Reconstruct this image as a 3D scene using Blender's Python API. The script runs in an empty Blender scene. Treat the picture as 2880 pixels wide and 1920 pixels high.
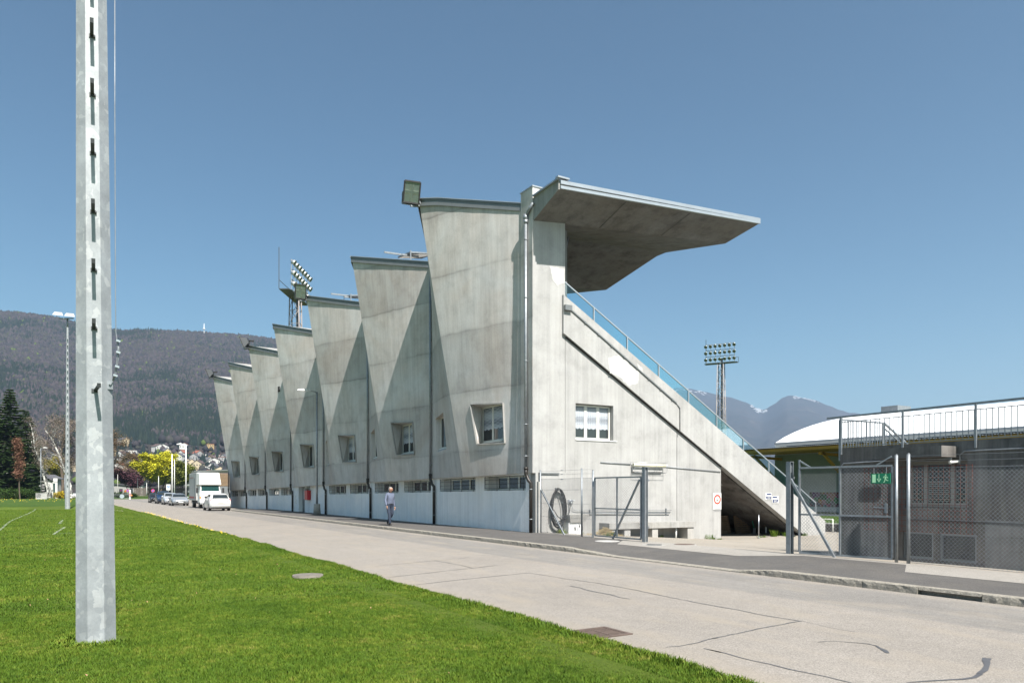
import bpy, bmesh, math, random
import numpy as np
from mathutils import Vector, Matrix
from mathutils.geometry import tessellate_polygon
R = math.radians
random.seed(7); rng = np.random.default_rng(11)
S = bpy.context.scene
C = S.collection
# ---------------------------------------------------------------- camera
F = 2080.0; TH = math.atan(1250/2080.0); HZ = 1380.0; CZ = 1.7
ST, CT = math.sin(TH), math.cos(TH)
cam = bpy.data.cameras.new('camera'); cam.sensor_width = 36; cam.lens = 36*F/2880
cam.shift_y = (HZ-960)/2880; cam.clip_start = 0.1; cam.clip_end = 40000
co = bpy.data.objects.new('camera', cam); C.objects.link(co)
co.location = (0, 0, CZ); co.rotation_euler = (R(90), 0, -TH); S.camera = co
# ---------------------------------------------------------------- light
SUN_EL, SUN_AZ = R(52), math.atan(.055)      # the light travels towards +Y and a little towards +X
w = bpy.data.worlds.new('World'); S.world = w; w.use_nodes = True
wn = w.node_tree.nodes; wl = w.node_tree.links
sky = wn.new('ShaderNodeTexSky'); sky.sky_type = 'NISHITA'; sky.sun_disc = False
sky.sun_elevation = SUN_EL; sky.sun_rotation = math.pi + SUN_AZ; sky.altitude = 450
sky.air_density = 0.95; sky.dust_density = 2.2; sky.ozone_density = 1.5
bg = wn['Background']; bg.inputs['Strength'].default_value = 0.05
hs = wn.new('ShaderNodeHueSaturation'); hs.inputs['Saturation'].default_value = 1.12
tm = wn.new('ShaderNodeMixRGB'); tm.blend_type = 'MULTIPLY'; tm.inputs[0].default_value = 1; tm.inputs[2].default_value = (.71, .875, .70, 1)
gm = wn.new('ShaderNodeGamma'); gm.inputs[1].default_value = 1.3
wl.new(sky.outputs[0], hs.inputs['Color']); wl.new(hs.outputs[0], gm.inputs[0]); wl.new(gm.outputs[0], tm.inputs[1]); wl.new(tm.outputs[0], bg.inputs['Color'])
sl = bpy.data.lights.new('sun', 'SUN'); sl.energy = 5.0; sl.angle = R(0.53); sl.color = (1, .945, .88)
so = bpy.data.objects.new('sun', sl); C.objects.link(so); so.location = (-5, -60, 60)
d = Vector((math.sin(SUN_AZ)*math.cos(SUN_EL), math.cos(SUN_AZ)*math.cos(SUN_EL), -math.sin(SUN_EL)))
so.rotation_euler = d.to_track_quat('-Z', 'Y').to_euler()
S.view_settings.view_transform = 'Standard'; S.view_settings.look = 'None'
S.view_settings.exposure = 1.15; S.view_settings.gamma = 1
S.cycles.max_bounces = 8; S.cycles.transparent_max_bounces = 24
# ---------------------------------------------------------------- survey helpers (measured pixel -> real place)
def ray(px): 
    a = (px-1440)/F
    return ST + a*CT, CT - a*ST
def gp(px, py, z=0.0):
    s = (CZ-z)*F/(py-HZ); a, b = ray(px); return a*s, b*s, z
def at_x(px, X):
    a, b = ray(px); s = X/a; return b*s
def at_s(px, s):
    a, b = ray(px); return a*s, b*s
def zat(py, s): return CZ + (HZ-py)/F*s
# ---------------------------------------------------------------- mesh builder
class MB:
    def __init__(s): s.v = []; s.f = []; s.m = []; s.sm = []
    def add(s, vs, fs, mi=0, smooth=False):
        o = len(s.v); s.v.extend([tuple(p) for p in vs])
        for f in fs: s.f.append(tuple(i+o for i in f)); s.m.append(mi); s.sm.append(smooth)
        return s
    def box(s, x0, x1, y0, y1, z0, z1, mi=0):
        x0, x1 = min(x0, x1), max(x0, x1); y0, y1 = min(y0, y1), max(y0, y1); z0, z1 = min(z0, z1), max(z0, z1)
        v = [(x0,y0,z0),(x1,y0,z0),(x1,y1,z0),(x0,y1,z0),(x0,y0,z1),(x1,y0,z1),(x1,y1,z1),(x0,y1,z1)]
        return s.add(v, [(0,3,2,1),(4,5,6,7),(0,1,5,4),(1,2,6,5),(2,3,7,6),(3,0,4,7)], mi)
    def bar(s, p, q, w, h=None, mi=0, up=(0,0,1)):
        h = h or w; p = Vector(p); q = Vector(q); d = (q-p).normalized(); u = Vector(up)
        if abs(d.dot(u)) > .99: u = Vector((0,1,0)) if abs(d.y) < .9 else Vector((1,0,0))
        a = d.cross(u).normalized()*w/2; b = a.cross(d).normalized()*h/2
        v = [p-a-b, p+a-b, p+a+b, p-a+b, q-a-b, q+a-b, q+a+b, q-a+b]
        return s.add(v, [(0,1,2,3),(7,6,5,4),(0,4,5,1),(1,5,6,2),(2,6,7,3),(3,7,4,0)], mi)
    def tube(s, pts, r, n=8, mi=0, cap=True, smooth=True):
        pts = [Vector(p) for p in pts]; rs = r if isinstance(r, (list, tuple)) else [r]*len(pts)
        vs = []; prev = None
        for i, p in enumerate(pts):
            if i == 0: t = pts[1]-p
            elif i == len(pts)-1: t = p-pts[i-1]
            else: t = (pts[i+1]-p).normalized() + (p-pts[i-1]).normalized()
            if t.length < 1e-9: t = Vector((0,0,1))
            t.normalize()
            if prev is None:
                u = Vector((0,0,1)) if abs(t.z) < .9 else Vector((1,0,0)); a = t.cross(u).normalized()
            else:
                a = prev - t*prev.dot(t)
                a = a.normalized() if a.length > 1e-6 else t.cross(Vector((0,0,1))).normalized()
            prev = a; b = t.cross(a)
            for k in range(n):
                an = 2*math.pi*k/n; vs.append(p + (a*math.cos(an)+b*math.sin(an))*rs[i])
        fs = []
        for i in range(len(pts)-1):
            for k in range(n):
                k2 = (k+1) % n; fs.append((i*n+k, i*n+k2, (i+1)*n+k2, (i+1)*n+k))
        s.add(vs, fs, mi, smooth)
        if cap and n > 2:
            o = len(s.v)-len(vs)
            s.f.append(tuple(o+k for k in range(n))[::-1]); s.m.append(mi); s.sm.append(False)
            s.f.append(tuple(o+(len(pts)-1)*n+k for k in range(n))); s.m.append(mi); s.sm.append(False)
        return s
    def loft(s, rings, mi=0, smooth=False, cap=True, closed=True):
        n = len(rings[0]); vs = [p for r in rings for p in r]; fs = []
        for i in range(len(rings)-1):
            for k in range(n if closed else n-1):
                k2 = (k+1) % n; fs.append((i*n+k, i*n+k2, (i+1)*n+k2, (i+1)*n+k))
        s.add(vs, fs, mi, smooth)
        if cap:
            o = len(s.v)-len(vs)
            s.f.append(tuple(o+k for k in range(n))[::-1]); s.m.append(mi); s.sm.append(False)
            s.f.append(tuple(o+(len(rings)-1)*n+k for k in range(n))); s.m.append(mi); s.sm.append(False)
        return s
    def wall(s, loops, mapf, t, mi=0):
        """flat slab: loops[0] outline, others holes, 2-D points; mapf(u, v, depth) -> point; depth 0..t"""
        polys = [[Vector((a, b, 0)) for a, b in lp] for lp in loops]
        tris = tessellate_polygon(polys); flat = [p for lp in loops for p in lp]; n = len(flat)
        vs = [mapf(a, b, 0) for a, b in flat] + [mapf(a, b, t) for a, b in flat]
        fs = [tuple(x) for x in tris] + [tuple(i+n for i in x[::-1]) for x in tris]
        o = 0
        for lp in loops:
            m = len(lp)
            for i in range(m): j = (i+1) % m; fs.append((o+i, o+j, n+o+j, n+o+i))
            o += m
        return s.add(vs, fs, mi)
    def cyl(s, x, y, z0, z1, r0, r1=None, n=12, mi=0, smooth=True):
        return s.tube([(x,y,z0),(x,y,z1)], [r0, r0 if r1 is None else r1], n, mi, True, smooth)
    def sphere(s, c, r, n=10, m=6, sc=(1,1,1), mi=0):
        vs = []; fs = []
        for i in range(m+1):
            a = math.pi*i/m
            for k in range(n):
                b = 2*math.pi*k/n
                vs.append((c[0]+r*sc[0]*math.sin(a)*math.cos(b), c[1]+r*sc[1]*math.sin(a)*math.sin(b), c[2]+r*sc[2]*math.cos(a)))
        for i in range(m):
            for k in range(n):
                k2 = (k+1) % n; fs.append((i*n+k, (i+1)*n+k, (i+1)*n+k2, i*n+k2))
        return s.add(vs, fs, mi, True)
    def build(s, name, mats, parent=None, fix=True, bevel=0):
        org = Vector((0,0,0)); p = parent
        while p is not None: org += p.location; p = p.parent
        me = bpy.data.meshes.new(name)
        me.from_pydata([(a-org.x, b-org.y, c-org.z) for a, b, c in s.v], [], s.f)
        if not isinstance(mats, (list, tuple)): mats = [mats]
        for m in mats: me.materials.append(m)
        me.polygons.foreach_set('material_index', s.m); me.polygons.foreach_set('use_smooth', s.sm)
        if fix:
            bm = bmesh.new(); bm.from_mesh(me); bmesh.ops.recalc_face_normals(bm, faces=bm.faces); bm.to_mesh(me); bm.free()
        me.update()
        o = bpy.data.objects.new(name, me); C.objects.link(o)
        if parent is not None: o.parent = parent
        if bevel:
            b = o.modifiers.new('bevel', 'BEVEL'); b.width = bevel; b.segments = 2; b.limit_method = 'ANGLE'
        return o
def tag(o, label=None, cat=None, group=None, kind=None):
    if label: o['label'] = label
    if cat: o['category'] = cat
    if group: o['group'] = group
    if kind: o['kind'] = kind
    return o
def thing(name, label, cat, loc=(0,0,0), group=None, kind=None):
    o = bpy.data.objects.new(name, None); C.objects.link(o); o.location = loc; o.empty_display_size = .3
    return tag(o, label, cat, group, kind)
def ptag(o, label): o['label'] = label; return o
def copy_tree(o, parent=None):
    c = o.copy(); C.objects.link(c); c.parent = parent
    for ch in list(o.children): copy_tree(ch, c)
    return c
def np_mesh(name, V, Fc, mats, mi=None, k=3):
    me = bpy.data.meshes.new(name); nv = len(V); nf = len(Fc)
    me.vertices.add(nv); me.vertices.foreach_set('co', np.asarray(V, np.float32).ravel())
    me.loops.add(nf*k); me.loops.foreach_set('vertex_index', np.asarray(Fc, np.int32).ravel())
    me.polygons.add(nf); me.polygons.foreach_set('loop_start', np.arange(0, nf*k, k, dtype=np.int32))
    me.polygons.foreach_set('loop_total', np.full(nf, k, np.int32))
    for m in (mats if isinstance(mats, list) else [mats]): me.materials.append(m)
    if mi is not None: me.polygons.foreach_set('material_index', np.asarray(mi, np.int32))
    me.update(); me.validate()
    return me
def np_obj(name, V, Fc, mats, mi=None, k=3, parent=None):
    o = bpy.data.objects.new(name, np_mesh(name, V, Fc, mats, mi, k)); C.objects.link(o)
    if parent is not None: o.parent = parent
    return o
# ---------------------------------------------------------------- materials
class N:
    """tiny node-graph writer"""
    def __init__(s, name):
        s.m = bpy.data.materials.new(name); s.m.use_nodes = True; s.t = s.m.node_tree
        s.b = s.t.nodes['Principled BSDF']; s.geo = None
    def n(s, typ, **kw):
        x = s.t.nodes.new('ShaderNode'+typ)
        for k, v in kw.items(): setattr(x, k, v)
        return x
    def l(s, a, b): s.t.links.new(a, b)
    def pos(s):
        if s.geo is None: s.geo = s.n('NewGeometry')
        return s.geo.outputs['Position']
    def objc(s): return s.n('TexCoord').outputs['Object']
    def scale(s, src, sc):
        x = s.n('VectorMath', operation='MULTIPLY'); s.l(src, x.inputs[0]); x.inputs[1].default_value = sc; return x.outputs[0]
    def noise(s, src, scale, detail=4, rough=.55, dist=0):
        x = s.n('TexNoise'); x.inputs['Scale'].default_value = scale; x.inputs['Detail'].default_value = detail
        x.inputs['Roughness'].default_value = rough; x.inputs['Distortion'].default_value = dist
        s.l(src, x.inputs['Vector']); return x.outputs['Fac']
    def ramp(s, src, pts, interp='LINEAR'):
        x = s.n('ValToRGB'); x.color_ramp.interpolation = interp; e = x.color_ramp.elements
        while len(e) < len(pts): e.new(.5)
        for i, (p, c) in enumerate(pts):
            e[i].position = p; e[i].color = (c, c, c, 1) if isinstance(c, (int, float)) else (*c, 1)
        s.l(src, x.inputs[0]); return x.outputs[0]
    def mix(s, fac, a, b, typ='MIX'):
        x = s.n('MixRGB', blend_type=typ)
        for i, v in ((0, fac), (1, a), (2, b)):
            if isinstance(v, (int, float)): x.inputs[i].default_value = v if i == 0 else (v, v, v, 1)
            elif isinstance(v, tuple): x.inputs[i].default_value = (*v, 1)
            else: s.l(v, x.inputs[i])
        return x.outputs[0]
    def math(s, op, a, b=0.0, c=None):
        x = s.n('Math', operation=op)
        for i, v in enumerate((a, b) if c is None else (a, b, c)):
            if isinstance(v, (int, float)): x.inputs[i].default_value = v
            else: s.l(v, x.inputs[i])
        return x.outputs[0]
    def bump(s, h, strength=.3, dist=.01):
        x = s.n('Bump'); x.inputs['Strength'].default_value = strength; x.inputs['Distance'].default_value = dist
        s.l(h, x.inputs['Height']); s.l(x.outputs[0], s.b.inputs['Normal'])
    def done(s, col=None, rough=.7, metal=0.0, spec=None):
        if col is not None:
            if isinstance(col, tuple): s.b.inputs['Base Color'].default_value = (*col, 1)
            else: s.l(col, s.b.inputs['Base Color'])
        if isinstance(rough, (int, float)): s.b.inputs['Roughness'].default_value = rough
        else: s.l(rough, s.b.inputs['Roughness'])
        s.b.inputs['Metallic'].default_value = metal
        if spec is not None: s.b.inputs['Specular IOR Level'].default_value = spec
        return s.m
def simple(name, col, rough=.6, metal=0, var=.18, sc=3.0, fine=30.0, bump=0, spec=None):
    g = N(name); p = g.objc()
    a = g.noise(p, sc, 5); b = g.noise(p, fine, 3)
    v = g.math('ADD', g.math('MULTIPLY', a, .65), g.math('MULTIPLY', b, .35))
    k = g.ramp(v, [(.3, 1-var), (.7, 1+var*.6)])
    if bump: g.bump(b, bump, .01)
    return g.done(g.mix(1, col, k, 'MULTIPLY'), rough, metal, spec)
def concrete(name, base, joints=None, streak=.35, patch=.3, warm=(1.0, .965, .90), bump=.15, seed=0.0, speck=True):
    g = N(name); p = g.pos()
    off = g.n('VectorMath', operation='ADD'); g.l(p, off.inputs[0]); off.inputs[1].default_value = (seed, seed*1.7, 0); q = off.outputs[0]
    big = g.noise(q, .35, 6, .6, .6)
    mid = g.noise(q, 1.4, 6, .65)
    st = g.noise(g.scale(q, (2.6, 2.6, .12)), 1.0, 5, .6)
    st2 = g.noise(g.scale(q, (9, 9, .35)), 1.0, 4, .6); brd = g.noise(g.scale(q, (14, 14, .04)), 1.0, 2, .5)
    fine = g.noise(q, 22, 4, .7)
    c = g.mix(g.ramp(big, [(.35, 0.0), (.65, 1.0)]), tuple(base*x for x in warm), tuple(base*1.12*x for x in (1.0, .99, .975)))
    c = g.mix(1, c, g.ramp(st, [(.3, 1-streak), (.52, 1.0), (.7, 1+streak*.25)]), 'MULTIPLY')
    c = g.mix(1, c, g.ramp(st2, [(.3, 1-streak*.45), (.6, 1.04)]), 'MULTIPLY')
    c = g.mix(1, c, g.ramp(brd, [(.35, .965), (.6, 1.02)]), 'MULTIPLY')
    c = g.mix(1, c, g.ramp(mid, [(.3, 1-patch), (.5, .98), (.72, 1+patch*.3)]), 'MULTIPLY')
    if joints:
        sep = g.n('SeparateXYZ'); g.l(p, sep.inputs[0])
        wob = g.noise(g.scale(q, (.5, .5, .1)), 1.0, 3)
        z = g.math('ADD', sep.outputs[2], g.math('MULTIPLY', wob, .35))
        u = g.math('DIVIDE', g.math('SUBTRACT', z, joints[0]), joints[1])
        fr = g.math('FRACT', u); fl = g.math('FLOOR', u)
        wn_ = g.n('TexWhiteNoise', noise_dimensions='1D'); g.l(g.math('ADD', fl, g.math('FLOOR', g.math('DIVIDE', g.math('SUBTRACT', sep.outputs[1], 23.75), 8.65))), wn_.inputs['W'])
        c = g.mix(1, c, g.ramp(wn_.outputs[0], [(0, .84), (1, 1.08)]), 'MULTIPLY')
        ln = g.ramp(fr, [(0, .66), (.008, .72), (.04, .93), (.14, 1.0), (.90, 1.0), (.985, .88), (1.0, .68)])
        msk = g.ramp(g.noise(q, .8, 4), [(.35, 0.15), (.6, 1.0)])
        c = g.mix(msk, c, g.mix(1, c, ln, 'MULTIPLY'))
    if speck: c = g.mix(1, c, g.ramp(fine, [(.28, .86), (.5, 1.0), (.75, 1.05)]), 'MULTIPLY')
    g.bump(g.mix(.5, fine, mid), bump, .02)
    return g.done(c, .88, 0, .3)
M = {}
M['con'] = concrete('board_concrete', .45, (3.55, 2.45), .15, .17, (1.02, .93, .86))
M['con_end'] = concrete('pale_rendered_concrete', .335, None, .13, .18, (1.0, .985, .955), .12, 13)
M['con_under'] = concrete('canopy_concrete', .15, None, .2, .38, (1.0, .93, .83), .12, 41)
M['con_plain'] = concrete('plain_concrete', .30, None, .2, .25, (1, .96, .88), .15, 5)
M['con_light'] = concrete('light_concrete', .36, None, .1, .2, (1, .96, .9), .12, 9)
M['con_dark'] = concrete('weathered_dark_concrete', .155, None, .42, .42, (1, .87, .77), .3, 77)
M['plinth'] = concrete('weathered_plinth_concrete', .22, (0.3, .3), .2, .35, (1, .93, .86), .25, 55)
M['white_wall'] = concrete('white_painted_masonry', .70, None, .05, .07, (.95, 1, 1.04), .12, 3)
M['patch'] = simple('fresh_filler', (.46, .455, .44), .85, var=.06)
M['zinc'] = simple('zinc_sheet', (.42, .45, .48), .45, .6, .12, 2, 12)
M['zinc_dull'] = simple('dull_zinc', (.20, .21, .215), .55, .5, .15, 2, 12)
M['galv'] = simple('galvanised_steel', (.27, .29, .31), .48, .55, .3, 9, 60)
M['steel'] = simple('steel', (.55, .57, .6), .35, .85, .12)
M['black_pipe'] = simple('black_plastic_pipe', (.018, .014, .011), .45)
M['black'] = simple('black_rubber', (.02, .02, .021), .7)
M['dark_gap'] = simple('dark_joint', (.03, .03, .03), .9)
M['white_paint'] = simple('white_paint', (.62, .62, .60), .4, var=.05)
M['frame'] = simple('white_window_frame', (.58, .575, .54), .4, var=.05)
M['dark_metal'] = simple('dark_painted_steel', (.06, .065, .07), .5, .3)
M['green_pl'] = simple('green_plastic', (.02, .30, .18), .5)
M['red'] = simple('red_paint', (.45, .02, .03), .4)
M['wood'] = simple('weathered_wood', (.22, .15, .09), .8, var=.35, sc=6)
M['yellow_wood'] = simple('yellow_glulam', (.45, .27, .05), .6, var=.2, sc=6)
M['pale_green'] = simple('pale_green_cladding', (.24, .30, .285), .6, var=.06)
M['membrane'] = simple('white_roof_membrane', (.80, .81, .82), .55, var=.05, sc=.3, fine=4)
M['mesh_rust'] = simple('rusty_rebar', (.20, .055, .035), .8)
def glass(name, col, rough=.05, metal=0, spec=.8): return simple(name, col, rough, metal, .1, .5, 2, spec=spec)
M['glass'] = glass('dark_window_glass', (.03, .035, .04))
M['cglass'] = glass('car_glass', (.02, .026, .028))
g = N('tinted_glass'); 
tr = g.n('BsdfTransparent'); tr.inputs[0].default_value = (.85, .95, .965, 1); gl = g.n('BsdfGlossy'); gl.inputs['Roughness'].default_value = .0
gl.inputs[0].default_value = (.8, .95, 1, 1)
lw = g.n('LayerWeight'); lw.inputs[0].default_value = .35
ms = g.n('MixShader'); g.l(g.math('MULTIPLY', lw.outputs['Fresnel'], .35), ms.inputs[0]); g.l(tr.outputs[0], ms.inputs[1]); g.l(gl.outputs[0], ms.inputs[2])
g.l(ms.outputs[0], g.t.nodes['Material Output'].inputs[0]); M['tint'] = g.m
g = N('lace_curtain'); p = g.objc()
sp = g.n('SeparateXYZ'); g.l(p, sp.inputs[0])
hv = g.math('ADD', sp.outputs[0], sp.outputs[1])
a_ = g.math('SINE', g.math('MULTIPLY', hv, 62)); b_ = g.math('SINE', g.math('MULTIPLY', sp.outputs[2], 46)); c_ = g.math('SINE', g.math('MULTIPLY', sp.outputs[2], 11.5))
k = g.math('ADD', g.math('MULTIPLY', a_, b_), g.math('MULTIPLY', c_, .5))
M['lace'] = g.done(g.ramp(k, [(.0, (.40, .43, .47)), (.35, (.26, .29, .33)), (.8, (.06, .07, .085))]), .9)
# galvanised mast with spangle patches
g = N('spangled_galvanised_steel'); p = g.objc()
vo = g.n('TexVoronoi', feature='F1'); vo.inputs['Scale'].default_value = 15
wv = g.n('VectorMath', operation='ADD'); nz = g.n('TexNoise'); nz.inputs['Scale'].default_value = 5; g.l(p, nz.inputs['Vector']); nz.inputs['Detail'].default_value = 4
sc_ = g.n('VectorMath', operation='SCALE'); g.l(nz.outputs['Color'], sc_.inputs[0]); sc_.inputs['Scale'].default_value = .28
g.l(g.scale(p, (1.2, 1.2, .8)), wv.inputs[0]); g.l(sc_.outputs[0], wv.inputs[1]); g.l(wv.outputs[0], vo.inputs['Vector'])
sx = g.n('SeparateColor'); g.l(vo.outputs['Color'], sx.inputs[0])
t1 = g.ramp(sx.outputs[0], [(0, (.27, .29, .305)), (.82, (.305, .325, .34)), (.87, (.35, .37, .38)), (1, (.375, .39, .40))])
t2 = g.noise(p, 3, 5); t3 = g.noise(p, 40, 4, .7)
c = g.mix(1, t1, g.ramp(t2, [(.3, .82), (.7, 1.12)]), 'MULTIPLY'); c = g.mix(1, c, g.ramp(t3, [(.3, .9), (.7, 1.06)]), 'MULTIPLY')
M['mast'] = g.done(c, .52, .15)
# road, pavement, ground
def asphalt(name, base, warm, spk=.35, tracks=False, sand=0):
    g = N(name); p = g.pos()
    f = g.noise(p, 55, 5, .8); m = g.noise(p, 3.0, 5, .65); b = g.noise(p, .35, 4)
    vo = g.n('TexVoronoi'); vo.inputs['Scale'].default_value = 95; g.l(p, vo.inputs['Vector'])
    c = g.mix(1, tuple(base*x for x in warm), g.ramp(f, [(.3, 1-spk), (.5, 1), (.72, 1+spk)]), 'MULTIPLY')
    sxx = g.n('SeparateColor'); g.l(vo.outputs['Color'], sxx.inputs[0])
    c = g.mix(1, c, g.ramp(sxx.outputs[0], [(0, .75), (.5, 1.0), (1, 1.3)]), 'MULTIPLY')
    c = g.mix(1, c, g.ramp(m, [(.3, .93), (.7, 1.05)]), 'MULTIPLY'); c = g.mix(1, c, g.ramp(b, [(.3, .92), (.7, 1.06)]), 'MULTIPLY')
    if tracks:
        sp = g.n('SeparateXYZ'); g.l(p, sp.inputs[0])
        xx = g.math('ADD', sp.outputs[0], g.math('MULTIPLY', g.noise(g.scale(p, (1, .08, 1)), 1.2, 3), .5))
        bandf = g.ramp(g.math('DIVIDE', g.math('SUBTRACT', xx, 9), 3.3), [(.27, 0.0), (.33, 1.0), (.86, 1.0), (.92, 0.0)])
        sn = g.noise(g.scale(p, (7, .25, 1)), 1.0, 4)
        dk = g.mix(1, c, g.mix(1, (.80, .83, .87), g.ramp(sn, [(.3, .86), (.7, 1.1)]), 'MULTIPLY'), 'MULTIPLY')
        c = g.mix(g.math('MULTIPLY', bandf, .85), c, dk)
        sf = g.ramp(g.noise(g.scale(p, (1.5, .5, 1)), 1.3, 5), [(.5, 0.0), (.75, .55)])
        c = g.mix(sf, c, (.27, .235, .19))
        de = g.ramp(g.math('ADD', g.math('MULTIPLY', g.math('SUBTRACT', sp.outputs[0], 5.1), 1.1), g.math('MULTIPLY', m, .4)), [(.2, .7), (.9, 0.0)])
        c = g.mix(de, c, (.26, .225, .18))
    if sand:
        c = g.mix(g.ramp(g.noise(p, 1.1, 6, .7), [(.45, 0.0), (.7, sand)]), c, (.29, .255, .21))
    g.bump(f, .5, .006)
    return g.done(c, .92, 0, .25)
M['road'] = asphalt('pale_worn_asphalt', .215, (1.05, .958, .86), .26, True)
M['walk'] = asphalt('dark_asphalt', .085, (1.02, .97, .94), .32, False, .10)
M['yard'] = asphalt('dusty_yard', .245, (1.04, .95, .83), .3, False, .8)
M['apron'] = asphalt('light_apron', .25, (1.02, .96, .88), .18)
M['tar'] = simple('tar', (.085, .085, .09), .55, var=.2, sc=8)
g = N('granite_kerb'); p = g.pos(); f = g.noise(p, 30, 5, .8); m = g.noise(g.scale(p, (1, 1, 1)), 6, 6, .7)
c = g.mix(1, (.27, .25, .215), g.ramp(f, [(.3, .6), (.5, 1), (.7, 1.35)]), 'MULTIPLY'); c = g.mix(1, c, g.ramp(m, [(.35, .84), (.65, 1.08)]), 'MULTIPLY')
g.bump(m, .9, .05); M['kerb'] = g.done(c, .9, 0, .2)
def turf(name, c0, c1, stripes=False):
    g = N(name); p = g.pos()
    f = g.noise(p, 24, 5, .8); m = g.noise(p, 1.1, 5, .65); b = g.noise(p, .12, 4)
    k = g.math('ADD', g.math('MULTIPLY', f, .5), g.math('MULTIPLY', m, .5))
    c = g.mix(g.ramp(k, [(.34, 0.0), (.66, 1.0)]), c0, c1)
    c = g.mix(g.ramp(b, [(.4, 0.0), (.7, .35)]), c, (.085, .10, .025))
    if stripes:
        sp = g.n('SeparateXYZ'); g.l(p, sp.inputs[0])
        s_ = g.math('SINE', g.math('ADD', g.math('MULTIPLY', sp.outputs[0], 1.05), g.math('MULTIPLY', sp.outputs[1], .0)))
        c = g.mix(1, c, g.ramp(s_, [(.0, .92), (.6, 1.1)]), 'MULTIPLY')
    g.bump(f, .9, .03)
    return g.done(c, .95, 0, .15)
M['turf'] = turf('mown_turf', (.048, .085, .008), (.098, .138, .018), True)
M['meadow'] = turf('meadow_grass', (.024, .058, .007), (.055, .100, .015))
g = N('grass_blade'); oi = g.math('ADD', g.math('MULTIPLY', g.noise(g.pos(), 9, 3, .7), .5), g.math('MULTIPLY', g.noise(g.pos(), .7, 5, .7), .5))
M['blade'] = g.done(g.ramp(oi, [(.36, (.034, .076, .004)), (.5, (.070, .124, .007)), (.58, (.115, .155, .014)), (.66, (.22, .205, .05))]), .75, 0, .25)
g.b.inputs['Subsurface Weight'].default_value = 0
g = N('hill_forest_floor'); p = g.pos()
a = g.noise(p, .012, 6, .7); b = g.noise(p, .05, 5, .8)
c = g.ramp(g.math('ADD', g.math('MULTIPLY', a, .5), g.math('MULTIPLY', b, .5)), [(.38, (.018, .026, .018)), (.5, (.036, .030, .028)), (.62, (.06, .048, .045))])
M['hill'] = g.done(c, .95, 0, .1)
g = N('far_mountain_rock'); p = g.pos()
a = g.noise(p, .0035, 7, .75); b = g.noise(p, .018, 5, .8)
sp = g.n('SeparateXYZ'); g.l(p, sp.inputs[0])
rock = g.ramp(g.math('ADD', g.math('MULTIPLY', a, .6), g.math('MULTIPLY', b, .4)), [(.42, (.022, .026, .025)), (.56, (.038, .034, .033)), (.64, (.085, .078, .07)), (.70, (.20, .19, .18))])
M['far'] = g.done(rock, .95, 0, .1)
M['snow'] = simple('snow', (.6, .62, .65), .8, var=.05)
# ================================================================ ground
def struct(o): o['kind'] = 'structure'; return o
def yz(x): 
    t = min(max((x-15.6)/9.2, 0), 1); return .12 - .57*t
m = MB()
xs = [-6000, -400, -60, -8, 5.0, 5.2, 12.2, 15.2, 24, 60, 400, 9000]; zs = [-.6, -.05, -.03, -.02, -.02, -.25, -.25, -.35, -.75, -.75, -.75, -.75]
ys = [-600, -60, 0, 60, 172, 176, 900, 9000]
vs = [(x, y, z if y < 174 else min(z, -.02) if x < 6 else (-.05 if y > 174 else z)) for y in ys for x, z in zip(xs, zs)]
n = len(xs); fs = [(j*n+i, j*n+i+1, (j+1)*n+i+1, (j+1)*n+i) for j in range(len(ys)-1) for i in range(n-1)]
m.add(vs, fs); struct(m.build('ground', M['meadow']))
def grid(x0, x1, nx, y0, y1, ny, zf):
    vs = []; 
    for j in range(ny+1):
        for i in range(nx+1):
            x = x0+(x1-x0)*i/nx; y = y0+(y1-y0)*j/ny; vs.append((x, y, zf(x, y)))
    fs = [(j*(nx+1)+i, j*(nx+1)+i+1, (j+1)*(nx+1)+i+1, (j+1)*(nx+1)+i) for j in range(ny) for i in range(nx)]
    return vs, fs
def edge_x(y):    # wavy edge between lawn and road
    return 5.06 + .05*math.sin(y*.9) + .03*math.sin(y*2.3+1) + (0 if y < 60 else -(y-60)*.012)
def lawn_z(x, y): return .045 + .03*math.sin(x*.5+y*.21) + (.02 if x > 4.5 else 0) + .02*math.sin(y*.07)
m = MB(); vs = []; ny = 260
for j in range(ny+1):
    y = -6 + 100*(j/ny)**1.6 if j < ny else 96
    row = [-60, -30, -15, -8, -4, -2, 0, 1.5, 3, 4, 4.6]
    for x in row: vs.append((x, y, lawn_z(x, y)))
    e = edge_x(y); vs.append((e-.05, y, lawn_z(e, y))); vs.append((e, y, .02))
k = 13; fs = [(j*k+i, j*k+i+1, (j+1)*k+i+1, (j+1)*k+i) for j in range(ny) for i in range(k-1)]
m.add(vs, fs, 0, True); struct(m.build('lawn', M['turf'], fix=False))
m = MB(); vs, fs = grid(-70, 5.1, 12, 93, 172, 8, lambda x, y: .07); 
vs = [(min(x, edge_x(y)-.02), y, .05 + .12*(y > 95)) for x, y, z in vs]
m.add(vs, fs); struct(m.build('lawn_verge', M['meadow']))
m = MB(); vs, fs = grid(3.2, 12.06, 24, -25, 175, 90, lambda x, y: 0.0)
m.add(vs, fs); m.add([(12.0, 66.9, 0), (15.4, 66.9, 0), (15.4, 175, 0), (12.0, 175, 0)], [(0, 1, 2, 3)])
m.add([(-2, 150, .0), (3.2, 150, 0), (3.2, 175, 0), (-2, 175, 0)], [(0, 1, 2, 3)]); m.add([(15.4, 84.6, 0), (26, 84.6, 0), (26, 175, 0), (15.4, 175, 0)], [(0, 1, 2, 3)])
struct(m.build('road', M['road'], fix=False))
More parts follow.
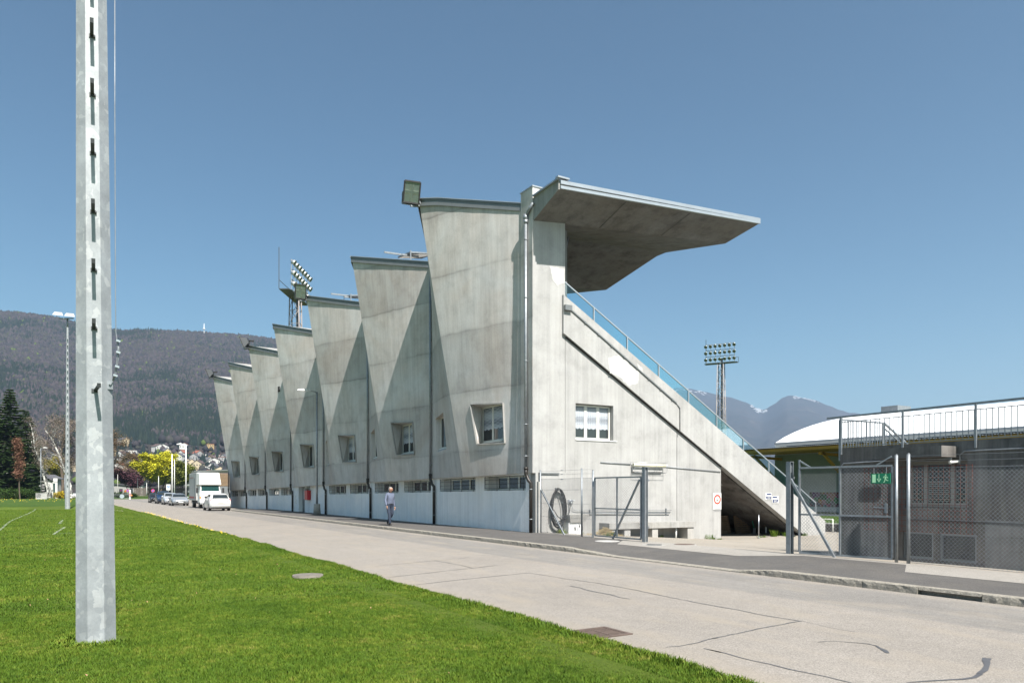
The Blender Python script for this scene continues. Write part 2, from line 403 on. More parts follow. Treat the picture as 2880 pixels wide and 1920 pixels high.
# kerb stone strip along the lawn side, near the camera
m = MB()
y = 2.0
while y < 14:
    L = .95 + .1*random.random(); e = edge_x(y)
    m.add([(e-.0, y, .0), (e+.14, y, .0), (edge_x(y+L)+.14, y+L-.01, 0), (edge_x(y+L)-.0, y+L-.01, 0), (e+.0, y, .045), (e+.13, y, .035), (edge_x(y+L)+.13, y+L-.01, .035), (edge_x(y+L)+.0, y+L-.01, .045)],
          [(0,3,2,1),(4,5,6,7),(0,1,5,4),(1,2,6,5),(2,3,7,6),(3,0,4,7)]); y += L
struct(m.build('lawn_kerb', M['kerb']))
# kerb and pavement on the stadium side; dropped in front of the gate
def sm(t): t = min(max(t, 0), 1); return t*t*(3-2*t)
def kz(y): return .035 + .09*(1-sm((16.7-y)/1.4)*sm((y-9.9)/.9))
m = MB(); y = -24.0; rk = random.Random(3)
while y < 66.6:
    L = min(1.0, 66.7-y); z0, z1 = kz(y), kz(y+L); nn = 10; rings = []
    for i in range(nn+1):
        yy = y+.006 + (L-.012)*i/nn; zt = z0+(z1-z0)*i/nn; j = rk.uniform(-.008, .008); j2 = rk.uniform(-.008, .008)
        rings.append([(11.99+j, yy, -.05), (12.0+j, yy, zt*.5), (12.01+j2, yy, zt-.012), (12.03, yy, zt+rk.uniform(-.002,.002)), (12.2, yy, zt), (12.2, yy, -.05)])
    if not (5.3 < y < 6.4): m.loft(rings)
    else:
        for r_ in rings: 
            r_[0] = (12.1, r_[0][1], -.05); r_[1] = (12.1, r_[1][1], .06); r_[2] = (12.01, r_[2][1], .075)
        m.loft(rings)
    y += L
struct(m.build('kerb', M['kerb']))
def wz(x, y):
    t = sm((x-12.18)/2.0); return kz(y)*(1-t) + .125*t - .002
yl = [-24 + i*.5 for i in range(int((66.7+24)/.5)+1)]
def strip(name, mat_, xf0, xf1, nx, zo, ylist, xcap=None):
    m = MB(); vs = []
    for y in ylist:
        a, b = xf0(y), xf1(y)
        for i in range(nx+1):
            x = a+(b-a)*i/nx; vs.append((x, y, wz(x, y)+zo))
    fs = [(j*(nx+1)+i, j*(nx+1)+i+1, (j+1)*(nx+1)+i+1, (j+1)*(nx+1)+i) for j in range(len(ylist)-1) for i in range(nx)]
    m.add(vs, fs); return struct(m.build(name, mat_, fix=False))
strip('pavement', M['walk'], lambda y: 12.18, lambda y: 15.62 if y < 23.3 else 15.4, 10, 0, yl)
def apx(y): 
    if 11.8 < y < 12.6: return 15.35-(y-11.8)/.8*1.4
    if 9.2 < y <= 11.8: return 15.35
    if 8.4 < y <= 9.2: return 13.97+(y-8.4)/.8*1.38
    return 13.97 if y < 17.2 else 13.97+(y-17.2)*1.0
ya = [-24+i*.4 for i in range(int(42.4/.4)+1)] + [18.5]
ya = sorted(set(ya + [8.4, 9.2, 11.8, 12.6, 17.2]))
strip('pavement_apron', M['apron'], apx, lambda y: 15.62, 6, .004, [y for y in ya if y <= 18.7])
strip('pavement_edge', M['apron'], lambda y: 15.17, lambda y: 15.62, 2, .004, [18.7+i*.4 for i in range(13)]+[23.35])
# yard behind the fence, falling towards the pitch, runs on below the stand
m = MB(); vs = []; xl = [15.6, 16.5, 18, 20, 22, 24, 25, 28, 33, 44, 60]; yy = [-30, 0, 5, 10, 15, 20, 23.3, 30, 38, 45]
for y in yy:
    for x in xl: vs.append((x, y, yz(x)))
n = len(xl); fs = [(j*n+i, j*n+i+1, (j+1)*n+i+1, (j+1)*n+i) for j in range(len(yy)-1) for i in range(n-1)]
m.add(vs, fs); struct(m.build('yard', M['yard'], fix=False))
# tar seams on the road
def r6(x, y): return gp(1080+x/2.352, 1480+y/2.352)
def r7(x, y): return gp(2000+x/2.6727, 1560+y/2.6727)
seams = [([r6(*q) for q in [(-60,262),(0,257),(180,240),(330,225),(450,245),(520,258),(590,275)]], .022, .03),
 ([r6(*q) for q in [(330,222),(420,218),(500,212),(565,202)]], .03, .02), ([r6(*q) for q in [(15,338),(250,312),(420,292),(590,275),(740,257)]], .03, .035),
 ([r6(*q) for q in [(470,180),(620,188),(760,194)]], .02, .02), ([r6(*q) for q in [(215,385),(500,352),(960,306)]], .03, .03),
 ([r6(*q) for q in [(960,306),(1200,345),(1400,372),(1650,417),(1900,470),(2150,518)]] + [r7(*q) for q in [(0,378),(200,412),(400,455),(660,495)]], .028, .03),
 ([r7(*q) for q in [(680,495),(400,545),(200,590),(0,628)]] + [r6(*q) for q in [(2200,735),(2030,778),(1950,790),(1865,797)]], .035, .02),
 ([r6(*q) for q in [(1235,393),(1300,405),(1350,422),(1420,436),(1500,450),(1560,470),(1625,480)]], .06, .035),
 ([r7(*q) for q in [(690,497),(850,535),(950,555),(1080,577)]], .008, .012),
 ([r7(*q) for q in [(805,655),(870,650),(950,648),(1100,660),(1180,668),(1240,684)]], .02, .03), ([r7(*q) for q in [(1235,680),(1270,698),(1335,738)]], .06, .07),
 ([r7(*q) for q in [(2072,775),(2078,830),(2060,865),(2020,895)]], .09, .07), ([r7(*q) for q in [(2022,893),(1980,920),(1900,933),(1750,940),(1600,950),(1480,962)]], .055, .025),
 ([r6(*q) for q in [(2120,805),(2230,832)]] + [r7(*q) for q in [(0,712),(100,738),(300,790),(450,822),(600,860),(850,910),(1050,962)]], .028, .03)]
m = MB(); rs = random.Random(5)
for pts, w0, w1 in seams:
    dense = []
    for i in range(len(pts)-1):
        a, b = Vector(pts[i]), Vector(pts[i+1]); L = (b-a).length; nn = max(1, int(L/.12))
        dense += [a+(b-a)*k/nn for k in range(nn)]
    dense.append(Vector(pts[-1])); vs = []
    for i, p in enumerate(dense):
        t = (dense[min(i+1, len(dense)-1)]-dense[max(i-1, 0)]).normalized(); nrm = Vector((-t.y, t.x, 0)); ww = (w0+(w1-w0)*i/len(dense))*rs.uniform(.55, 1.15)/2*.8
        jo = nrm*rs.uniform(-.012, .012)
        vs += [p+nrm*ww+jo+Vector((0,0,.004)), p-nrm*ww+jo+Vector((0,0,.004))]
    m.add(vs, [(2*i, 2*i+1, 2*i+3, 2*i+2) for i in range(len(dense)-1)])
struct(m.build('road_seams', M['tar'], fix=False))
# small debris on the yard and pavement, one loose scatter
m = MB(); rd = random.Random(8)
for i in range(420):
    x = rd.uniform(16, 33); y = rd.uniform(12.5, 23.2) if rd.random() < .8 else rd.uniform(20.5, 23.2)
    r = rd.uniform(.01, .035); a = rd.uniform(0, 6.28); z = yz(x)+.006
    m.add([(x+r*math.cos(a+k*2.1)*rd.uniform(.6,1.4), y+r*math.sin(a+k*2.1)*rd.uniform(.6,1.4), z+rd.uniform(0,.012)) for k in range(3)], [(0,1,2)])
o = m.build('dead_leaves', M['wood'], fix=False); tag(o, 'brown dead leaves and grit scattered over the yard by the gate', 'leaves', None, 'stuff')
# ================================================================ mountains
def polar(px): # azimuth (from +Y towards +X) of a pixel column, and cos of its angle off the optical axis
    off = math.atan((px-1440)/F); return TH+off, math.cos(off)
def interp(x, pts):
    if x <= pts[0][0]: return pts[0][1]
    for (a, b), (c, d_) in zip(pts, pts[1:]):
        if x <= c: return b+(d_-b)*(x-a)/(c-a)
    return pts[-1][1]
NRIDGE = [(-1500, 900), (-300, 878), (0, 886), (60, 890), (100, 894), (160, 903), (220, 918), (300, 935), (350, 938), (400, 935), (460, 938), (570, 944), (640, 948), (700, 952), (760, 960), (900, 985), (1100, 1040), (1300, 1180), (1420, 1370)]
from mathutils import noise as mn
def nz3(x, y, z, s): return mn.noise(Vector((x/s, y/s, z)))
NR = 2450.0
def near_h(px, r):
    az, ca = polar(px); e = (HZ-interp(px, NRIDGE))/F*ca; Hr = e*NR
    if Hr < 0: return 0
    if r < 620: return 0
    if r < 1000: b = 42*((r-620)/380)**1.3
    elif r <= NR:
        t = (r-1000)/(NR-1000); b = 42 + (max(Hr, 42)-42)*(.85*t+.15*t*t)
    else: b = Hr - (r-NR)*.05
    x, y = r*math.sin(az), r*math.cos(az)
    amp = min(1, max(0, (r-900)/500))*(1 if r < 2300 else max(0, (NR-r)/150+.05))
    return min(b, max(Hr, b)) - 9*amp + amp*(28*nz3(x, y, 0, 420) + 10*nz3(x, y, 3, 130)) * min(1, Hr/300)
pxs = [(-1400 + i*25) for i in range(115)]; rr = [600+i*45 for i in range(46)]
m = MB(); vs = []
for r in rr:
    for px in pxs:
        az, ca = polar(px); vs.append((r*math.sin(az), r*math.cos(az), near_h(px, r)-(.5 if r < 640 else 0)))
n = len(pxs); fs = [(j*n+i, j*n+i+1, (j+1)*n+i+1, (j+1)*n+i) for j in range(len(rr)-1) for i in range(n-1)]
m.add(vs, fs, 0, True); struct(m.build('hillside', M['hill'], fix=False))
FRIDGE = [(1500, 1180), (1600, 1130), (1700, 1105), (1790, 1094), (1885, 1091), (1920, 1090), (1950, 1093), (1990, 1103), (2030, 1111), (2060, 1118), (2100, 1131), (2125, 1146), (2142, 1153), (2160, 1146), (2185, 1130), (2200, 1119), (2214, 1112), (2235, 1113), (2262, 1117), (2290, 1124), (2330, 1139), (2380, 1157), (2420, 1162), (2500, 1190), (2620, 1235), (2900, 1300), (3400, 1360)]
FR = 7600.0
def far_h(px, r):
    az, ca = polar(px); e = (HZ-interp(px, FRIDGE))/F*ca; Hr = e*FR
    t = (r-3500)/(FR-3500)
    x, y = r*math.sin(az), r*math.cos(az)
    if r <= FR: b = Hr*(max(t, 0)**1.15)
    else: b = Hr-(r-FR)*.1
    am = math.sin(math.pi*min(max(t, 0), 1))
    rg = (.5-abs(nz3(x, y, 7, 700)))*190 + (.5-abs(nz3(x, y, 2, 260)))*70 + nz3(x, y, 4, 90)*16
    return b + am*(rg-90) + (nz3(x, y, 9, 60)*9 if .9 < t < 1.03 else 0)
pxs = [1480+i*7 for i in range(270)]; rr = [3500+i*72 for i in range(66)]
m = MB(); vs = []
for r in rr:
    for px in pxs:
        az, ca = polar(px); vs.append((r*math.sin(az), r*math.cos(az), far_h(px, r)))
n = len(pxs); fs = [(j*n+i, j*n+i+1, (j+1)*n+i+1, (j+1)*n+i) for j in range(len(rr)-1) for i in range(n-1)]
m.add(vs, fs, 0, True); struct(m.build('mountains', M['far'], fix=False))
m = MB(); rs = random.Random(21)
for (a, b) in ((1888, 1985), (2110, 2150), (2120, 2160), (2225, 2300)):
    for i in range(26):
        px = rs.uniform(a, b); az, ca = polar(px); r = FR - rs.uniform(0, 150) - (120 if a == 2120 else 0); h = far_h(px, r)+2; l_ = rs.uniform(8, 28); x, y = r*math.sin(az), r*math.cos(az)
        tx, ty = math.cos(az), -math.sin(az)
        m.add([(x-tx*l_, y-ty*l_, h-4), (x+tx*l_, y+ty*l_, h-6), (x+tx*l_*.6, y+ty*l_*.6, h+rs.uniform(0, 3)), (x-tx*l_*.5, y-ty*l_*.5, h+rs.uniform(0, 2))], [(0,1,2,3)])
        m.add([(x-tx*l_, y-ty*l_, h-5), (x+tx*l_, y+ty*l_, h-7), (x+tx*l_+20*math.sin(az), y+ty*l_+20, h-4), (x-tx*l_, y-ty*l_+20, h-2)], [(0,1,2,3)])
struct(m.build('mountain_snow', M['snow'], fix=False))
# forest on the near hillside: conifers and bare broadleaf crowns, far too many to count
EVG = [simple('conifer_%d' % i, c_, .95, var=.1, spec=.05) for i, c_ in enumerate([(.012, .020, .018), (.018, .027, .021)])]
BAR = [simple('bare_crown_%d' % i, c_, .95, var=.1, spec=.05) for i, c_ in enumerate([(.040, .036, .040), (.054, .046, .050), (.030, .030, .034), (.042, .042, .036)])]
GRN = simple('young_green_crown', (.07, .10, .025), .95, var=.1, spec=.05)
V = []; Fc = []; MI = []; nt = 0
rf = np.random.default_rng(4)
con = [(0,0,1)] + [(math.cos(a)*1, math.sin(a)*1, 0.0) for a in [i*math.pi/3 for i in range(6)]]
con = np.array(con); conf = np.array([(0, 1+i, 1+(i+1) % 6) for i in range(6)])
blob = [(0,0,1)] + [(math.cos(a)*.75, math.sin(a)*.75, .72) for a in [i*2*math.pi/5 for i in range(5)]] + [(math.cos(a)*1, math.sin(a)*1, .3) for a in [.6+i*2*math.pi/5 for i in range(5)]] + [(0,0,0)]
blob = np.array(blob); blf = []
for i in range(5):
    j = (i+1) % 5; blf += [(0, 1+i, 1+j), (1+i, 6+i, 1+j), (1+j, 6+i, 6+j), (6+i, 11, 6+j)]
blf = np.array(blf)
for q in range(72000):
    px = rf.uniform(-80, 900); r = math.sqrt(rf.uniform(1090**2, 2500**2)); az, ca = polar(px); x, y = r*math.sin(az), r*math.cos(az)
    if px > 790 and r < 2000: continue
    h = near_h(px, r)
    pc = .75*nz3(x, y, 5, 300) + .7*nz3(x, y, 8, 110) + .4*nz3(x, y, 6, 45)
    if r < 1090: continue
    ev = pc > .14 - .2*(1150 < r < 1500) + .12*(r > 1700) + rf.normal(0, .22)
    vs_ = con if ev else blob; ff = conf if ev else blf
    ht = rf.uniform(11, 21) if ev else rf.uniform(10, 17); wd = ht*(rf.uniform(.17, .23) if ev else rf.uniform(.33, .46))
    jit = rf.normal(0, .12, (len(vs_), 3)) if not ev else rf.normal(0, .06, (len(vs_), 3))
    P = (vs_+jit)*np.array([wd, wd, ht]) + np.array([x, y, h-1.0])
    V.append(P); Fc.append(ff+nt); nt += len(P)
    mi = int(rf.integers(0, 2)) if ev else 2+int(min(3, rf.integers(0, 4)))
    if not ev and rf.random() < .012: mi = 6
    MI.append(np.full(len(ff), mi))
o = np_obj('forest', np.vstack(V), np.vstack(Fc), EVG+BAR+[GRN], np.concatenate(MI))
tag(o, 'dense mixed forest of dark conifers and bare purple grey trees covering the hillside', 'forest', None, 'stuff')
# ================================================================ grandstand
NB = 7; BW = 8.65; D = [23.75+BW*k for k in range(NB+1)]; YE = 23.4; XL = 15.1; YEND = D[-1]+.15
gs = thing('grandstand', 'raw concrete grandstand with a folded back wall, glass railing and cantilevered canopy', 'grandstand', (15, 23.4, 0))
RT = lambda k: (12.8, D[k]+5.25, 14.1)        # roof tip
PT = 12.72                                    # roof height at the drains
def zf_top(v): return v
def left_edge(k, v):   # drain side, vertical
    y = D[k] if k else 24.2; x = 15.0 if k else 15.07
    return Vector((x, y, 2.38+(PT-2.38)*v))
def fold(k, v): return Vector((14.45, D[k]+4.35, 2.33)).lerp(Vector(RT(k)), v)
def right_edge(k, v): return Vector((15.0, D[k+1], 2.38+(PT-2.38)*v))
def panel_pt(k, u, v, side='a'):
    return left_edge(k, v).lerp(fold(k, v), u) if side == 'a' else fold(k, v).lerp(right_edge(k, v), u)
def opening_panel(m, k, side, U, V_, iu, iv, skew=0.0):
    """grid panel with one window hole; returns the four corners of the hole"""
    pts = {}
    for j, v in enumerate(V_):
        for i, u in enumerate(U):
            uu = u
            if skew and i == iu[1] : uu = u + skew*(v-V_[iv[0]])/(V_[iv[1]]-V_[iv[0]]) if iv[0] <= j <= iv[1] else u + (skew if j > iv[1] else 0)
            pts[i, j] = panel_pt(k, uu, v, side)
    vs = []; ix = {}
    for key, p in pts.items(): ix[key] = len(vs); vs.append(p)
    fs = []
    for j in range(len(V_)-1):
        for i in range(len(U)-1):
            if iu[0] <= i < iu[1] and iv[0] <= j < iv[1]: continue
            fs.append((ix[i, j], ix[i+1, j], ix[i+1, j+1], ix[i, j+1]))
    m.add(vs, fs, 0, True)
    return [pts[iu[0], iv[0]], pts[iu[1], iv[0]], pts[iu[1], iv[1]], pts[iu[0], iv[1]]]
def recess(m, hole, rect):
    vs = list(hole)+list(rect); m.add(vs, [(i, (i+1) % 4, 4+(i+1) % 4, 4+i) for i in range(4)])
def window_yz(parent, x, y0, y1, z0, z1, n, curtain=True, tilt=0, face=-1):
    """window in a plane facing -X"""
    f = MB(); t = .07
    f.box(x, x+.06, y0, y1, z0, z0+t); f.box(x, x+.06, y0, y1, z1-t, z1); f.box(x, x+.06, y0, y0+t, z0+t, z1-t); f.box(x, x+.06, y1-t, y1, z0+t, z1-t)
    for i in range(1, n):
        yc = y0+(y1-y0)*i/n; f.box(x-.005, x+.065, yc-.06, yc+.06, z0+t, z1-t)
    wn_ = f.build('window', M['frame'], parent)
    s = MB(); s.box(x-.09, x-.002, y0-.02, y1+.02, z0-.035, z0-.003); s.build('sill', M['white_paint'], wn_)
    g_ = MB(); g_.box(x+.025, x+.035, y0+t, y1-t, z0+t, z1-t); g_.build('pane', M['glass'], wn_)
    if curtain:
        c = MB(); zc = z0+t+(z1-z0)*.30
        pts = [(y0+t+.03+(y1-y0-2*t-.06)*i/40) for i in range(41)]
        vs = []
        for i, yy in enumerate(pts): xo = x+.018+.004*math.sin(i*1.9); vs += [(xo, yy, zc+.02*math.sin(i*.8)), (xo, yy, z1-t-.02)]
        c.add(vs, [(2*i, 2*i+2, 2*i+3, 2*i+1) for i in range(40)]); c.build('curtain', M['lace'], wn_, fix=False)
    return wn_
for k in range(NB):
    m = MB()
    ua, ub = (.26, .68) if k == 0 else (.33, .71)
    U = [0, ua/2, ua, (ua+ub)/2, ub, .86, 1]; V_ = [0, .05, .115, .19, .262, .36, .5, .65, .8, .92, 1]
    h = opening_panel(m, k, 'a', U, V_, (2, 4), (2, 4), .03)
    h = [panel_pt(k, ua, .115), panel_pt(k, ub, .115), panel_pt(k, ub+.03, .262), panel_pt(k, ua, .262)]
    y0, y1 = D[k]+1.72, D[k]+3.50; za, zb = 3.74, 5.22; xw = 14.93
    # refill the hole border: reveal funnel to the window rectangle
    recess(m, h,
           [(xw, y0, za), (xw, y1, za), (xw, y1, zb), (xw, y0, zb)])
    # slim patches where the grid bends between hole corners (keeps the skin tight)
    for sd in ('b',):
        U2 = [0, .41, .61, .81, 1]; h2 = opening_panel(m, k, 'b', U2, V_, (1, 3), (2, 4))
        h2 = [panel_pt(k, .41, .115, 'b'), panel_pt(k, .81, .115, 'b'), panel_pt(k, .81, .262, 'b'), panel_pt(k, .41, .262, 'b')]
        w2y0, w2y1 = D[k]+6.35, D[k]+7.75
        recess(m, h2, [(15.02, w2y0, za), (15.02, w2y1, za), (15.02, w2y1, zb), (15.02, w2y0, zb)])
    # soffit and roof slope of this bay
    a, b, c_ = left_edge(k, 0), fold(k, 0), right_edge(k, 0)
    m.add([a, b, c_, (15.35, c_.y, c_.z), (15.35, a.y, a.z)], [(0,1,2,3,4)])
    o = m.build('folded_wall', M['con'], gs, fix=False)
    window_yz(gs, xw, y0, y1, za, zb, 2, k in (0, 1, 2)); window_yz(gs, 15.02, w2y0, w2y1, za, zb, 1, False)
    # raised concrete lip round the big window
    lip = MB()
    hh = [Vector(p) for p in h]
    for i in range(4):
        p, q = hh[i], hh[(i+1) % 4]; off = Vector((-.02, 0, 0)); lip.bar(p+off, q+off, .09, .05)
    lip.build('window_surround', M['con_plain'], gs)
    # roof edge flashing
    f = MB(); A = Vector((15.0 if k else 15.07, D[k] if k else 24.2, PT)); T = Vector(RT(k)); B = Vector((15.0, D[k+1], PT))
    K = A.lerp(T, .8)+Vector((0, 0, .07 if k == 0 else 0))
    for p, q in ((A, K), (K, T), (T, B)):
        dxy = Vector((q.x-p.x, q.y-p.y, 0)).normalized(); nrm = Vector((-dxy.y, dxy.x, 0)); nrm = nrm if nrm.x < 0 else -nrm
        vs = []
        for s_ in (p, q):
            for dn, dz in ((.015, -.26), (.045, -.26), (.045, -.03), (.075, -.03), (.075, .03), (-.25, .03), (-.25, -.02), (.015, -.02)): vs.append(s_+nrm*dn+Vector((0, 0, dz)))
        nn = 8; f.add(vs, [(i, (i+1) % nn, nn+(i+1) % nn, nn+i) for i in range(nn)]+[tuple(range(nn))[::-1], tuple(range(nn, 2*nn))], 0)
    o = f.build('roof_edge', [M['zinc_dull'], M['zinc']], gs)
    for p in o.data.polygons:
        if p.center.z > 0 and abs(p.normal.z) < .9 and (p.area < 1) : pass
# thin bright capping line on the roof edge
f = MB()
for k in range(NB):
    A = Vector((15.0 if k else 15.07, D[k] if k else 24.2, PT)); T = Vector(RT(k)); K = A.lerp(T, .8)+Vector((0, 0, .07 if k == 0 else 0)); B = Vector((15.0, D[k+1], PT))
    for p, q in ((A, K), (K, T), (T, B)):
        dxy = Vector((q.x-p.x, q.y-p.y, 0)).normalized(); nrm = Vector((-dxy.y, dxy.x, 0)); nrm = nrm if nrm.x < 0 else -nrm
        f.bar(p+nrm*.07+Vector((0,0,.045)), q+nrm*.07+Vector((0,0,.045)), .05, .028)
f.build('roof_capping', M['zinc'], gs)
# pilaster at the near corner and its zinc cap
m = MB(); m.box(14.965, 15.5, YE+.003, 24.25, 2.375, 13.12); m.build('pilaster', M['con'], gs)
m = MB(); m.box(14.94, 15.54, YE-.03, 24.28, 13.122, 13.17); m.box(15.5, 15.56, YE-.03, YE+.06, 12.72, 13.17); m.build('pilaster_cap', M['zinc'], gs)
m = MB(); m.wall([[(15.55, 12.5), (18.2, 12.5), (18.2, 12.95), (15.55, 13.1)]], lambda u, v, t: (u, 24.02+t, v), .2); m.build('roof_upstand', M['con_plain'], gs)
# lower white wall with ribbon windows
loops = [[(YE+.35, -.15), (YEND, -.15), (YEND, 2.5), (YE+.35, 2.5)]]; wins = []
for k in range(NB):
    if k == 3:
        loops.append([(D[k]+5.3, .10), (D[k]+7.0, .10), (D[k]+7.0, 2.34), (D[k]+5.3, 2.34)]); continue
    for a, b in ((.35, 3.65), (4.45, 8.0)):
        loops.append([(D[k]+a, 1.74), (D[k]+b, 1.74), (D[k]+b, 2.32), (D[k]+a, 2.32)]); wins.append((D[k]+a, D[k]+b))
m = MB(); m.wall(loops, lambda u, v, t: (XL+t, u, v), .34); m.build('lower_wall', M['white_wall'], gs)
m = MB(); m.box(15.42, 15.46, YE+.4, YEND-.1, 1.5, 2.5)
m.build('window_backing', M['dark_gap'], gs)
for a, b in wins:
    f = MB(); x = XL+.2; z0, z1 = 1.76, 2.3
    f.box(x, x+.05, a, b, z0, z0+.05); f.box(x, x+.05, a, b, z1-.05, z1)
    cells = 4; cw = (b-a)/cells
    for i in range(cells+1):
        yc = a+cw*i; f.box(x-.003, x+.053, max(a, yc-.06), min(b, yc+.06), z0+.05, z1-.05)
    wn_ = f.build('ribbon_window', M['frame'], gs)
    g_ = MB(); g_.box(x+.02, x+.03, a+.05, b-.05, z0+.05, z1-.05); g_.build('pane', M['glass'], wn_)
    p_ = MB(); p_.box(x-.012, x+.0, b-.9, b-.05, z0+.02, z1-.02); p_.build('blind_panel', M['con_light'], wn_)
    gr = MB(); xg = XL-.03
    for i in range(3): gr.box(xg, xg+.016, a+.1, b-.1, 1.83+i*.17, 1.846+i*.17)
    nb = 4
    for i in range(nb): yc = a+.12+(b-a-.24)*i/(nb-1); gr.box(xg-.012, xg+.002, yc-.014, yc+.014, 1.72 if i < nb-1 else 1.82, 2.31)
    gr.build('grille', M['dark_metal'], gs)
# side door niche of the fourth bay
m = MB(); y0 = D[3]+5.3; m.box(XL+.30, XL+.34, y0, y0+1.7, .10, 2.34); o = m.build('door', M['zinc_dull'], gs); ptag(o, 'grey steel side door in a niche')
hd = MB(); hd.bar((XL+.27, y0+.25, 1.15), (XL+.27, y0+.42, 1.15), .03); hd.bar((XL+.27, y0+.25, 1.15), (XL+.31, y0+.25, 1.15), .03); hd.build('handle', M['steel'], o)
m = MB(); m.box(14.7, XL, D[3]+5.3, D[4]-.1, .06, .2); m.build('doorstep', M['con_plain'], gs)
# rain pipes
for k in range(NB+1):
    y = D[k]; x = 14.88 if k == 0 else 14.9
    m = MB(); m.tube([(x, y, 12.15 if k else 11.95), (x, y, 2.55)], .055, 10)
    if k == 0:
        m.tube([(x, y, 11.8), (x, y, 11.95)], [.06, .10], 10); m.tube([(x, y, 11.95), (x, y, 12.15)], .10, 10); m.tube([(x, y, 12.1), (x+.02, y-.25, 12.3), (x+.06, y-.42, 12.48)], .06, 8)
    for z in (4.2, 6.6, 9.0, 11.2, 3.0): m.cyl(x, y, z, z+.04, .068, n=10); m.box(x, x+.1, y-.012, y+.012, z, z+.03)
    dp = m.build('drainpipe', M['galv'], gs)
    if k == 0: ptag(dp, 'galvanised drainpipe with a hopper head at the roof')
    b = MB(); b.tube([(x, y, 2.56), (x, y, 2.36), (x+.05, y-.02, 2.24), (x+.02, y-.14, 2.12), (x+.10, y-.2, 2.0), (x+.10, y-.2, 1.8), (x+.10, y-.2, .12)], .068, 10)
    b.cyl(x, y, 2.5, 2.6, .08); b.build('pipe_foot', M['black_pipe'], dp)
    c = MB()
    for z in (1.75, .62): c.cyl(x+.10, y-.2, z, z+.03, .077, n=10)
    c.build('pipe_clip', M['galv'], dp)
    if k in (1, 2): e = MB(); e.cyl(x+.10, y-.2, .10, .2, .078, n=10); e.build('pipe_socket', M['green_pl'], dp)
# end wall facing the gate
outer = [(XL, -.6), (XL, 2.38), (14.98, 2.38), (14.98, 11.98), (16.45, 12.1), (16.45, 8.45), (24.9, 3.57), (24.9, -.9), (XL, -.9)]
outer = [(XL, -.9), (XL, 2.38), (14.98, 2.38), (14.98, 12.0), (16.45, 12.15), (16.45, 8.35), (24.9, 3.45), (24.9, -.9)]
m = MB(); m.wall([outer, [(16.95, 3.69), (18.82, 3.69), (18.82, 5.12), (16.95, 5.12)]], lambda u, v, t: (u, YE+t, v), .35); m.build('end_wall', M['con_end'], gs)
# window in the end wall
f = MB(); y = YE+.2; x0, x1, z0, z1 = 16.97, 18.80, 3.72, 5.10
f.box(x0, x1, y, y+.07, z0, z0+.09); f.box(x0, x1, y, y+.07, z1-.07, z1); f.box(x0, x0+.07, y, y+.07, z0+.09, z1-.07); f.box(x1-.07, x1, y, y+.07, z0+.09, z1-.07)
for i in (1, 2): xc = x0+(x1-x0)*i/3; f.box(xc-.07, xc+.07, y-.004, y+.066, z0+.09, z1-.07)
ew = f.build('window', M['frame'], gs); ptag(ew, 'three-light window with lace curtains in the end wall')
g_ = MB(); g_.box(x0+.07, x1-.07, y+.03, y+.04, z0+.09, z1-.07); g_.build('pane', M['glass'], ew)
c = MB(); vs = []
for i in range(61):
    xx = x0+.09+(x1-x0-.18)*i/60; yo = y+.02+.004*math.sin(i*1.9); vs += [(xx, yo, z0+.44+.02*math.sin(i*.9)), (xx, yo, z1-.09)]
c.add(vs, [(2*i, 2*i+2, 2*i+3, 2*i+1) for i in range(60)]); c.build('curtain', M['lace'], ew, fix=False)
s = MB(); s.box(x0-.01, x1+.19, YE-.03, y+.0, z0-.045, z0-.004); s.build('sill', M['white_paint'], ew)
# narrow ledge at the foot of the upper storey, quoin by the fence, joints and stains
m = MB(); m.box(XL+.12, 16.15, YE-.05, YE-.002, 2.34, 2.39); m.build('ledge', M['zinc_dull'], gs)
m = MB(); m.box(XL+.05, XL+.19, YE-.12, YE-.002, -.1, 2.05); m.build('corner_guard', M['con_plain'], gs)
m = MB(); m.box(22.25, 22.268, YE-.006, YE-.001, -.3, 4.4); m.box(16.452, 16.462, YE-.004, YE-.001, 2.4, 7.7); m.build('wall_joint', M['dark_gap'], gs)
def patch(pts, y, name, mt):
    m = MB(); vs = [(a, y, b) for a, b in pts]; vs2 = [(a, y+.004, b) for a, b in pts]; n = len(pts)
    m.add(vs+vs2, [tuple(range(n))]+[(i, n+i, n+(i+1) % n, (i+1) % n) for i in range(n)]); return m.build(name, mt, gs)
rp = random.Random(3)
def ragged(cx, cz, pts, k=3, amp=.03):
    out = []
    for i in range(len(pts)):
        a, b = pts[i], pts[(i+1) % len(pts)]
        for j in range(k*2): t = j/(k*2); out.append((cx+a[0]+(b[0]-a[0])*t+rp.uniform(-amp, amp), cz+a[1]+(b[1]-a[1])*t+rp.uniform(-amp, amp)))
    return out
patch(ragged(0, 0, [(15.72, 10.25), (16.42, 10.25), (16.42, 9.7), (16.1, 9.55), (15.85, 9.75)]), YE-.006, 'repair_patch', M['patch'])
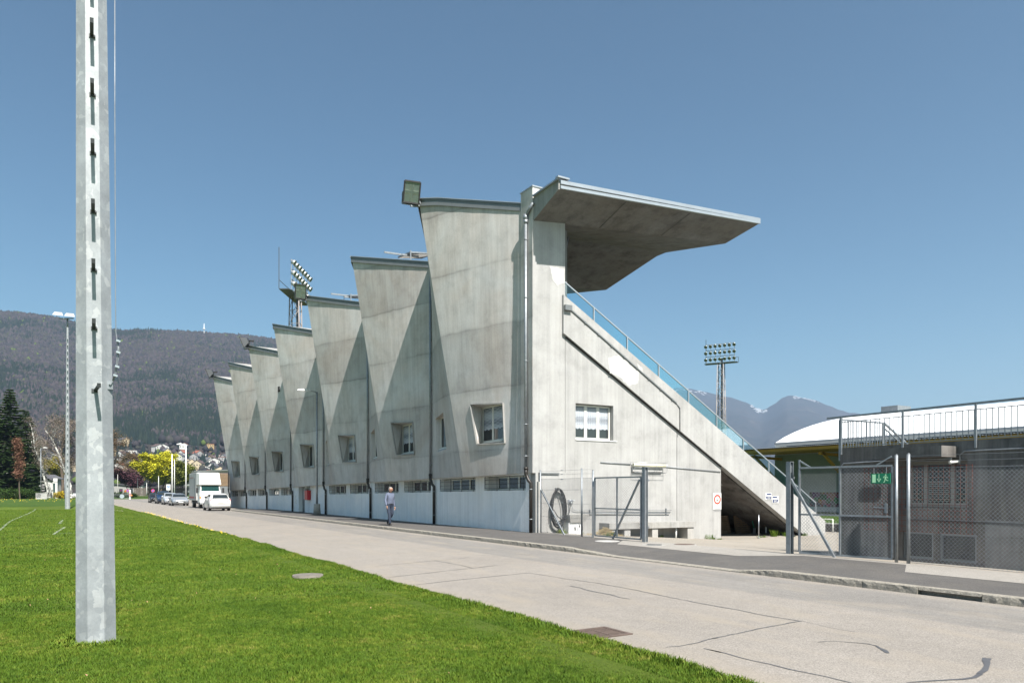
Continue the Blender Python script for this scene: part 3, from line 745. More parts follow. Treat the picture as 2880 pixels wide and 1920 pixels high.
# stair string (sloping parapet) proud of the end wall
m = MB()
m.wall([[(16.3, 9.22), (32.0, .22), (32.0, -.55), (30.6, -.52), (16.3, 7.75)]], lambda u, v, t: (u, YE-.12+t, v), .32); m.build('stair_parapet', M['con_end'], gs)
m = MB(); m.bar((16.47, YE-.03, 7.62), (24.88, YE-.03, 2.77), .05, .05); m.build('groove_shade_bar', M['dark_gap'], gs)  # dark bar standing in for the shade in the groove under the parapet
patch(ragged(0, 0, [(18.42, 7.0), (19.0, 7.15), (19.55, 6.85), (20.05, 6.55), (20.0, 6.1), (19.5, 5.95), (19.0, 6.3), (18.55, 6.4)]), YE-.126, 'repair_patch', M['patch'])
patch(ragged(0, 0, [(19.9, 6.93), (20.2, 6.78), (20.3, 6.5), (20.1, 6.6)], 2, .02), YE-.126, 'repair_patch', M['patch'])
cd = MB(); cd.bar((16.55, YE-.15, 8.72), (22.1, YE-.15, 5.42), .03, .05); cd.tube([(22.1, YE-.15, 5.42), (22.3, YE-.15, 5.22), (22.3, YE-.15, 4.2)], .018, 6)
for i in range(8): xx = 17.3+i*.65; zz = 8.72-(xx-16.55)*.5946; cd.box(xx-.03, xx+.03, YE-.175, YE-.125, zz-.05, zz+.03)
cd.box(16.3, 16.62, YE-.25, YE-.13, 8.62, 8.82); cd.build('cable_duct', M['zinc_dull'], gs)
# glass railing on the parapet
def par_z(x): return 9.22-(x-16.3)*9.0/15.7
rail = MB(); rail.bar((16.3, YE+.02, par_z(16.3)+.62), (31.45, YE+.02, par_z(31.45)+.60), .045, .045); rail.bar((31.45, YE+.02, par_z(31.45)+.62), (31.45, YE+.02, par_z(31.45)-.1), .04)
rl = rail.build('railing', M['zinc'], gs); ptag(rl, 'glass railing that climbs the sloping parapet')
x = 17.85; xs_ = [16.35]
while x < 31.2: xs_.append(x); x += 1.7
for x in xs_[1:]:
    p = MB(); p.box(x-.025, x+.025, YE-.005, YE+.045, par_z(x)-.1, par_z(x)+.60); p.build('post', M['zinc'], rl)
xs_.append(31.4)
for a, b in zip(xs_, xs_[1:]):
    p = MB(); a += .04; b -= .04
    p.wall([[(a, par_z(a)-.04), (b, par_z(b)-.04), (b, par_z(b)+.58), (a, par_z(a)+.58)]], lambda u, v, t: (u, YE+.01+t, v), .02); p.build('glass_pane', M['tint'], rl)
# seating slab, steps and inner walls below it
m = MB(); prof = []; xs0, zs0 = 16.5, 8.95; nst = 20; dx = (31.6-16.5)/nst; dz = (8.95-.05)/nst
for i in range(nst): prof += [(xs0+dx*i, zs0-dz*i), (xs0+dx*(i+1), zs0-dz*i)]
prof += [(31.6, -.7), (30.9, -.7), (16.5, 7.7)]
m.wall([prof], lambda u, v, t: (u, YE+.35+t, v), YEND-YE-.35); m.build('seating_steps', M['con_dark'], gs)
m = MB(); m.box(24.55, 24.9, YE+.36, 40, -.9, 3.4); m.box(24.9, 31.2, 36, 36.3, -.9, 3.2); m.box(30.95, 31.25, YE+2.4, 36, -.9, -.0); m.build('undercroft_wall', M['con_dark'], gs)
m = MB(); m.box(24.92, 28.6, 26.2, 26.6, 1.2, 2.6-.02); m.box(24.92, 29.6, 30.2, 30.6, 1.0, 1.9); m.box(24.92, 27.0, 24.6, 24.8, 1.95, 2.1); m.build('cross_beam', M['con_plain'], gs)
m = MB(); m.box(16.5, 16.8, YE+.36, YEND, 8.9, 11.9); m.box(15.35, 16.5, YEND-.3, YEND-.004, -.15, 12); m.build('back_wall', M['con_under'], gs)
# canopy
def pl(m, pts): m.add(pts, [tuple(range(len(pts)))])
cu = MB(); ct = MB()
FX = 25.55
for k in range(NB):
    y0, y1 = D[k], D[k+1]
    V0, V1 = (15.3, y0, 11.9), (FX, y0, 12.9); W0, W1 = (15.3, y1, 11.9), (FX, y1, 12.9)
    R0, R1, R2 = (15.3, y0+5.15, 13.38), (FX, y0+3.9, 13.6), (FX, y0+4.55, 13.6)
    pl(cu, [V0, V1, R1, R0]); pl(cu, [R0, R1, R2]); pl(cu, [R0, R2, W1, W0])
    v0, v1, w0, w1 = (14.98 if k else 15.07, y0 if k else 24.2, PT), (FX, y0, 13.1), (14.98, y1, PT), (FX, y1, 13.1)
    T = RT(k); r1, r2 = (FX, y0+3.9, 13.82), (FX, y0+4.55, 13.82)
    pl(ct, [v0, T, r1, v1]); pl(ct, [T, r2, r1]); pl(ct, [T, w0, w1, r2])
    pl(ct, [V1, v1, r1, R1]); pl(ct, [R1, r1, r2, R2]); pl(ct, [R2, r2, w1, W1])
# near gable plate
G0, G1 = (15.0, 21.74, 12.44), (FX, 21.87, 13.2); g0, g1 = (15.0, 21.74, 12.76), (FX, 21.87, 13.42)
V0, V1, v0, v1 = (15.0, YE-.02, 11.85), (FX, D[0], 12.9), (15.0, YE-.02, 12.72), (FX, D[0], 13.1)
pl(cu, [G0, G1, V1, V0]); pl(cu, [V0, V1, (FX, D[0], 12.9), (15.3, D[0], 11.9)][:4] if 0 else [V0, V1, (15.3, D[0]+.01, 11.9)]); pl(ct, [g0, v0, v1, g1]); pl(ct, [G1, g1, v1, V1]); pl(ct, [G0, V0, v0, g0]); pl(ct, [G0, g0, g1, G1])
pl(ct, [(15.3, D[-1], 11.9), (FX, D[-1], 12.9), (FX, D[-1], 13.1), (14.98, D[-1], PT)])
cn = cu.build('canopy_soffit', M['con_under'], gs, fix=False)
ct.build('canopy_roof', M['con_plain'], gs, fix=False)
m = MB(); ga, gb = Vector(G0), Vector(G1); ta, tb = Vector(g0), Vector(g1)
for p, q, hh in ((ga.lerp(ta, .22), gb.lerp(tb, .25), .105), (ga.lerp(ta, .78), gb.lerp(tb, .78), .13)):
    m.bar(p+Vector((.05, -.045, 0)), q+Vector((.03, -.045, 0)), .07, hh)
m.build('gable_trim', M['zinc'], gs)
m = MB(); m.bar((14.98, YE-.05, 12.74), (14.98, 21.70, 12.80), .14, .05); m.box(14.9, 15.4, 21.62, 21.80, 12.82, 12.88); m.build('rear_trim', M['zinc'], gs)
m = MB()
for k in range(NB):
    y0 = D[k]
    for p, q in (((FX, y0, 13.12), (FX, y0+3.9, 13.84)), ((FX, y0+3.9, 13.84), (FX, y0+4.55, 13.84)), ((FX, y0+4.55, 13.84), (FX, y0+BW, 13.12))): m.bar((p[0]+.03, p[1], p[2]-.03), (q[0]+.03, q[1], q[2]-.03), .06, .1)
m.bar((FX+.03, 21.9, 13.42), (FX+.03, D[0], 13.1), .06, .1); m.build('front_trim', M['zinc_dull'], gs)
m = MB()   # seams cast into the soffit
for t in (.3, .62):
    m.bar(Vector(V0).lerp(Vector(V1), t)+Vector((.0, -.02, -.004)), Vector(G0).lerp(Vector(G1), t)+Vector((0, .02, -.004)), .02, .004)
m.build('soffit_joint', M['dark_gap'], gs)
# steel hangers below the canopy
m = MB(); hx, hy = 19.3, 27.0
m.bar((hx-.1, hy, 13.2), (hx-.55, hy, 11.35), .07); m.bar((hx+.1, hy+.5, 12.9), (hx-.25, hy+.5, 11.3), .05); m.bar((hx-1.0, hy, 13.1), (hx-.32, hy, 12.3), .05)
m.build('canopy_hanger', M['galv'], gs)
m = MB(); m.box(17.2, 18.7, 28.0, 29.2, 11.2, 12.6); m.build('dark_box', M['dark_metal'], gs)  # plain dark box below the canopy, near the steel hangers
# small louvre opening in the third bay and roof hatches with rails
m = MB(); p = panel_pt(4, .35, .72); m.box(p.x-.03, p.x+.1, p.y-.25, p.y+.25, p.z-.2, p.z+.2); m.build('vent', M['dark_gap'], gs)
def roof_hatch(k, x, y, w_, l_, lab):
    z = 13.62; t = thing('roof_hatch', lab, 'roof hatch', (x, y, z), 'tilted skylight hatches on the bay roofs')
    a = MB(); a.add([(x, y, z+.1), (x+w_, y+.1, z+.28), (x+w_, y+l_, z+.48), (x, y+l_, z+.3), (x, y, z+.05), (x+w_, y+.1, z+.23), (x+w_, y+l_, z+.43), (x, y+l_, z+.25)], [(0,1,2,3),(7,6,5,4),(0,4,5,1),(1,5,6,2),(2,6,7,3),(3,7,4,0)]); a.build('panel', M['glass'], t)
    b = MB(); 
    for i, j in ((0,1),(1,2),(2,3),(3,0)):
        q = [(x, y, z+.1), (x+w_, y+.1, z+.28), (x+w_, y+l_, z+.48), (x, y+l_, z+.3)]; b.bar(q[i], q[j], .07)
    b.bar((x-.9, y+l_*.8, z+.33), (x+.4, y+l_*.8, z+.36), .08); b.bar((x-.3, y+l_*.25, z+.05), (x+.6, y+l_*.25, z+.1), .08)
    for q in ((x, y), (x+w_, y), (x, y+l_)): b.bar((q[0], q[1], z-.6), (q[0], q[1], z+.2), .05)
    b.build('frame', M['galv'], t)
roof_hatch(1, 14.7, 34.3, 1.3, 1.6, 'tilted glass roof hatch on the second bay, beside the tall near bay')
roof_hatch(2, 14.7, 43.4, 1.0, 1.3, 'small glass roof hatch peeping over the third bay roof')
# floodlights on the roof tips of bays 1, 3, 5 and 7
labs = ['large square floodlight on the roof tip of the nearest bay', 'square floodlight on a bay tip in front of the left lattice mast', 'black floodlight on the roof tip of the third bay from the far end', 'black floodlight on the roof tip of the farthest bay']
def floodlight(k, lab, nv=(-.50, -.80, -.32), dim=(.36, .46), face=True):
    t = thing('floodlight', lab, 'floodlight', (12.78, D[k]+5.25, 14.1), 'floodlights on the roof tips')
    x, y, z = 12.78, D[k]+5.25, 14.1; cx, cy, cz = x-.36, y-.15, z+.2
    nrm = Vector(nv).normalized(); rt_ = nrm.cross(Vector((0,0,1))).normalized(); up = rt_.cross(nrm).normalized(); c = Vector((cx, cy, cz))
    rot = Matrix.Rotation(R(-8), 3, nrm); rt_ = rot @ rt_; up = rot @ up
    def P(a, b, d_): return c+rt_*a+up*b+nrm*d_
    h = MB(); w2, h2 = dim
    h.loft([[P(-w2, -h2, 0), P(w2, -h2, 0), P(w2, h2, 0), P(-w2, h2, 0)], [P(-.16, -.2, -.42), P(.16, -.2, -.42), P(.16, .2, -.42), P(-.16, .2, -.42)]]); h.build('housing', M['dark_metal'], t)
    f = MB()
    for a, b in (((-w2,-h2),(w2,-h2)),((w2,-h2),(w2,h2)),((w2,h2),(-w2,h2)),((-w2,h2),(-w2,-h2))): f.bar(P(*a, .02), P(*b, .02), .06)
    f.build('bezel', M['black'], t)
    g_ = MB(); g_.add([P(-w2+.03, -h2+.03, .03), P(w2-.03, -h2+.03, .03), P(w2-.03, h2-.03, .03), P(-w2+.03, h2-.03, .03)], [(0,1,2,3)]); g_.build('lens', M['lens'], t)
    for (a0, b0, a1, b1) in ((-.34,-.44,-.03,-.03),(.03,-.44,.34,-.03),(-.34,.03,-.03,.44),(.03,.03,.34,.44)):
        r_ = MB(); r_.add([P(a0,b0,.035), P(a1,b0,.035), P(a1,b1,.035), P(a0,b1,.035), P((a0+a1)/2,(b0+b1)/2,.02)], [(0,1,4),(1,2,4),(2,3,4),(3,0,4)]); r_.build('reflector', M['lens2'], t)
    a = MB(); a.bar((x+.12, y, z-.25), (x-.35, y, z-.32), .07); a.bar((x-.35, y, z-.32), P(0, -h2-.06, -.1), .06); a.bar(P(-w2-.06, -h2-.06, -.1), P(w2+.06, -h2-.06, -.1), .05); a.bar(P(w2+.06, -h2-.06, -.1), P(w2+.06, 0, -.1), .05)
    a.bar((x+.05, y-.12, z-.2), (x-.05, y-.1, z+.35), .05); a.bar((x+.0, y-.1, z+.35), P(.2, .0, -.38), .07); a.build('bracket', M['galv'], t)
    b_ = MB(); b_.bar(P(.1, -.05, -.42), P(.45, -.1, -.62), .2, .14); b_.build('gear_box', M['black'], t)
M['lens'] = simple('green_lamp_glass', (.15, .19, .175), .12, .2, .2, 3, 6, spec=.8); M['lens2'] = simple('lamp_reflector', (.30, .34, .32), .25, .6, .4, 4, 8)
for k, lb in zip((0, 2, 4, 6), labs): floodlight(k, lb, *(((-.50, -.80, -.32), (.33, .42)) if k < 3 else ((-.8, .62, -.4), (.40, .46))))

# the ground climbs gently along the road, so the level stand sinks into it towards its far end
def settle(o):
    if o.type == 'MESH' and not o.data.get('settled'):
        me = o.data; org = Vector((0, 0, 0)); p = o
        while p is not None: org += p.location; p = p.parent
        for v in me.vertices:
            yw = v.co.y+org.y
            if yw > 24.5: v.co.z -= .0105*(yw-24.5)
        me['settled'] = 1
    for c in o.children: settle(c)
settle(gs)
for o in list(C.objects):
    if o.parent is None and o.name.startswith(('floodlight', 'roof_hatch')): settle(o)
# ================================================================ fence, gates and yard things (stadium side)
def chainlink(m, p, q, z0, z1, pitch=.085, r=.0032, z0b=None, z1b=None):
    p = Vector((p[0], p[1], 0)); q = Vector((q[0], q[1], 0)); L = (q-p).length; dd = (q-p)/L; h = z1-z0
    zb = (z0b if z0b is not None else z0)-z0
    nrm = Vector((-dd.y, dd.x, 0))
    def P(u, v): return p+dd*u+Vector((0, 0, z0+v+zb*u/L))
    c = -h
    while c < L:
        for s_ in (1, -1):
            a = (c, 0) if s_ > 0 else (c, h); u0, u1 = c, c+h
            lo, hi = max(u0, 0), min(u1, L)
            if hi-lo < .02: continue
            v0 = (lo-c) if s_ > 0 else h-(lo-c); v1 = (hi-c) if s_ > 0 else h-(hi-c)
            A, B = P(lo, v0), P(hi, v1); t = (B-A).normalized(); bb = t.cross(nrm).normalized()
            vs = []
            for X in (A, B):
                for k in range(3): an = 2.094*k; vs.append(X+(nrm*math.cos(an)+bb*math.sin(an))*r)
            m.add(vs, [(0,1,4,3),(1,2,5,4),(2,0,3,5)], 0, True)
        c += pitch
    return m
GX = 15.25; GR = 15.42
def post(parent, x, y, z0, z1, r=.035, name='post'):
    m = MB(); m.cyl(x, y, z0-.05, z1, r, n=10); m.cyl(x, y, z1, z1+.02, r*1.05, r*.5, n=10); return m.build(name, M['galv'], parent)
def zg(y): return wz(GX, y)
# short fence between the end wall and the small gate
t = thing('chain_link_fence', 'chain-link fence panel with a diagonal stay between the end wall and the small gate', 'fence', (GX, 21.6, .1), 'chain-link fences along the yard')
post(t, GX, 23.3, .1, 2.47); post(t, GX, 20.69, .1, 2.47); post(t, GX+.02, 20.08, .1, 2.4)
m = MB(); chainlink(m, (GX, 23.28), (GX, 20.1), .16, 2.15); m.build('wire_mesh', M['galv'], t, fix=False)
m = MB(); m.bar((GX, 23.25, 1.75), (GX-.02, 21.7, .12), .045); m.build('stay', M['galv'], t)
m = MB()
for z in (.16, .75, 1.25, 1.75, 2.15, 2.3, 2.44):
    m.tube([(GX, 23.3, z), (GX, 22, z-.012), (GX, 20.69, z), (GX, 20.08, z-.01)], .004, 4)
for z in (2.44, 2.3, 2.12, 1.28, .78): m.tube([(GX-.01, 21.95, z), (GX-.01, 21.8, z)], .014, 6)
m.build('strain_wire', M['galv'], t)
# small gate leaf, closed
def gate(name, label, A, B, z0, z1, mids, rails, brace, z0b=0.0, hr=.035):
    """A, B: (x, y) ends"""
    t = thing(name, label, 'gate', (A[0], A[1], .1), 'wire mesh gate leaves')
    A = Vector((A[0], A[1], 0)); B = Vector((B[0], B[1], 0)); L = (B-A).length; d_ = (B-A)/L
    def P(u, z): return A+d_*u+Vector((0, 0, z))
    f = MB()
    for z in (z0, z1): f.bar(P(0, z), P(L, z), .045)
    for u in (0, L): f.bar(P(u, z0+.022), P(u, z1-.022), .045)
    for u in mids: f.bar(P(u*L, z0+.022), P(u*L, z1-.022), .04)
    for z in rails: f.bar(P(.02, z), P(L-.02, z), .038)
    f.build('frame', M['galv'], t)
    m = MB(); chainlink(m, (A.x, A.y), (B.x, B.y), z0+.02, z1-.02); m.build('wire_mesh', M['galv'], t, fix=False)
    if brace:
        b = MB(); b.bar(P(brace[0]*L, brace[1]), P(brace[2]*L, brace[3]), .05); b.build('brace', M['galv'], t)
    return t, P, L
t, P, L = gate('mesh_gate', 'wire mesh gate leaf standing in front of the stone bench', (GX, 19.95), (GX, 17.6), .2, 2.14, (.5,), (1.12,), (.97, 2.05, .40, .12))
b = MB(); b.bar((GX-.05, 20.0, .12), (GX-.05, 20.0, 1.85), .04, .03); b.bar((GX-.08, 19.97, 1.1), (GX-.08, 19.97, 1.45), .03, .05); b.build('lock_bolt', M['galv'], t)
def big_post(x, y, lab):
    t = thing('gate_post', lab, 'gate post', (x, y, .1), 'heavy steel gate posts')
    m = MB(); m.box(x-.05, x+.05, y-.008, y+.008, .05, 2.42); m.box(x-.065, x-.0502, y-.065, y+.065, .05, 2.42); m.box(x+.0502, x+.065, y-.065, y+.065, .05, 2.42); m.box(x-.07, x+.07, y-.07, y+.07, 2.422, 2.435); m.build('beam', M['galv'], t)
    h = MB()
    for z in (.55, 2.0): h.box(x+.067, x+.15, y-.03, y+.03, z, z+.06)
    h.build('hinge', M['steel'], t)
big_post(GX, 17.42, 'heavy steel gate post beside the small mesh gate in front of the bench')
big_post(GR+.12, 12.32, 'heavy steel gate post right of the dark opening, carrying the large gate')
t, P, L = gate('mesh_gate', 'large wire mesh gate leaf carrying the green emergency exit sign', (GR+.14, 12.05), (GR+.5, 9.86), .17, 2.27, (.46,), (1.12,), None)
b = MB(); b.bar((GR+.10, 12.28, 2.0), (GR+.2, 11.1, .1), .055); b.bar(P(.0, 2.27), P(.0, 2.47), .04); b.bar(P(0, 2.45), P(.28, 2.28), .03); b.bar(P(L-.35, 2.29), P(L-.02, 2.48), .03); b.build('brace', M['galv'], t)
b = MB(); b.bar(P(L-.42, 1.33), P(L-.1, 1.31), .02); b.box(P(L-.14, 0).x-.015, P(L-.14, 0).x+.015, P(L-.14, 0).y-.03, P(L-.14, 0).y+.03, 1.2, 1.42); b.build('latch', M['galv'], t)
# emergency exit sign hung on the gate leaf
ex = thing('exit_sign', 'green emergency exit sign with running figure, hung on the large mesh gate', 'sign', tuple(P(L*.82, 2.0)-Vector((.06, 0, 0))))
def Q(u, z, d_=0): return P(L*.805+u*.55, 1.868+z*.58) + Vector((-.055-d_, 0, 0))   # u along the leaf, z up
SW, SH = .80*.98, .40
SW = .78
m = MB(); m.add([Q(0,0,0),Q(SW,0,0),Q(SW,SH,0),Q(0,SH,0),Q(0,0,.02),Q(SW,0,.02),Q(SW,SH,.02),Q(0,SH,.02)], [(0,1,2,3),(7,6,5,4),(0,4,5,1),(1,5,6,2),(2,6,7,3),(3,7,4,0)]); 
M['sign_green'] = simple('sign_green', (.003, .15, .075), .5, var=.05); M['sign_lt'] = simple('sign_pale_green', (.38, .68, .42), .5, var=.03)
m.build('board', M['sign_green'], ex)
def flat(m, pts, d_): m.add([Q(a, b, d_) for a, b in pts], [tuple(range(len(pts)))])
s = MB(); flat(s, [(.06,.04),(.20,.04),(.20,.36),(.06,.36)], .023); flat(s, [(.315,.16),(.345,.16),(.345,.37),(.315,.37)], .023); flat(s, [(.24,.19),(.33,.05),(.42,.19),(.385,.20),(.33,.11),(.275,.20)], .023)
cx, cz = .60, .335; flat(s, [(cx+.032*math.cos(i*.7), cz+.032*math.sin(i*.7)) for i in range(9)], .023)
def limb(pts, w_):
    for (a, b), (c, d_) in zip(pts, pts[1:]):
        l_ = math.hypot(c-a, d_-b); nx, ny = -(d_-b)/l_*w_/2, (c-a)/l_*w_/2; flat(s, [(a+nx, b+ny), (c+nx, d_+ny), (c-nx, d_-ny), (a-nx, b-ny)], .0235)
limb([(.60,.29),(.585,.17)], .07); limb([(.61,.28),(.66,.25),(.69,.21)], .028); limb([(.59,.28),(.53,.27),(.50,.22)], .028); limb([(.60,.17),(.65,.12),(.70,.12)], .034); limb([(.58,.17),(.56,.10),(.52,.04)], .034)
s.build('pictogram', M['sign_lt'], ex, fix=False)
hk = MB(); hk.bar(Q(.1,.40), Q(.1,.62), .012); hk.bar(Q(.6,.40), Q(.6,.66), .012); hk.build('hanger', M['galv'], ex)
# long fence to the right of the large gate
t = thing('chain_link_fence', 'long chain-link fence with a slanted stay in front of the dark terrace building', 'fence', (16, 6, .1), 'chain-link fences along the yard')
post(t, GR+.52, 9.78, .1, 2.5); post(t, GR+.28, 9.36, .1, 2.5, .038); post(t, GR+.35, 4.6, .1, 2.5, .038)
m = MB(); chainlink(m, (GR+.28, 9.34), (GR+.35, 3.2), .14, 2.2); m.build('wire_mesh', M['galv'], t, fix=False)
m = MB(); m.bar((GR+.1, 6.85, .1), (GR+.33, 4.62, 2.0), .05); m.build('stay', M['galv'], t)
m = MB()
for z in (.15, 1.1, 2.2, 2.34, 2.46): m.tube([(GR+.28, 9.36, z), (GR+.31, 6.5, z-.02), (GR+.35, 3.2, z)], .004, 4)
m.build('strain_wire', M['galv'], t)
# security camera pair on the wall of the dark building comes with that building
# ---- things against the end wall
t = thing('hose_coil', 'black hose hanging in a tall coil beside the wash basin', 'hose', (16.3, YE-.15, 1.0))
m = MB(); rh = random.Random(2)
def hx(px, py, y): s = y/ray(px)[1]; return ray(px)[0]*s, zat(py, s)
for i in range(7):
    cx_, cz_ = 16.02+rh.uniform(-.05, .06), 1.02-.02*i; w_, h_ = .30+rh.uniform(-.04, .06), .72+rh.uniform(-.12, .08)
    top = 1.78+rh.uniform(-.03, .03); pts = []
    for j in range(29):
        a = 2*math.pi*j/28; zz = top-h_+h_*math.cos(a)*1.0; pts.append((cx_+w_*math.sin(a)*(1-.12*math.cos(a)), YE-.08-.025*i, max(zz, .12)))
    m.tube(pts, .018, 6, cap=False)
m.tube([(15.78, YE-.2, 1.0), (15.9, YE-.28, .75), (16.1, YE-.28, .62), (16.35, YE-.25, .66), (16.55, YE-.16, .9), (16.62, YE-.1, 1.1), (16.6, YE-.1, 1.28)], .018, 6)
m.tube([(15.62, YE-.2, .4), (15.7, YE-.3, .2), (15.9, YE-.3, .13), (16.1, YE-.25, .13)], .018, 6)
m.build('hose', M['black'], t); h = MB(); h.bar((16.0, YE-.25, 1.74), (16.0, YE-.004, 1.8), .05); h.build('hook', M['galv'], t)
t = thing('wash_basin', 'grey stone wash basin with white pedestal under a tap on the end wall', 'wash basin', (16.8, YE-.25, .1))
m = MB(); x0, x1 = 16.32, 17.28
m.loft([[(x0+.1, YE-.40, .50), (x1-.18, YE-.40, .50), (x1-.18, YE-.004, .50), (x0+.1, YE-.004, .50)], [(x0, YE-.50, .80), (x1, YE-.50, .80), (x1, YE-.004, .80), (x0, YE-.004, .80)]], cap=False)
m.add([(x0+.1, YE-.40, .50), (x1-.18, YE-.40, .50), (x1-.18, YE-.004, .50), (x0+.1, YE-.004, .50)], [(0,1,2,3)])
m.add([(x0, YE-.5, .80), (x1, YE-.5, .80), (x1, YE-.004, .80), (x0, YE-.004, .80), (x0+.06, YE-.44, .80), (x1-.06, YE-.44, .80), (x1-.06, YE-.06, .80), (x0+.06, YE-.06, .80), (x0+.12, YE-.4, .6), (x1-.14, YE-.4, .6), (x1-.14, YE-.08, .6), (x0+.12, YE-.08, .6)],
      [(0,1,5,4),(1,2,6,5),(2,3,7,6),(3,0,4,7),(4,5,9,8),(5,6,10,9),(6,7,11,10),(7,4,8,11),(8,9,10,11)]); m.build('basin', M['con_light'], t)
m = MB(); m.box(16.38, 16.98, YE-.34, YE-.005, -.1, .498); m.build('pedestal', M['white_wall'], t)
m = MB(); m.tube([(16.62, YE-.02, 1.28), (16.62, YE-.18, 1.28), (16.62, YE-.2, 1.2)], .016, 6); m.tube([(16.72, YE-.02, 1.3), (16.72, YE-.14, 1.3), (16.78, YE-.16, 1.36)], .014, 6); m.cyl(16.62, YE-.12, 1.28, 1.36, .02, n=6); m.box(16.56, 16.8, YE-.03, YE-.002, 1.22, 1.36); m.build('tap', M['steel'], t)
m = MB(); m.cyl(16.8, YE-.45, .30, .42, .02, n=8); m.tube([(16.66, YE-.36, .32), (16.68, YE-.35, .2)], .025, 6); m.build('drain_stub', M['dark_metal'], t)
# wall pipes with brackets
t = thing('water_pipe', 'pair of thin grey water pipes running along the end wall above the bench', 'pipe', (20, YE-.06, .9))
m = MB(); m.tube([(16.75, YE-.06, 1.1), (16.78, YE-.06, .98), (16.95, YE-.06, .94), (21.9, YE-.06, .88)], .011, 6); m.build('upper_pipe', M['galv'], t)
m = MB(); m.tube([(17.2, YE-.06, .84), (21.8, YE-.06, .76)], .018, 8); m.build('lower_pipe', M['galv'], t)
m = MB()
for x in (17.6, 19.0, 20.3, 21.6): m.box(x-.006, x+.006, YE-.08, YE-.002, .72, .97)
m.build('pipe_bracket', M['galv'], t)
# wall lamp with conduit
t = thing('wall_lamp', 'caged tube lamp on the end wall above the steel gate post', 'lamp', (20.7, YE-.1, 2.75))
zl = 2.76
m = MB(); m.box(19.75, 21.35, YE-.10, YE-.004, zl-.26, zl+.02); m.build('reflector', M['con_light'], t)
m = MB(); m.tube([(19.72, YE-.16, zl), (21.45, YE-.16, zl-.02)], .07, 10); m.build('lamp_tube', simple('yellowed_plastic', (.62, .60, .46), .4), t)
m = MB()
for x in (19.72, 20.3, 20.9, 21.47): m.tube([(x, YE-.01, zl+.12), (x, YE-.24, zl+.1), (x, YE-.26, zl-.1), (x, YE-.24, zl-.3), (x, YE-.01, zl-.32)], .008, 5)
for z in (zl+.1, zl-.1, zl-.3): m.tube([(19.72, YE-.25, z), (21.47, YE-.25, z)], .008, 5)
m.build('wire_cage', M['steel'], t)
m = MB(); m.tube([(18.15, YE-.03, 2.84), (19.7, YE-.03, 2.79)], .016, 6); m.tube([(21.4, YE-.03, 2.73), (24.85, YE-.03, 2.55)], .016, 6); m.build('conduit', M['galv'], t)
# stone bench
t = thing('stone_bench', 'long concrete slab bench on block piers against the end wall', 'bench', (20.3, 23.0, -.2))
m = MB(); m.loft([[(18.1, 22.75, .20), (22.75, 22.75, .18), (22.75, YE-.003, .18), (18.1, YE-.003, .20)], [(18.1, 22.75, .44), (22.75, 22.75, .42), (22.75, YE-.003, .42), (18.1, YE-.003, .44)]]); m.build('slab', M['con_plain'], t)
for a, b in ((18.15, 18.45), (18.9, 19.2), (20.35, 20.65), (22.3, 22.65)): m = MB(); m.box(a, b, 22.8, YE-.003, -.6, .178); m.build('pier', M['con_light'], t)
m = MB(); m.tube([(21.75, 22.9, .18), (21.73, 22.9, -.35)], .035, 8); m.build('pipe_leg', M['white_paint'], t)
m = MB()
rg_ = random.Random(4)
for i in range(900):
    a = rg_.uniform(0, 6.28); rr_ = abs(rg_.gauss(0, .42)); x = 17.75+math.cos(a)*rr_; y = 22.55+math.sin(a)*rr_*.5; z = yz(x)+.02+max(0, .3-rr_*.42)*rg_.random()
    b = rg_.uniform(0, 6.28); l_ = rg_.uniform(.05, .14); dx_, dy_, dz_ = math.cos(b)*l_, math.sin(b)*l_, rg_.uniform(-.03, .06)
    m.add([(x, y, z), (x+dx_, y+dy_, z+dz_), (x+dx_*.5+.012, y+dy_*.5+.012, z+dz_*.5+.012)], [(0,1,2)])
M['hay'] = simple('dry_cut_grass', (.26, .20, .10), .95, var=.4, sc=9); tag(m.build('grass_clippings', M['hay'], fix=False), 'heap of dry brown grass clippings beside the bench behind the fence', 'clippings', None, 'stuff')
# weeds at the wall foot
def tuft(m, x, y, z, n, h, r, rnd):
    for i in range(n):
        a = rnd.uniform(0, 6.28); q = rnd.uniform(0, r); bx, by = x+math.cos(a)*q, y+math.sin(a)*q; hh = h*rnd.uniform(.5, 1.2); a2 = rnd.uniform(0, 6.28); w_ = .006
        tx, ty = math.cos(a2)*hh*.5, math.sin(a2)*hh*.5; px_, py_ = -math.sin(a2)*w_, math.cos(a2)*w_
        m.add([(bx-px_, by-py_, z), (bx+px_, by+py_, z), (bx+tx*.4+px_, by+ty*.4+py_, z+hh*.6), (bx+tx*.4-px_, by+ty*.4-py_, z+hh*.6), (bx+tx, by+ty, z+hh)], [(0,1,2,3),(3,2,4)])
rw = random.Random(9); m = MB()
for x, y, h_, n_ in ((16.0, 23.1, .16, 90), (16.3, 23.2, .14, 60), (16.9, 23.2, .10, 60), (23.9, 23.2, .22, 50), (24.2, 23.2, .1, 40), (24.6, 23.1, .08, 60), (19.0, 23.1, .12, 40), (28.7, 23.6, .3, 160), (29.4, 23.5, .2, 160), (30.2, 23.3, .14, 160), (27.6, 23.4, .1, 80), (29.0, 23.0, .08, 120), (17.8, 22.3, .15, 120), (21.0, 23.2, .1, 40)):
    for q in range(4): tuft(m, x+rw.uniform(-.25, .25), y+rw.uniform(-.08, .08), yz(x), n_//4, h_, .14, rw)
tag(m.build('weeds', M['blade'], fix=False), 'green weeds growing along the foot of the concrete end wall', 'weeds', None, 'stuff')
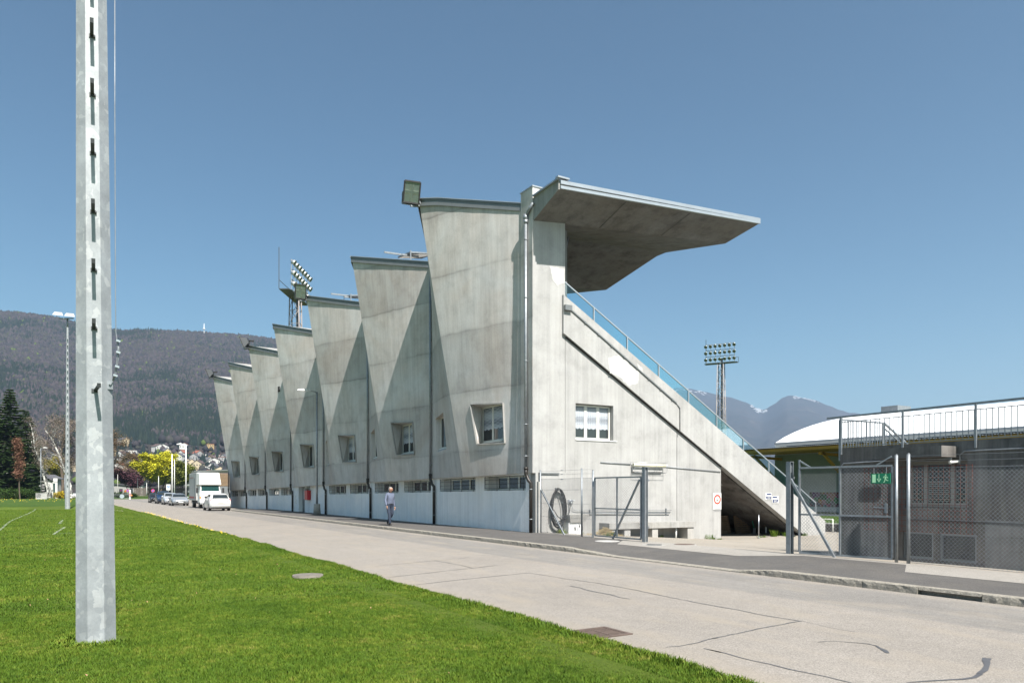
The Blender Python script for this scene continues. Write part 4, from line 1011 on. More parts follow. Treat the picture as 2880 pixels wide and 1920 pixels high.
# prohibition sign on the end wall
t = thing('prohibition_sign', 'white sign with a red ring at the lower right corner of the end wall', 'sign', (24.4, YE-.02, .9))
x0, x1, z0, z1 = 24.02, 24.75, .30, 1.78
def at_wall(px, py): 
    s = YE/ray(px)[1]; return ray(px)[0]*s, zat(py, s)
x0, z1 = at_wall(2005, 1386); x1, z0 = at_wall(2028, 1432)
m = MB(); m.box(x0, x1, YE-.02, YE-.004, z0, z1); m.build('board', M['white_paint'], t, bevel=.006)
cx, cz, r_ = (x0+x1)/2, z1-(x1-x0)*.55, (x1-x0)*.40
def ring(cx, cz, r0, r1, y, n=28): 
    vs = []; 
    for i in range(n): a = 2*math.pi*i/n; vs += [(cx+r0*math.cos(a), y, cz+r0*math.sin(a)), (cx+r1*math.cos(a), y, cz+r1*math.sin(a))]
    return vs, [(2*i, 2*i+1, (2*i+3) % (2*n), (2*i+2) % (2*n)) for i in range(n)]
m = MB(); m.add(*ring(cx, cz, r_*.72, r_*1.05, YE-.023)); m.build('red_ring', simple('sign_red', (.62, .045, .02), .45, var=.04), t, fix=False)
M['ink'] = simple('black_ink', (.03, .03, .035), .6)
m = MB(); k = r_*.5
m.add([(cx-k*.7, YE-.0235, cz-k*.55), (cx+k*.05, YE-.0235, cz-k*.75), (cx+k*.8, YE-.0235, cz-k*.5), (cx+k*.5, YE-.0235, cz-k*.15), (cx+k*.1, YE-.0235, cz-k*.35), (cx-k*.35, YE-.0235, cz-k*.05)], [(0,1,2,3,4,5)])
m.build('dog_symbol', M['ink'], t, fix=False)
m = MB(); zz = cz-r_-.09
rt = random.Random(6)
for row in range(4):
    xx = x0+.07; 
    while xx < x1-.08:
        l_ = rt.uniform(.02, .05); m.add([(xx, YE-.0235, zz), (xx+l_, YE-.0235, zz), (xx+l_, YE-.0235, zz-.022), (xx, YE-.0235, zz-.022)], [(0,1,2,3)]); xx += l_+.012
    zz -= .062
m.build('small_print', simple('grey_ink', (.32, .32, .33), .6), t, fix=False)
# two blue and white notices on the parapet
M['navy'] = simple('navy_blue', (.02, .035, .12), .5, var=.05)
def notice(px0, py0, px1, py1, lab, left):
    xa, za = at_wall(px0, py0); xb, zb = at_wall(px1, py1); y = YE-.13
    t = thing('parking_notice', lab, 'sign', (xa, y, zb), 'blue and white notices on the parapet')
    m = MB(); m.box(xa, xb, y-.01, y+.006, zb, za); m.build('board', M['white_paint'], t)
    w_, h_ = xb-xa, za-zb
    def q(a, b): return (xa+a*w_, y-.0125, zb+b*h_)
    m = MB(); m.add([q(.2,.72), q(.92,.72), q(.92,.92), q(.25,.90)] if left else [q(.08,.72), q(.8,.72), q(.76,.9), q(.08,.92)], [(0,1,2,3)])
    m.add([q(.2,.10), q(.92,.08), q(.92,.50), q(.06,.50)] if left else [q(.08,.08), q(.8,.1), q(.94,.50), q(.08,.50)], [(0,1,2,3)]); m.build('blue_panel', M['navy'], t, fix=False)
    m = MB(); y2 = y-.0145
    for i, gl_ in enumerate(('B', 'S', 'C')):
        a = (.34 if left else .26)+i*.17
        def bx(u0, v0, u1, v1): m.add([(xa+(a+u0*.13)*w_, y2, zb+(.14+v0*.28)*h_), (xa+(a+u1*.13)*w_, y2, zb+(.14+v0*.28)*h_), (xa+(a+u1*.13)*w_, y2, zb+(.14+v1*.28)*h_), (xa+(a+u0*.13)*w_, y2, zb+(.14+v1*.28)*h_)], [(0,1,2,3)])
        segs = {'B': [(0,0,.28,1),(.28,0,.85,.18),(.28,.41,.85,.59),(.28,.82,.85,1),(.75,.1,1,.45),(.75,.55,1,.9)], 'S': [(0,0,1,.18),(0,.41,1,.59),(0,.82,1,1),(0,.55,.25,.88),(.75,.12,1,.45)], 'C': [(0,0,1,.18),(0,.82,1,1),(0,.1,.28,.9)]}[gl_]
        for s_ in segs: bx(*s_)
    m.build('lettering', M['white_paint'], t, fix=False)
notice(2146, 1385, 2163, 1405, 'blue and white BSC notice, the upper left of the two on the parapet', True)
notice(2165, 1394, 2183, 1414, 'blue and white BSC notice, the lower right of the two on the parapet', False)
# ---- things in the dark undercroft
t = thing('box_trailer', 'pale box trailer with a drawbar parked in the dark undercroft', 'trailer', (27, 27, -.4))
zt = -.45
m = MB(); m.box(25.4, 28.0, 27.2, 28.8, zt+.55, zt+1.35); m.build('box_body', simple('grey_trailer_panel', (.42, .43, .42), .6), t, bevel=.02)
m = MB(); m.bar((27.9, 28, zt+.5), (29.3, 27.9, zt+.72), .08); m.bar((28, 27.5, zt+.5), (29.0, 27.9, zt+.66), .06); m.build('drawbar', M['dark_metal'], t)
m = MB(); m.sphere((29.35, 27.9, zt+.74), .09, 8, 5); m.cyl(29.1, 27.9, zt+.55, zt+1.0, .03, n=6); m.build('coupling', M['steel'], t)
for yy in (27.15, 28.85): w_ = MB(); w_.tube([(26.7, yy-.08, zt+.3), (26.7, yy+.08, zt+.3)], .3, 16); w_.build('wheel', M['black'], t)
t = thing('marker_pole', 'thin upright steel pole standing in front of the undercroft', 'pole', (27.6, 24.2, -.43)); x_, y_ = gp(2134, 1512, -.43)[:2]
t.location = (x_, y_, -.43); m = MB(); m.cyl(x_, y_, -.43, .62, .018, n=8); m.build('rod', M['steel'], t); m = MB(); m.cyl(x_, y_, -.43, -.40, .07, n=10); m.build('foot', M['galv'], t)
def crate(x, y, w_, lab, tilt):
    t = thing('wooden_pallet', lab, 'pallet', (x, y, -.45), 'wooden pallets leaning in the undercroft')
    for i in range(9): m = MB(); z = -.42+i*.1; m.box(x, x+w_, y+tilt*(z+.42), y+.03+tilt*(z+.42), z, z+.07); m.build('board', M['wood'], t)
    for u in (.05, w_/2, w_-.08): m = MB(); m.bar((x+u, y+.07, -.44), (x+u, y+.07+tilt*.95, .45), .06, .08); m.build('bearer', M['wood'], t)
crate(27.6, 26.2, 1.0, 'wooden pallet leaning left of the other in the undercroft', .25); crate(28.8, 26.0, 1.0, 'wooden pallet nearest the foot of the stair in the undercroft', .18)
t = thing('sports_trestle', 'white folding trestle leaning under the stair', 'trestle', (29.9, 25.2, -.4))
m = MB(); m.bar((29.75, 25, -.38), (30.0, 25.2, .35), .07, .03); m.build('leg', M['white_paint'], t); m = MB(); m.bar((29.6, 25.0, -.02), (30.3, 25.0, .02), .05); m.build('brace', M['wood'], t)
t = thing('spade', 'green handled garden spade standing under the stair', 'spade', (29.4, 25.4, -.4))
m = MB(); m.tube([(29.35, 25.4, -.15), (29.3, 25.5, .35)], .02, 6); m.build('handle', M['green_pl'], t); m = MB(); m.box(29.27, 29.45, 25.38, 25.40, -.44, -.15); m.build('blade', M['steel'], t)
# ---- right: dark terrace building
tb = thing('terrace_building', 'low dark weathered concrete building with a roof terrace and railing', 'building', (17.6, 5, 0))
ROT = .06; BX, BY = 17.6, 12.35
def bw(u, v): return (BX - v*math.cos(ROT)*0 + (-u)*math.sin(ROT)*-1*0 + v, BY-u)   # u along the wall towards the camera, v outward(-)/inward(+)
def Bp(u, v, z): a = ROT; return (BX + v*math.cos(a) - u*math.sin(a)*1.0*.0 + (-u)*math.sin(a), BY - u*math.cos(a) + v*0 - v*math.sin(a)*-0, z)
def bbox(m, u0, u1, v0, v1, z0, z1):
    m.add([Bp(u0, v0, z0), Bp(u1, v0, z0), Bp(u1, v1, z0), Bp(u0, v1, z0), Bp(u0, v0, z1), Bp(u1, v0, z1), Bp(u1, v1, z1), Bp(u0, v1, z1)], [(0,3,2,1),(4,5,6,7),(0,1,5,4),(1,2,6,5),(2,3,7,6),(3,0,4,7)])
m = MB()
wl_ = [[(0, -.8), (22, -.8), (22, 2.84), (0, 2.84)], [(1.85, 1.30), (3.35, 1.30), (3.35, 2.42), (1.85, 2.42)], [(1.78, .08), (2.55, .08), (2.55, .72), (1.78, .72)], [(2.7, .08), (3.55, .08), (3.55, .72), (2.7, .72)]]
m.wall(wl_, lambda u, v, t: Bp(u, t, v), .3); m.build('front_wall', M['con_dark'], tb)
m = MB(); bbox(m, 3.75, 22, -.02, -.002, -.8, 1.06); m.build('plinth', M['plinth'], tb)
m = MB(); m.add([Bp(0, .3, -.8), Bp(0, 14, -.8), Bp(0, 14, 2.84), Bp(0, .3, 2.84)], [(0,1,2,3)]); m.add([Bp(0, .3, 2.80), Bp(22, .3, 2.80), Bp(22, 14, 2.80), Bp(0, 14, 2.80)], [(0,1,2,3)]); m.build('roof', M['con_dark'], tb, fix=False)
m = MB(); v8 = [Bp(1.45, -.65, 2.47), Bp(3.12, -.65, 2.47), Bp(3.12, -.004, 2.47), Bp(1.45, -.004, 2.47), Bp(1.45, -.65, 2.72), Bp(3.12, -.65, 2.72), Bp(3.12, -.004, 2.72), Bp(1.45, -.004, 2.72)]
m.add(v8, [(0,3,2,1),(4,5,6,7),(0,1,5,4),(1,2,6,5),(2,3,7,6),(3,0,4,7)]); m.build('door_canopy', M['con_dark'], tb)
f = MB(); bbox(f, 1.86, 3.34, .12, .2, 1.32, 1.42); bbox(f, 1.86, 3.34, .12, .2, 2.32, 2.41)
for u in (1.86, 2.25, 2.9, 3.24): bbox(f, u, u+.1, .12, .2, 1.42, 2.32)
w_ = f.build('window', simple('grey_wood_frame', (.26, .24, .22), .7), tb); g_ = MB(); bbox(g_, 1.96, 3.24, .16, .17, 1.42, 2.32); g_.build('pane', M['glass'], w_)
s = MB()
for i in range(12): bbox(s, 2.36, 2.88, .06, .10, 1.36+i*.05, 1.375+i*.05)
s.build('shutter_slats', M['zinc_dull'], w_)
for a in (1.78, 2.7):
    f = MB(); e = a+(.77 if a < 2 else .85)
    bbox(f, a, e, .04, .1, .08, .13); bbox(f, a, e, .04, .1, .67, .72); bbox(f, a, a+.05, .04, .1, .13, .67); bbox(f, e-.05, e, .04, .1, .13, .67)
    v_ = f.build('louvre_window', M['zinc_dull'], tb); s = MB()
    for i in range(14): bbox(s, a+.05, e-.05, .06, .085, .15+i*.037, .165+i*.037)
    s.build('louvre_slats', M['dark_metal'], v_)
# rusty trellis of reinforcing mesh
g_ = MB()
for i in range(22): u = .75+i*.13; bbox(g_, u, u+.009, -.06, -.051, .72, 2.30)
for i in range(13): z = .72+i*.13; bbox(g_, .75, 3.5, -.051, -.042, z, z+.009)
tt = g_.build('trellis', M['mesh_rust'], tb); ptag(tt, 'rusty red wire trellis fixed to the wall')
# conduits and small lamps on the wall
m = MB()
def bt(*pts): m.tube([Bp(*p) for p in pts], .018, 6)
bt((.06, -.03, -.1), (.06, -.03, 2.36), (.12, -.03, 2.42), (1.45, -.03, 2.46)); bt((3.2, -.03, 2.3), (3.2, -.03, 2.52), (3.3, -.03, 2.6), (12, -.03, 2.6)); bt((1.5, -.2, 2.45), (3.1, -.2, 2.44))
m.build('conduit', M['galv'], tb)
for i, (u, z) in enumerate(((3.05, 2.36), (5.15, 2.2), (6.2, 2.2))):
    m = MB(); m.sphere(Bp(u, -.16, z), .05, 8, 5); m.bar(Bp(u+.0, -.14, z), Bp(u+.12, -.02, z+.02), .05); m.build('wall_light', M['white_paint'], tb)
# terrace railing
rl = MB(); rl.bar(Bp(-.42, .02, 3.66), Bp(22, .02, 3.66), .07, .045); rl.bar(Bp(-.0, .02, 3.52), Bp(22, .02, 3.52), .02, .02)
r_ = rl.build('railing', M['galv'], tb)
for i in range(13):
    u = .05+i*1.75; p = MB(); p.bar(Bp(u, -.03, 2.66), Bp(u, -.03, 3.64), .05, .04); p.build('post', M['galv'], r_)
b = MB()
for i in range(165):
    u = .12+i*.13
    if (u-.05) % 1.75 < .07: continue
    b.bar(Bp(u, .0, 2.87), Bp(u, .0, 3.52), .014)
b.bar(Bp(0, 0, 2.87), Bp(22, 0, 2.87), .02); b.build('bars', M['galv'], r_)
s = MB(); s.bar(Bp(-.03, .02, 3.6), Bp(-.03, 2.0, 3.6), .04); s.bar(Bp(-.03, 2.0, 3.6), Bp(-.03, 4.6, 2.3), .045); s.bar(Bp(-.03, 2.0, 3.46), Bp(-.03, 4.4, 2.25), .03)
for i in range(17): v = .12+i*.12; s.bar(Bp(-.03, v, 2.7), Bp(-.03, v, 3.58), .014)
for i in range(12): v = 2.1+i*.18; s.bar(Bp(-.03, v, 2.6-(v-2)*.5), Bp(-.03, v, 3.46-(v-2)*.5), .014)
for v in (.02, 1.95, 2.9): s.bar(Bp(-.03, v, 2.5-(max(0, v-2))*.5), Bp(-.03, v, 3.58-(max(0, v-2))*.5), .045)
s.build('stair_railing', M['galv'], tb)
# ---- ice hall with the white curved roof
hl = thing('sports_hall', 'long hall with a white curved membrane roof, yellow timber eaves and pale green walls', 'hall', (44.5, 20, 0))
HX, HY0, HY1 = 44.5, -30.0, 36.6
m = MB(); m.box(HX, HX+.3, HY0, HY1, -.9, 4.3); m.box(HX+.3, 80, HY1-.3, HY1, -.9, 5.2); m.build('wall', M['pale_green'], hl)
m = MB(); m.box(HX+.06, HX+.3, HY0, HY1-.0, 4.3, 5.12); m.build('clerestory', M['white_paint'], hl)
for a, b in [(HY1-1.0-9.6*i, HY1-1.0-9.6*i-8.9) for i in range(7)]:
    m = MB(); m.box(HX+.03, HX+.058, b, a, 4.62, 4.94); m.build('strip_window', M['glass'], hl)
    for y in (a+.22, a+.48): p = MB(); p.box(HX+.0, HX+.056, y-.07, y+.07, 4.35, 4.9); p.build('timber_mullion', M['yellow_wood'], hl)
prof = []; W_ = 26.0
for i in range(25): t_ = i/24; prof.append((HX-.05+W_*t_, 5.18+2.62*(1-(2*t_-1)**2)**.9 if 0 < t_ < 1 else 5.18))
m = MB(); ys_ = [HY0+ (HY1-HY0)*i/30 for i in range(31)]
m.add([(x, y, z) for y in ys_ for x, z in prof], [(j*25+i, j*25+i+1, (j+1)*25+i+1, (j+1)*25+i) for j in range(30) for i in range(24)], 0, True)
m.wall([[p for p in prof]+[(HX+W_, 5.0), (HX, 5.0)]], lambda u, v, t: (u, HY1-.02+t*.01, v), .5); m.build('membrane_roof', M['membrane'], hl)
m = MB(); m.box(HX-.06, HX+.05, HY0, HY1, 5.10, 5.22); m.build('eaves_trim', M['zinc'], hl)
# timber eaves canopy with corrugated sheet
m = MB(); m.box(41.0, HX-.02, HY0, 37.6, 4.36, 4.56); m.build('eaves_canopy', M['yellow_wood'], hl)
m = MB(); n_ = int((37.7-HY0)/.15); vs = []
for i in range(n_*2):
    y = HY0+i*.075; z = 4.60+(.03 if i % 2 else 0); vs += [(40.9, y, z), (HX-.02, y, z+.1)]
m.add(vs, [(2*i, 2*i+1, 2*i+3, 2*i+2) for i in range(n_*2-1)]); m.build('corrugated_sheet', M['zinc'], hl, fix=False)
for y in (36.0, 30.5, 25.0, 19.5, 14.0): m = MB(); m.bar((41.6, y, 4.2), (HX, y-.0, 2.1), .12, .16); m.bar((41.3, y, 4.12), (HX, y, 4.0), .12, .18); m.build('timber_brace', M['yellow_wood'], hl)
m = MB(); x_, y_ = 57.3, 35.2; m.box(x_-.9, x_+.9, y_-.7, y_+.7, 7.2, 8.5); m.cyl(x_+1.5, y_, 7.5, 8.5, .3, n=10); m.build('roof_vent', M['galv'], hl)
# colourful mural and white boards on the hall wall, grass bank and low wall before them
g = N('mural_paint'); p = g.pos(); vo = g.n('TexVoronoi'); vo.inputs['Scale'].default_value = 3.2; g.l(p, vo.inputs['Vector']); vo.inputs['Randomness'].default_value = 1
M['mural'] = g.done(g.mix(1, vo.outputs['Color'], (.20, .11, .08), 'MULTIPLY'), .8)
m = MB(); m.box(HX-.05, HX-.003, 28.6, 33.6, .62, 1.62); m.build('mural', M['mural'], hl)
t = thing('perimeter_board', 'white advertising board along the hall below the mural', 'board', (44.0, 30, .3)); m = MB(); m.box(43.9, 43.96, 27, 34.5, .22, .62); m.build('panel', M['white_paint'], t); m = MB(); m.box(43.96, 44.02, 30, 30.1, .2, .6); m.build('post', M['galv'], t)
m = MB(); vs, fs = grid(34.75, 43.85, 8, 5, 60, 12, lambda x, y: 0.0 + .28*(x-34.75)/9.1); m.add(vs, fs); struct(m.build('grass_bank', M['meadow'], fix=False))
t = thing('low_wall', 'low dark stone wall edging the grass beyond the stair foot', 'wall', (34.5, 20, -.4)); m = MB(); m.box(34.45, 34.75, 5, 60, -.9, -.06); m.build('wall', M['con_dark'], t); m = MB(); m.box(34.40, 34.8, 5, 60, -.058, 0.0); m.build('coping', M['con_light'], t)
t = thing('tube_barrier', 'white tubular goal-shaped barrier behind the large gate', 'barrier', (33.5, 24, -.4)); m = MB(); m.tube([(33.6, 26.6, -.45), (33.6, 26.6, .25), (33.6, 24.0, .25), (33.6, 24.0, -.45)], .035, 8); m.build('frame', M['white_paint'], t)
# pitch beyond the stand
m = MB(); vs, fs = grid(34.75, 130, 6, 60, 170, 6, lambda x, y: -.3); m.add(vs, fs); struct(m.build('pitch', M['turf'], fix=False))
# ================================================================ masts, poles and lamps
def ngon_tube(m, x, y, z0, z1, r0, r1, n, rot, rows=1, smooth=False):
    rings = []
    for i in range(rows+1):
        t = i/rows; z = z0+(z1-z0)*t; r = r0+(r1-r0)*t
        rings.append([(x+r*math.cos(rot+2*math.pi*k/n), y+r*math.sin(rot+2*math.pi*k/n), z) for k in range(n)])
    m.loft(rings, 0, smooth)
MX, MY = .265, 9.17
mast = thing('floodlight_mast', 'galvanised octagonal mast with climbing brackets, close by on the lawn', 'mast', (MX, MY, .03), 'octagonal floodlight masts beside the pitch')
va = math.atan2(MX, MY); rot0 = -math.pi/2-va+math.pi/8
m = MB(); ngon_tube(m, MX, MY, 0.0, 15.5, .205, .095, 8, rot0, 10); m.build('shaft', M['mast'], mast)
m = MB(); ngon_tube(m, MX+.10, MY+.0, -.05, .062, .33, .31, 14, 0); m.build('footing', M['con_plain'], mast)
fd = Vector((-math.sin(va), -math.cos(va), 0))     # towards the lawn side the brackets face
sd = Vector((fd.y, -fd.x, 0))*-1
def rad(z): return (.205-(.205-.095)*z/15.5)*math.cos(math.pi/8)
for i, py in enumerate((1096, 920, 756, 592, 427, 262, 96, -70, -235, -400)):
    z = zat(py, 7.82); c = Vector((MX, MY, z)) + fd*rad(z); o = sd*(.0 if i else .012); tilt = .03 if i == 0 else 0
    b = MB()
    b.bar(c+o+fd*.005, c+o+fd*.25+sd*tilt+Vector((0,0,.02)), .036, .012); b.bar(c+o+fd*.25+sd*tilt, c+o+fd*.26+sd*tilt+Vector((0,0,.045)), .036, .012)
    b.box(c.x-.027, c.x+.027, c.y-.010, c.y+.006, z-.025, z+.012); b.cyl(c.x+.026, c.y-.015, z-.024, z+.0, .008, n=6); b.build('climbing_bracket', M['dark_metal'], mast)
for o in mast.children:
    if o.name.startswith(('shaft', 'climbing')):
        for v in o.data.vertices: v.co.x -= .0062*v.co.z
# halyard wire with clamps at the side of the mast
p0 = Vector(at_s(309, 7.95)+(zat(1085, 7.95),)); 
m = MB(); pts = [Vector(at_s(x, 7.95)+(zat(y, 7.95),)) for x, y in ((315, 1072), (323, 1050), (328, 1020), (331, 990), (329, 955), (326, 935), (325, 860), (324, 600), (323, 300), (323, -60))]
m.tube(pts, .005, 5); m.tube([q+Vector((.012, 0, 0)) for q in pts[:5]], .005, 5); hw = m.build('guy_wire', M['galv'], mast)
m = MB()
for x, y in ((323, 1054), (328, 1029), (331, 989), (331, 957)): q = Vector(at_s(x, 7.93)+(zat(y, 7.93),)); m.bar(q-Vector((.015,0,0)), q+Vector((.025,0,-.012)), .022, .02)
m.build('wire_clamp', M['steel'], mast)
m = MB(); q0 = Vector(at_s(302, 7.95)+(zat(1094, 7.95),)); q1 = Vector(at_s(318, 7.95)+(zat(1071, 7.95),)); m.box(q0.x-.02, q1.x+.0, q0.y-.01, q0.y+.01, q0.z, q1.z+.0); m.bar((q1.x-.03, q0.y-.02, q1.z-.04), (q1.x-.0, q0.y-.02, q1.z+.02), .02); m.build('anchor_plate', M['galv'], mast)
# far mast of the same kind
X2, Y2 = 0.0, 81.8
t = thing('floodlight_mast', 'distant galvanised mast with two floodlights on top, standing on the pitch edge', 'mast', (X2, Y2, .1), 'octagonal floodlight masts beside the pitch')
m = MB(); ngon_tube(m, X2, Y2, 0.0, 17.2, .23, .09, 8, rot0, 4); m.build('shaft', M['mast'], t)
m = MB()
for i in range(24): m.box(X2-.04, X2+.04, Y2-.33, Y2-.1, 2.2+i*.6, 2.24+i*.6)
m.build('climbing_brackets', M['dark_metal'], t)
m = MB(); m.tube([(X2, Y2, 17.2), (X2, Y2, 18.0)], .07, 8); m.bar((X2-.7, Y2, 17.95), (X2+.5, Y2, 18.1), .1); m.build('head_arm', M['galv'], t)
for dx_ in (-.75, .2): m = MB(); m.loft([[(X2+dx_-.5, Y2-.7, 18.1), (X2+dx_+.4, Y2-.7, 18.1), (X2+dx_+.4, Y2+.2, 18.3), (X2+dx_-.5, Y2+.2, 18.3)], [(X2+dx_-.3, Y2-.5, 18.45), (X2+dx_+.3, Y2-.5, 18.45), (X2+dx_+.3, Y2+.1, 18.55), (X2+dx_-.3, Y2+.1, 18.55)]]); m.build('lamp_head', M['zinc_dull'], t)
# lattice towers with banks of stadium lights
def lattice(name, lab, x, y, zt, rack_w, yaw, cols=7):
    t = thing(name, lab, 'light tower', (x, y, -.4), 'lattice light towers of the stadium'); ca, sa = math.cos(yaw), math.sin(yaw)
    def P(a, b, z): return Vector((x+a*ca-b*sa, y+a*sa+b*ca, z))
    hb, ht = .95, .55; zb = -.7; nseg = 16; zr = zt-4.0
    legs = MB()
    for a, b in ((1,1),(-1,1),(-1,-1),(1,-1)): legs.tube([P(a*hb, b*hb, zb), P(a*ht, b*ht, zr)], .075, 5)
    legs.build('legs', M['mesh_grey'], t)
    br = MB()
    for i in range(nseg):
        t0, t1 = i/nseg, (i+1)/nseg; h0, h1 = hb+(ht-hb)*t0, hb+(ht-hb)*t1; z0, z1 = zb+(zr-zb)*t0, zb+(zr-zb)*t1
        cs = ((1,1),(-1,1),(-1,-1),(1,-1))
        for k in range(4):
            a, b = cs[k], cs[(k+1) % 4]
            if i % 2: a, b = b, a
            br.tube([P(a[0]*h0, a[1]*h0, z0), P(b[0]*h1, b[1]*h1, z1)], .035, 4); br.tube([P(a[0]*h1, a[1]*h1, z1), P(b[0]*h1, b[1]*h1, z1)], .03, 4)
    br.build('bracing', M['mesh_grey'], t)
    ld = MB(); ld.box(x+.1, x+.4, y-.1, y+.1, 0, zr+1); ld.build('cable_ladder', M['dark_metal'], t)
    rk = MB(); w2 = rack_w/2
    for z in (zt-3.9, zt-2.7, zt-1.5, zt-.4): rk.bar(P(-w2, -.5, z), P(w2, -.5, z), .1)
    for i in range(cols): u = -w2+rack_w*i/(cols-1); rk.bar(P(u, -.5, zt-3.9), P(u, -.5, zt-.4), .07)
    rk.build('rack', M['galv'], t)
    pf = MB(); 
    pf.add([P(-w2-.4, -.4, zt-4.0), P(w2+.4, -.4, zt-4.0), P(w2+.4, .8, zt-4.0), P(-w2-.4, .8, zt-4.0), P(-w2-.4, -.4, zt-3.9), P(w2+.4, -.4, zt-3.9), P(w2+.4, .8, zt-3.9), P(-w2-.4, .8, zt-3.9)], [(0,3,2,1),(4,5,6,7),(0,1,5,4),(1,2,6,5),(2,3,7,6),(3,0,4,7)])
    pf.bar(P(-w2-.4, .8, zt-2.9), P(w2+.4, .8, zt-2.9), .05); 
    for u in (-w2-.4, 0, w2+.4): pf.bar(P(u, .8, zt-3.9), P(u, .8, zt-2.9), .05)
    pf.bar(P(-w2-.4, .8, zt-3.9), P(-w2-.4, .8, zt+.9), .07)
    pf.build('platform', M['dark_metal'], t)
    proto = None
    for r_ in range(3):
        for i in range(cols):
            c = P(-w2+rack_w*i/(cols-1), -.75, zt-3.2+r_*1.25)
            m = MB(); d_ = (P(0, -1, 0)-P(0, 0, 0)).normalized()*.8+Vector((0,0,-.5)); d_.normalize()
            m.tube([c-d_*.3, c, c+d_*.25], [.12, .26, .33], 9); o = m.build('spotlight', M['lampcan'], t)
            f = MB(); f.tube([c+d_*.25, c+d_*.27], .30, 9); f.build('lens', M['lens3'], o)
    return t
M['lens3'] = simple('dull_lamp_lens', (.13, .14, .13), .3, .3, .3, 1, 2)
M['lampcan'] = simple('aluminium_lamp_can', (.60, .60, .58), .3, .7, .1); M['mesh_grey'] = simple('painted_lattice', (.30, .27, .26), .6, .2, .5, .6)
lattice('light_tower', 'lattice light tower rising behind the folded wall at the left', 23.8, 90.8, 29.2, 6.9, R(59))
lattice('light_tower', 'lattice light tower seen whole beyond the sloping glass railing at the right', 106, 99.6, 29.8, 5.3, R(-60.6))
# street lamps
def lamp(x, y, h, lab, arm=(-1.6, 0), r=.09, base=None, name='street_lamp', head=(.55, .14, .12), paint='galv', ax=.62):
    t = thing(name, lab, 'street lamp', (x, y, 0), 'tall street lamps')
    m = MB(); m.tube([(x, y, 0), (x, y, h)], [r, r*.6], 10); m.build('pole', M[paint], t)
    if base: m = MB(); m.cyl(x, y, .1, base, .24, .2, 10); m.build('foot', M['con_plain'], t)
    a = Vector((arm[0], arm[1], 0)); L = a.length; a = a/L; b = Vector((-a.y, a.x, 0)); c = Vector((x, y, h))
    m = MB(); m.tube([c-Vector((0,0,.1)), c+a*.15+Vector((0,0,.0)), c+a*L*.5+Vector((0,0,.04))], .035, 6); m.build('arm', M[paint], t)
    m = MB(); p0, p1 = c+a*L*.35, c+a*L; 
    m.loft([[p0+b*.06, p0-b*.06, p0-b*.06+Vector((0,0,.08)), p0+b*.06+Vector((0,0,.08))], [p0.lerp(p1,.3)+b*head[1], p0.lerp(p1,.3)-b*head[1], p0.lerp(p1,.3)-b*head[1]*.7+Vector((0,0,head[2]+.04)), p0.lerp(p1,.3)+b*head[1]*.7+Vector((0,0,head[2]+.04))], [p1+b*head[1]*.8, p1-b*head[1]*.8, p1-b*head[1]*.6+Vector((0,0,.08)), p1+b*head[1]*.6+Vector((0,0,.08))]]); m.build('lamp_head', M['white_paint'], t)
    return t
lamp(14.15, 48.6, 8.25, 'grey street lamp on the pavement in front of the folded concrete wall', (-1.3, 0), .075, .85)
x_, y_ = at_s(523, 112); lamp(x_, y_, 8.7, 'white street lamp behind the parked cars, left of the truck', (-1.25, .3), .12, None, paint='white_paint', head=(.6, .22, .2))
x_, y_ = at_s(115, 146); lamp(x_, y_, 10.2, 'pale street lamp in front of the dark spruce', (1.1, -.3), .09, None)
x_, y_ = at_s(182, 150); lamp(x_, y_, 5.0, 'short grey lamp column just left of the distant mast', (.3, 0), .08, None, paint='galv')
# globe lamp near the barrier
x_, y_ = at_s(313.5, 140); t = thing('mushroom_lamp', 'mushroom-shaped lamp post beside the blue parking sign at the road end', 'lamp', (x_, y_, 0))
m = MB(); m.tube([(x_, y_, 0), (x_, y_, 3.3)], .06, 8); m.build('pole', M['galv'], t); m = MB(); m.tube([(x_, y_, 3.9), (x_, y_, 4.05), (x_, y_, 4.15)], [.5, .42, .12], 12); m.build('hood', M['galv'], t); m = MB(); m.tube([(x_, y_, 3.3), (x_, y_, 3.85)], [.12, .2], 10); m.build('globe', M['white_paint'], t)
# white flag poles
fl = [(331, 240, 1335, 'thin pale flagpole in front of the bare brown tree'), (387, 238, 1345, 'white flagpole between the purple tree and the yellow-green tree'), (412.5, 225, 1358, 'white flagpole half hidden under the left side of the yellow-green tree'), (446, 200, 1340, 'white flagpole rising behind the dark blue car'), (484, 150, 1279, 'tall thick white flagpole left of the white street lamp'), (490.8, 165, 1294, 'slim white flagpole next to the tall thick one')]
for px, s_, pyt, lb in fl:
    x_, y_ = at_s(px, s_); t = thing('flagpole', lb, 'flagpole', (x_, y_, 0), 'white flagpoles along the road'); r_ = .13 if px == 484 else .09 if px != 331 else .07
    m = MB(); m.tube([(x_, y_, 0), (x_, y_, zat(pyt, s_))], [r_*1.1, r_*.8], 8); m.build('pole', M['white_paint'], t); m = MB(); m.sphere((x_, y_, zat(pyt, s_)+.08), .11, 8, 5); m.build('knob', M['white_paint'], t)
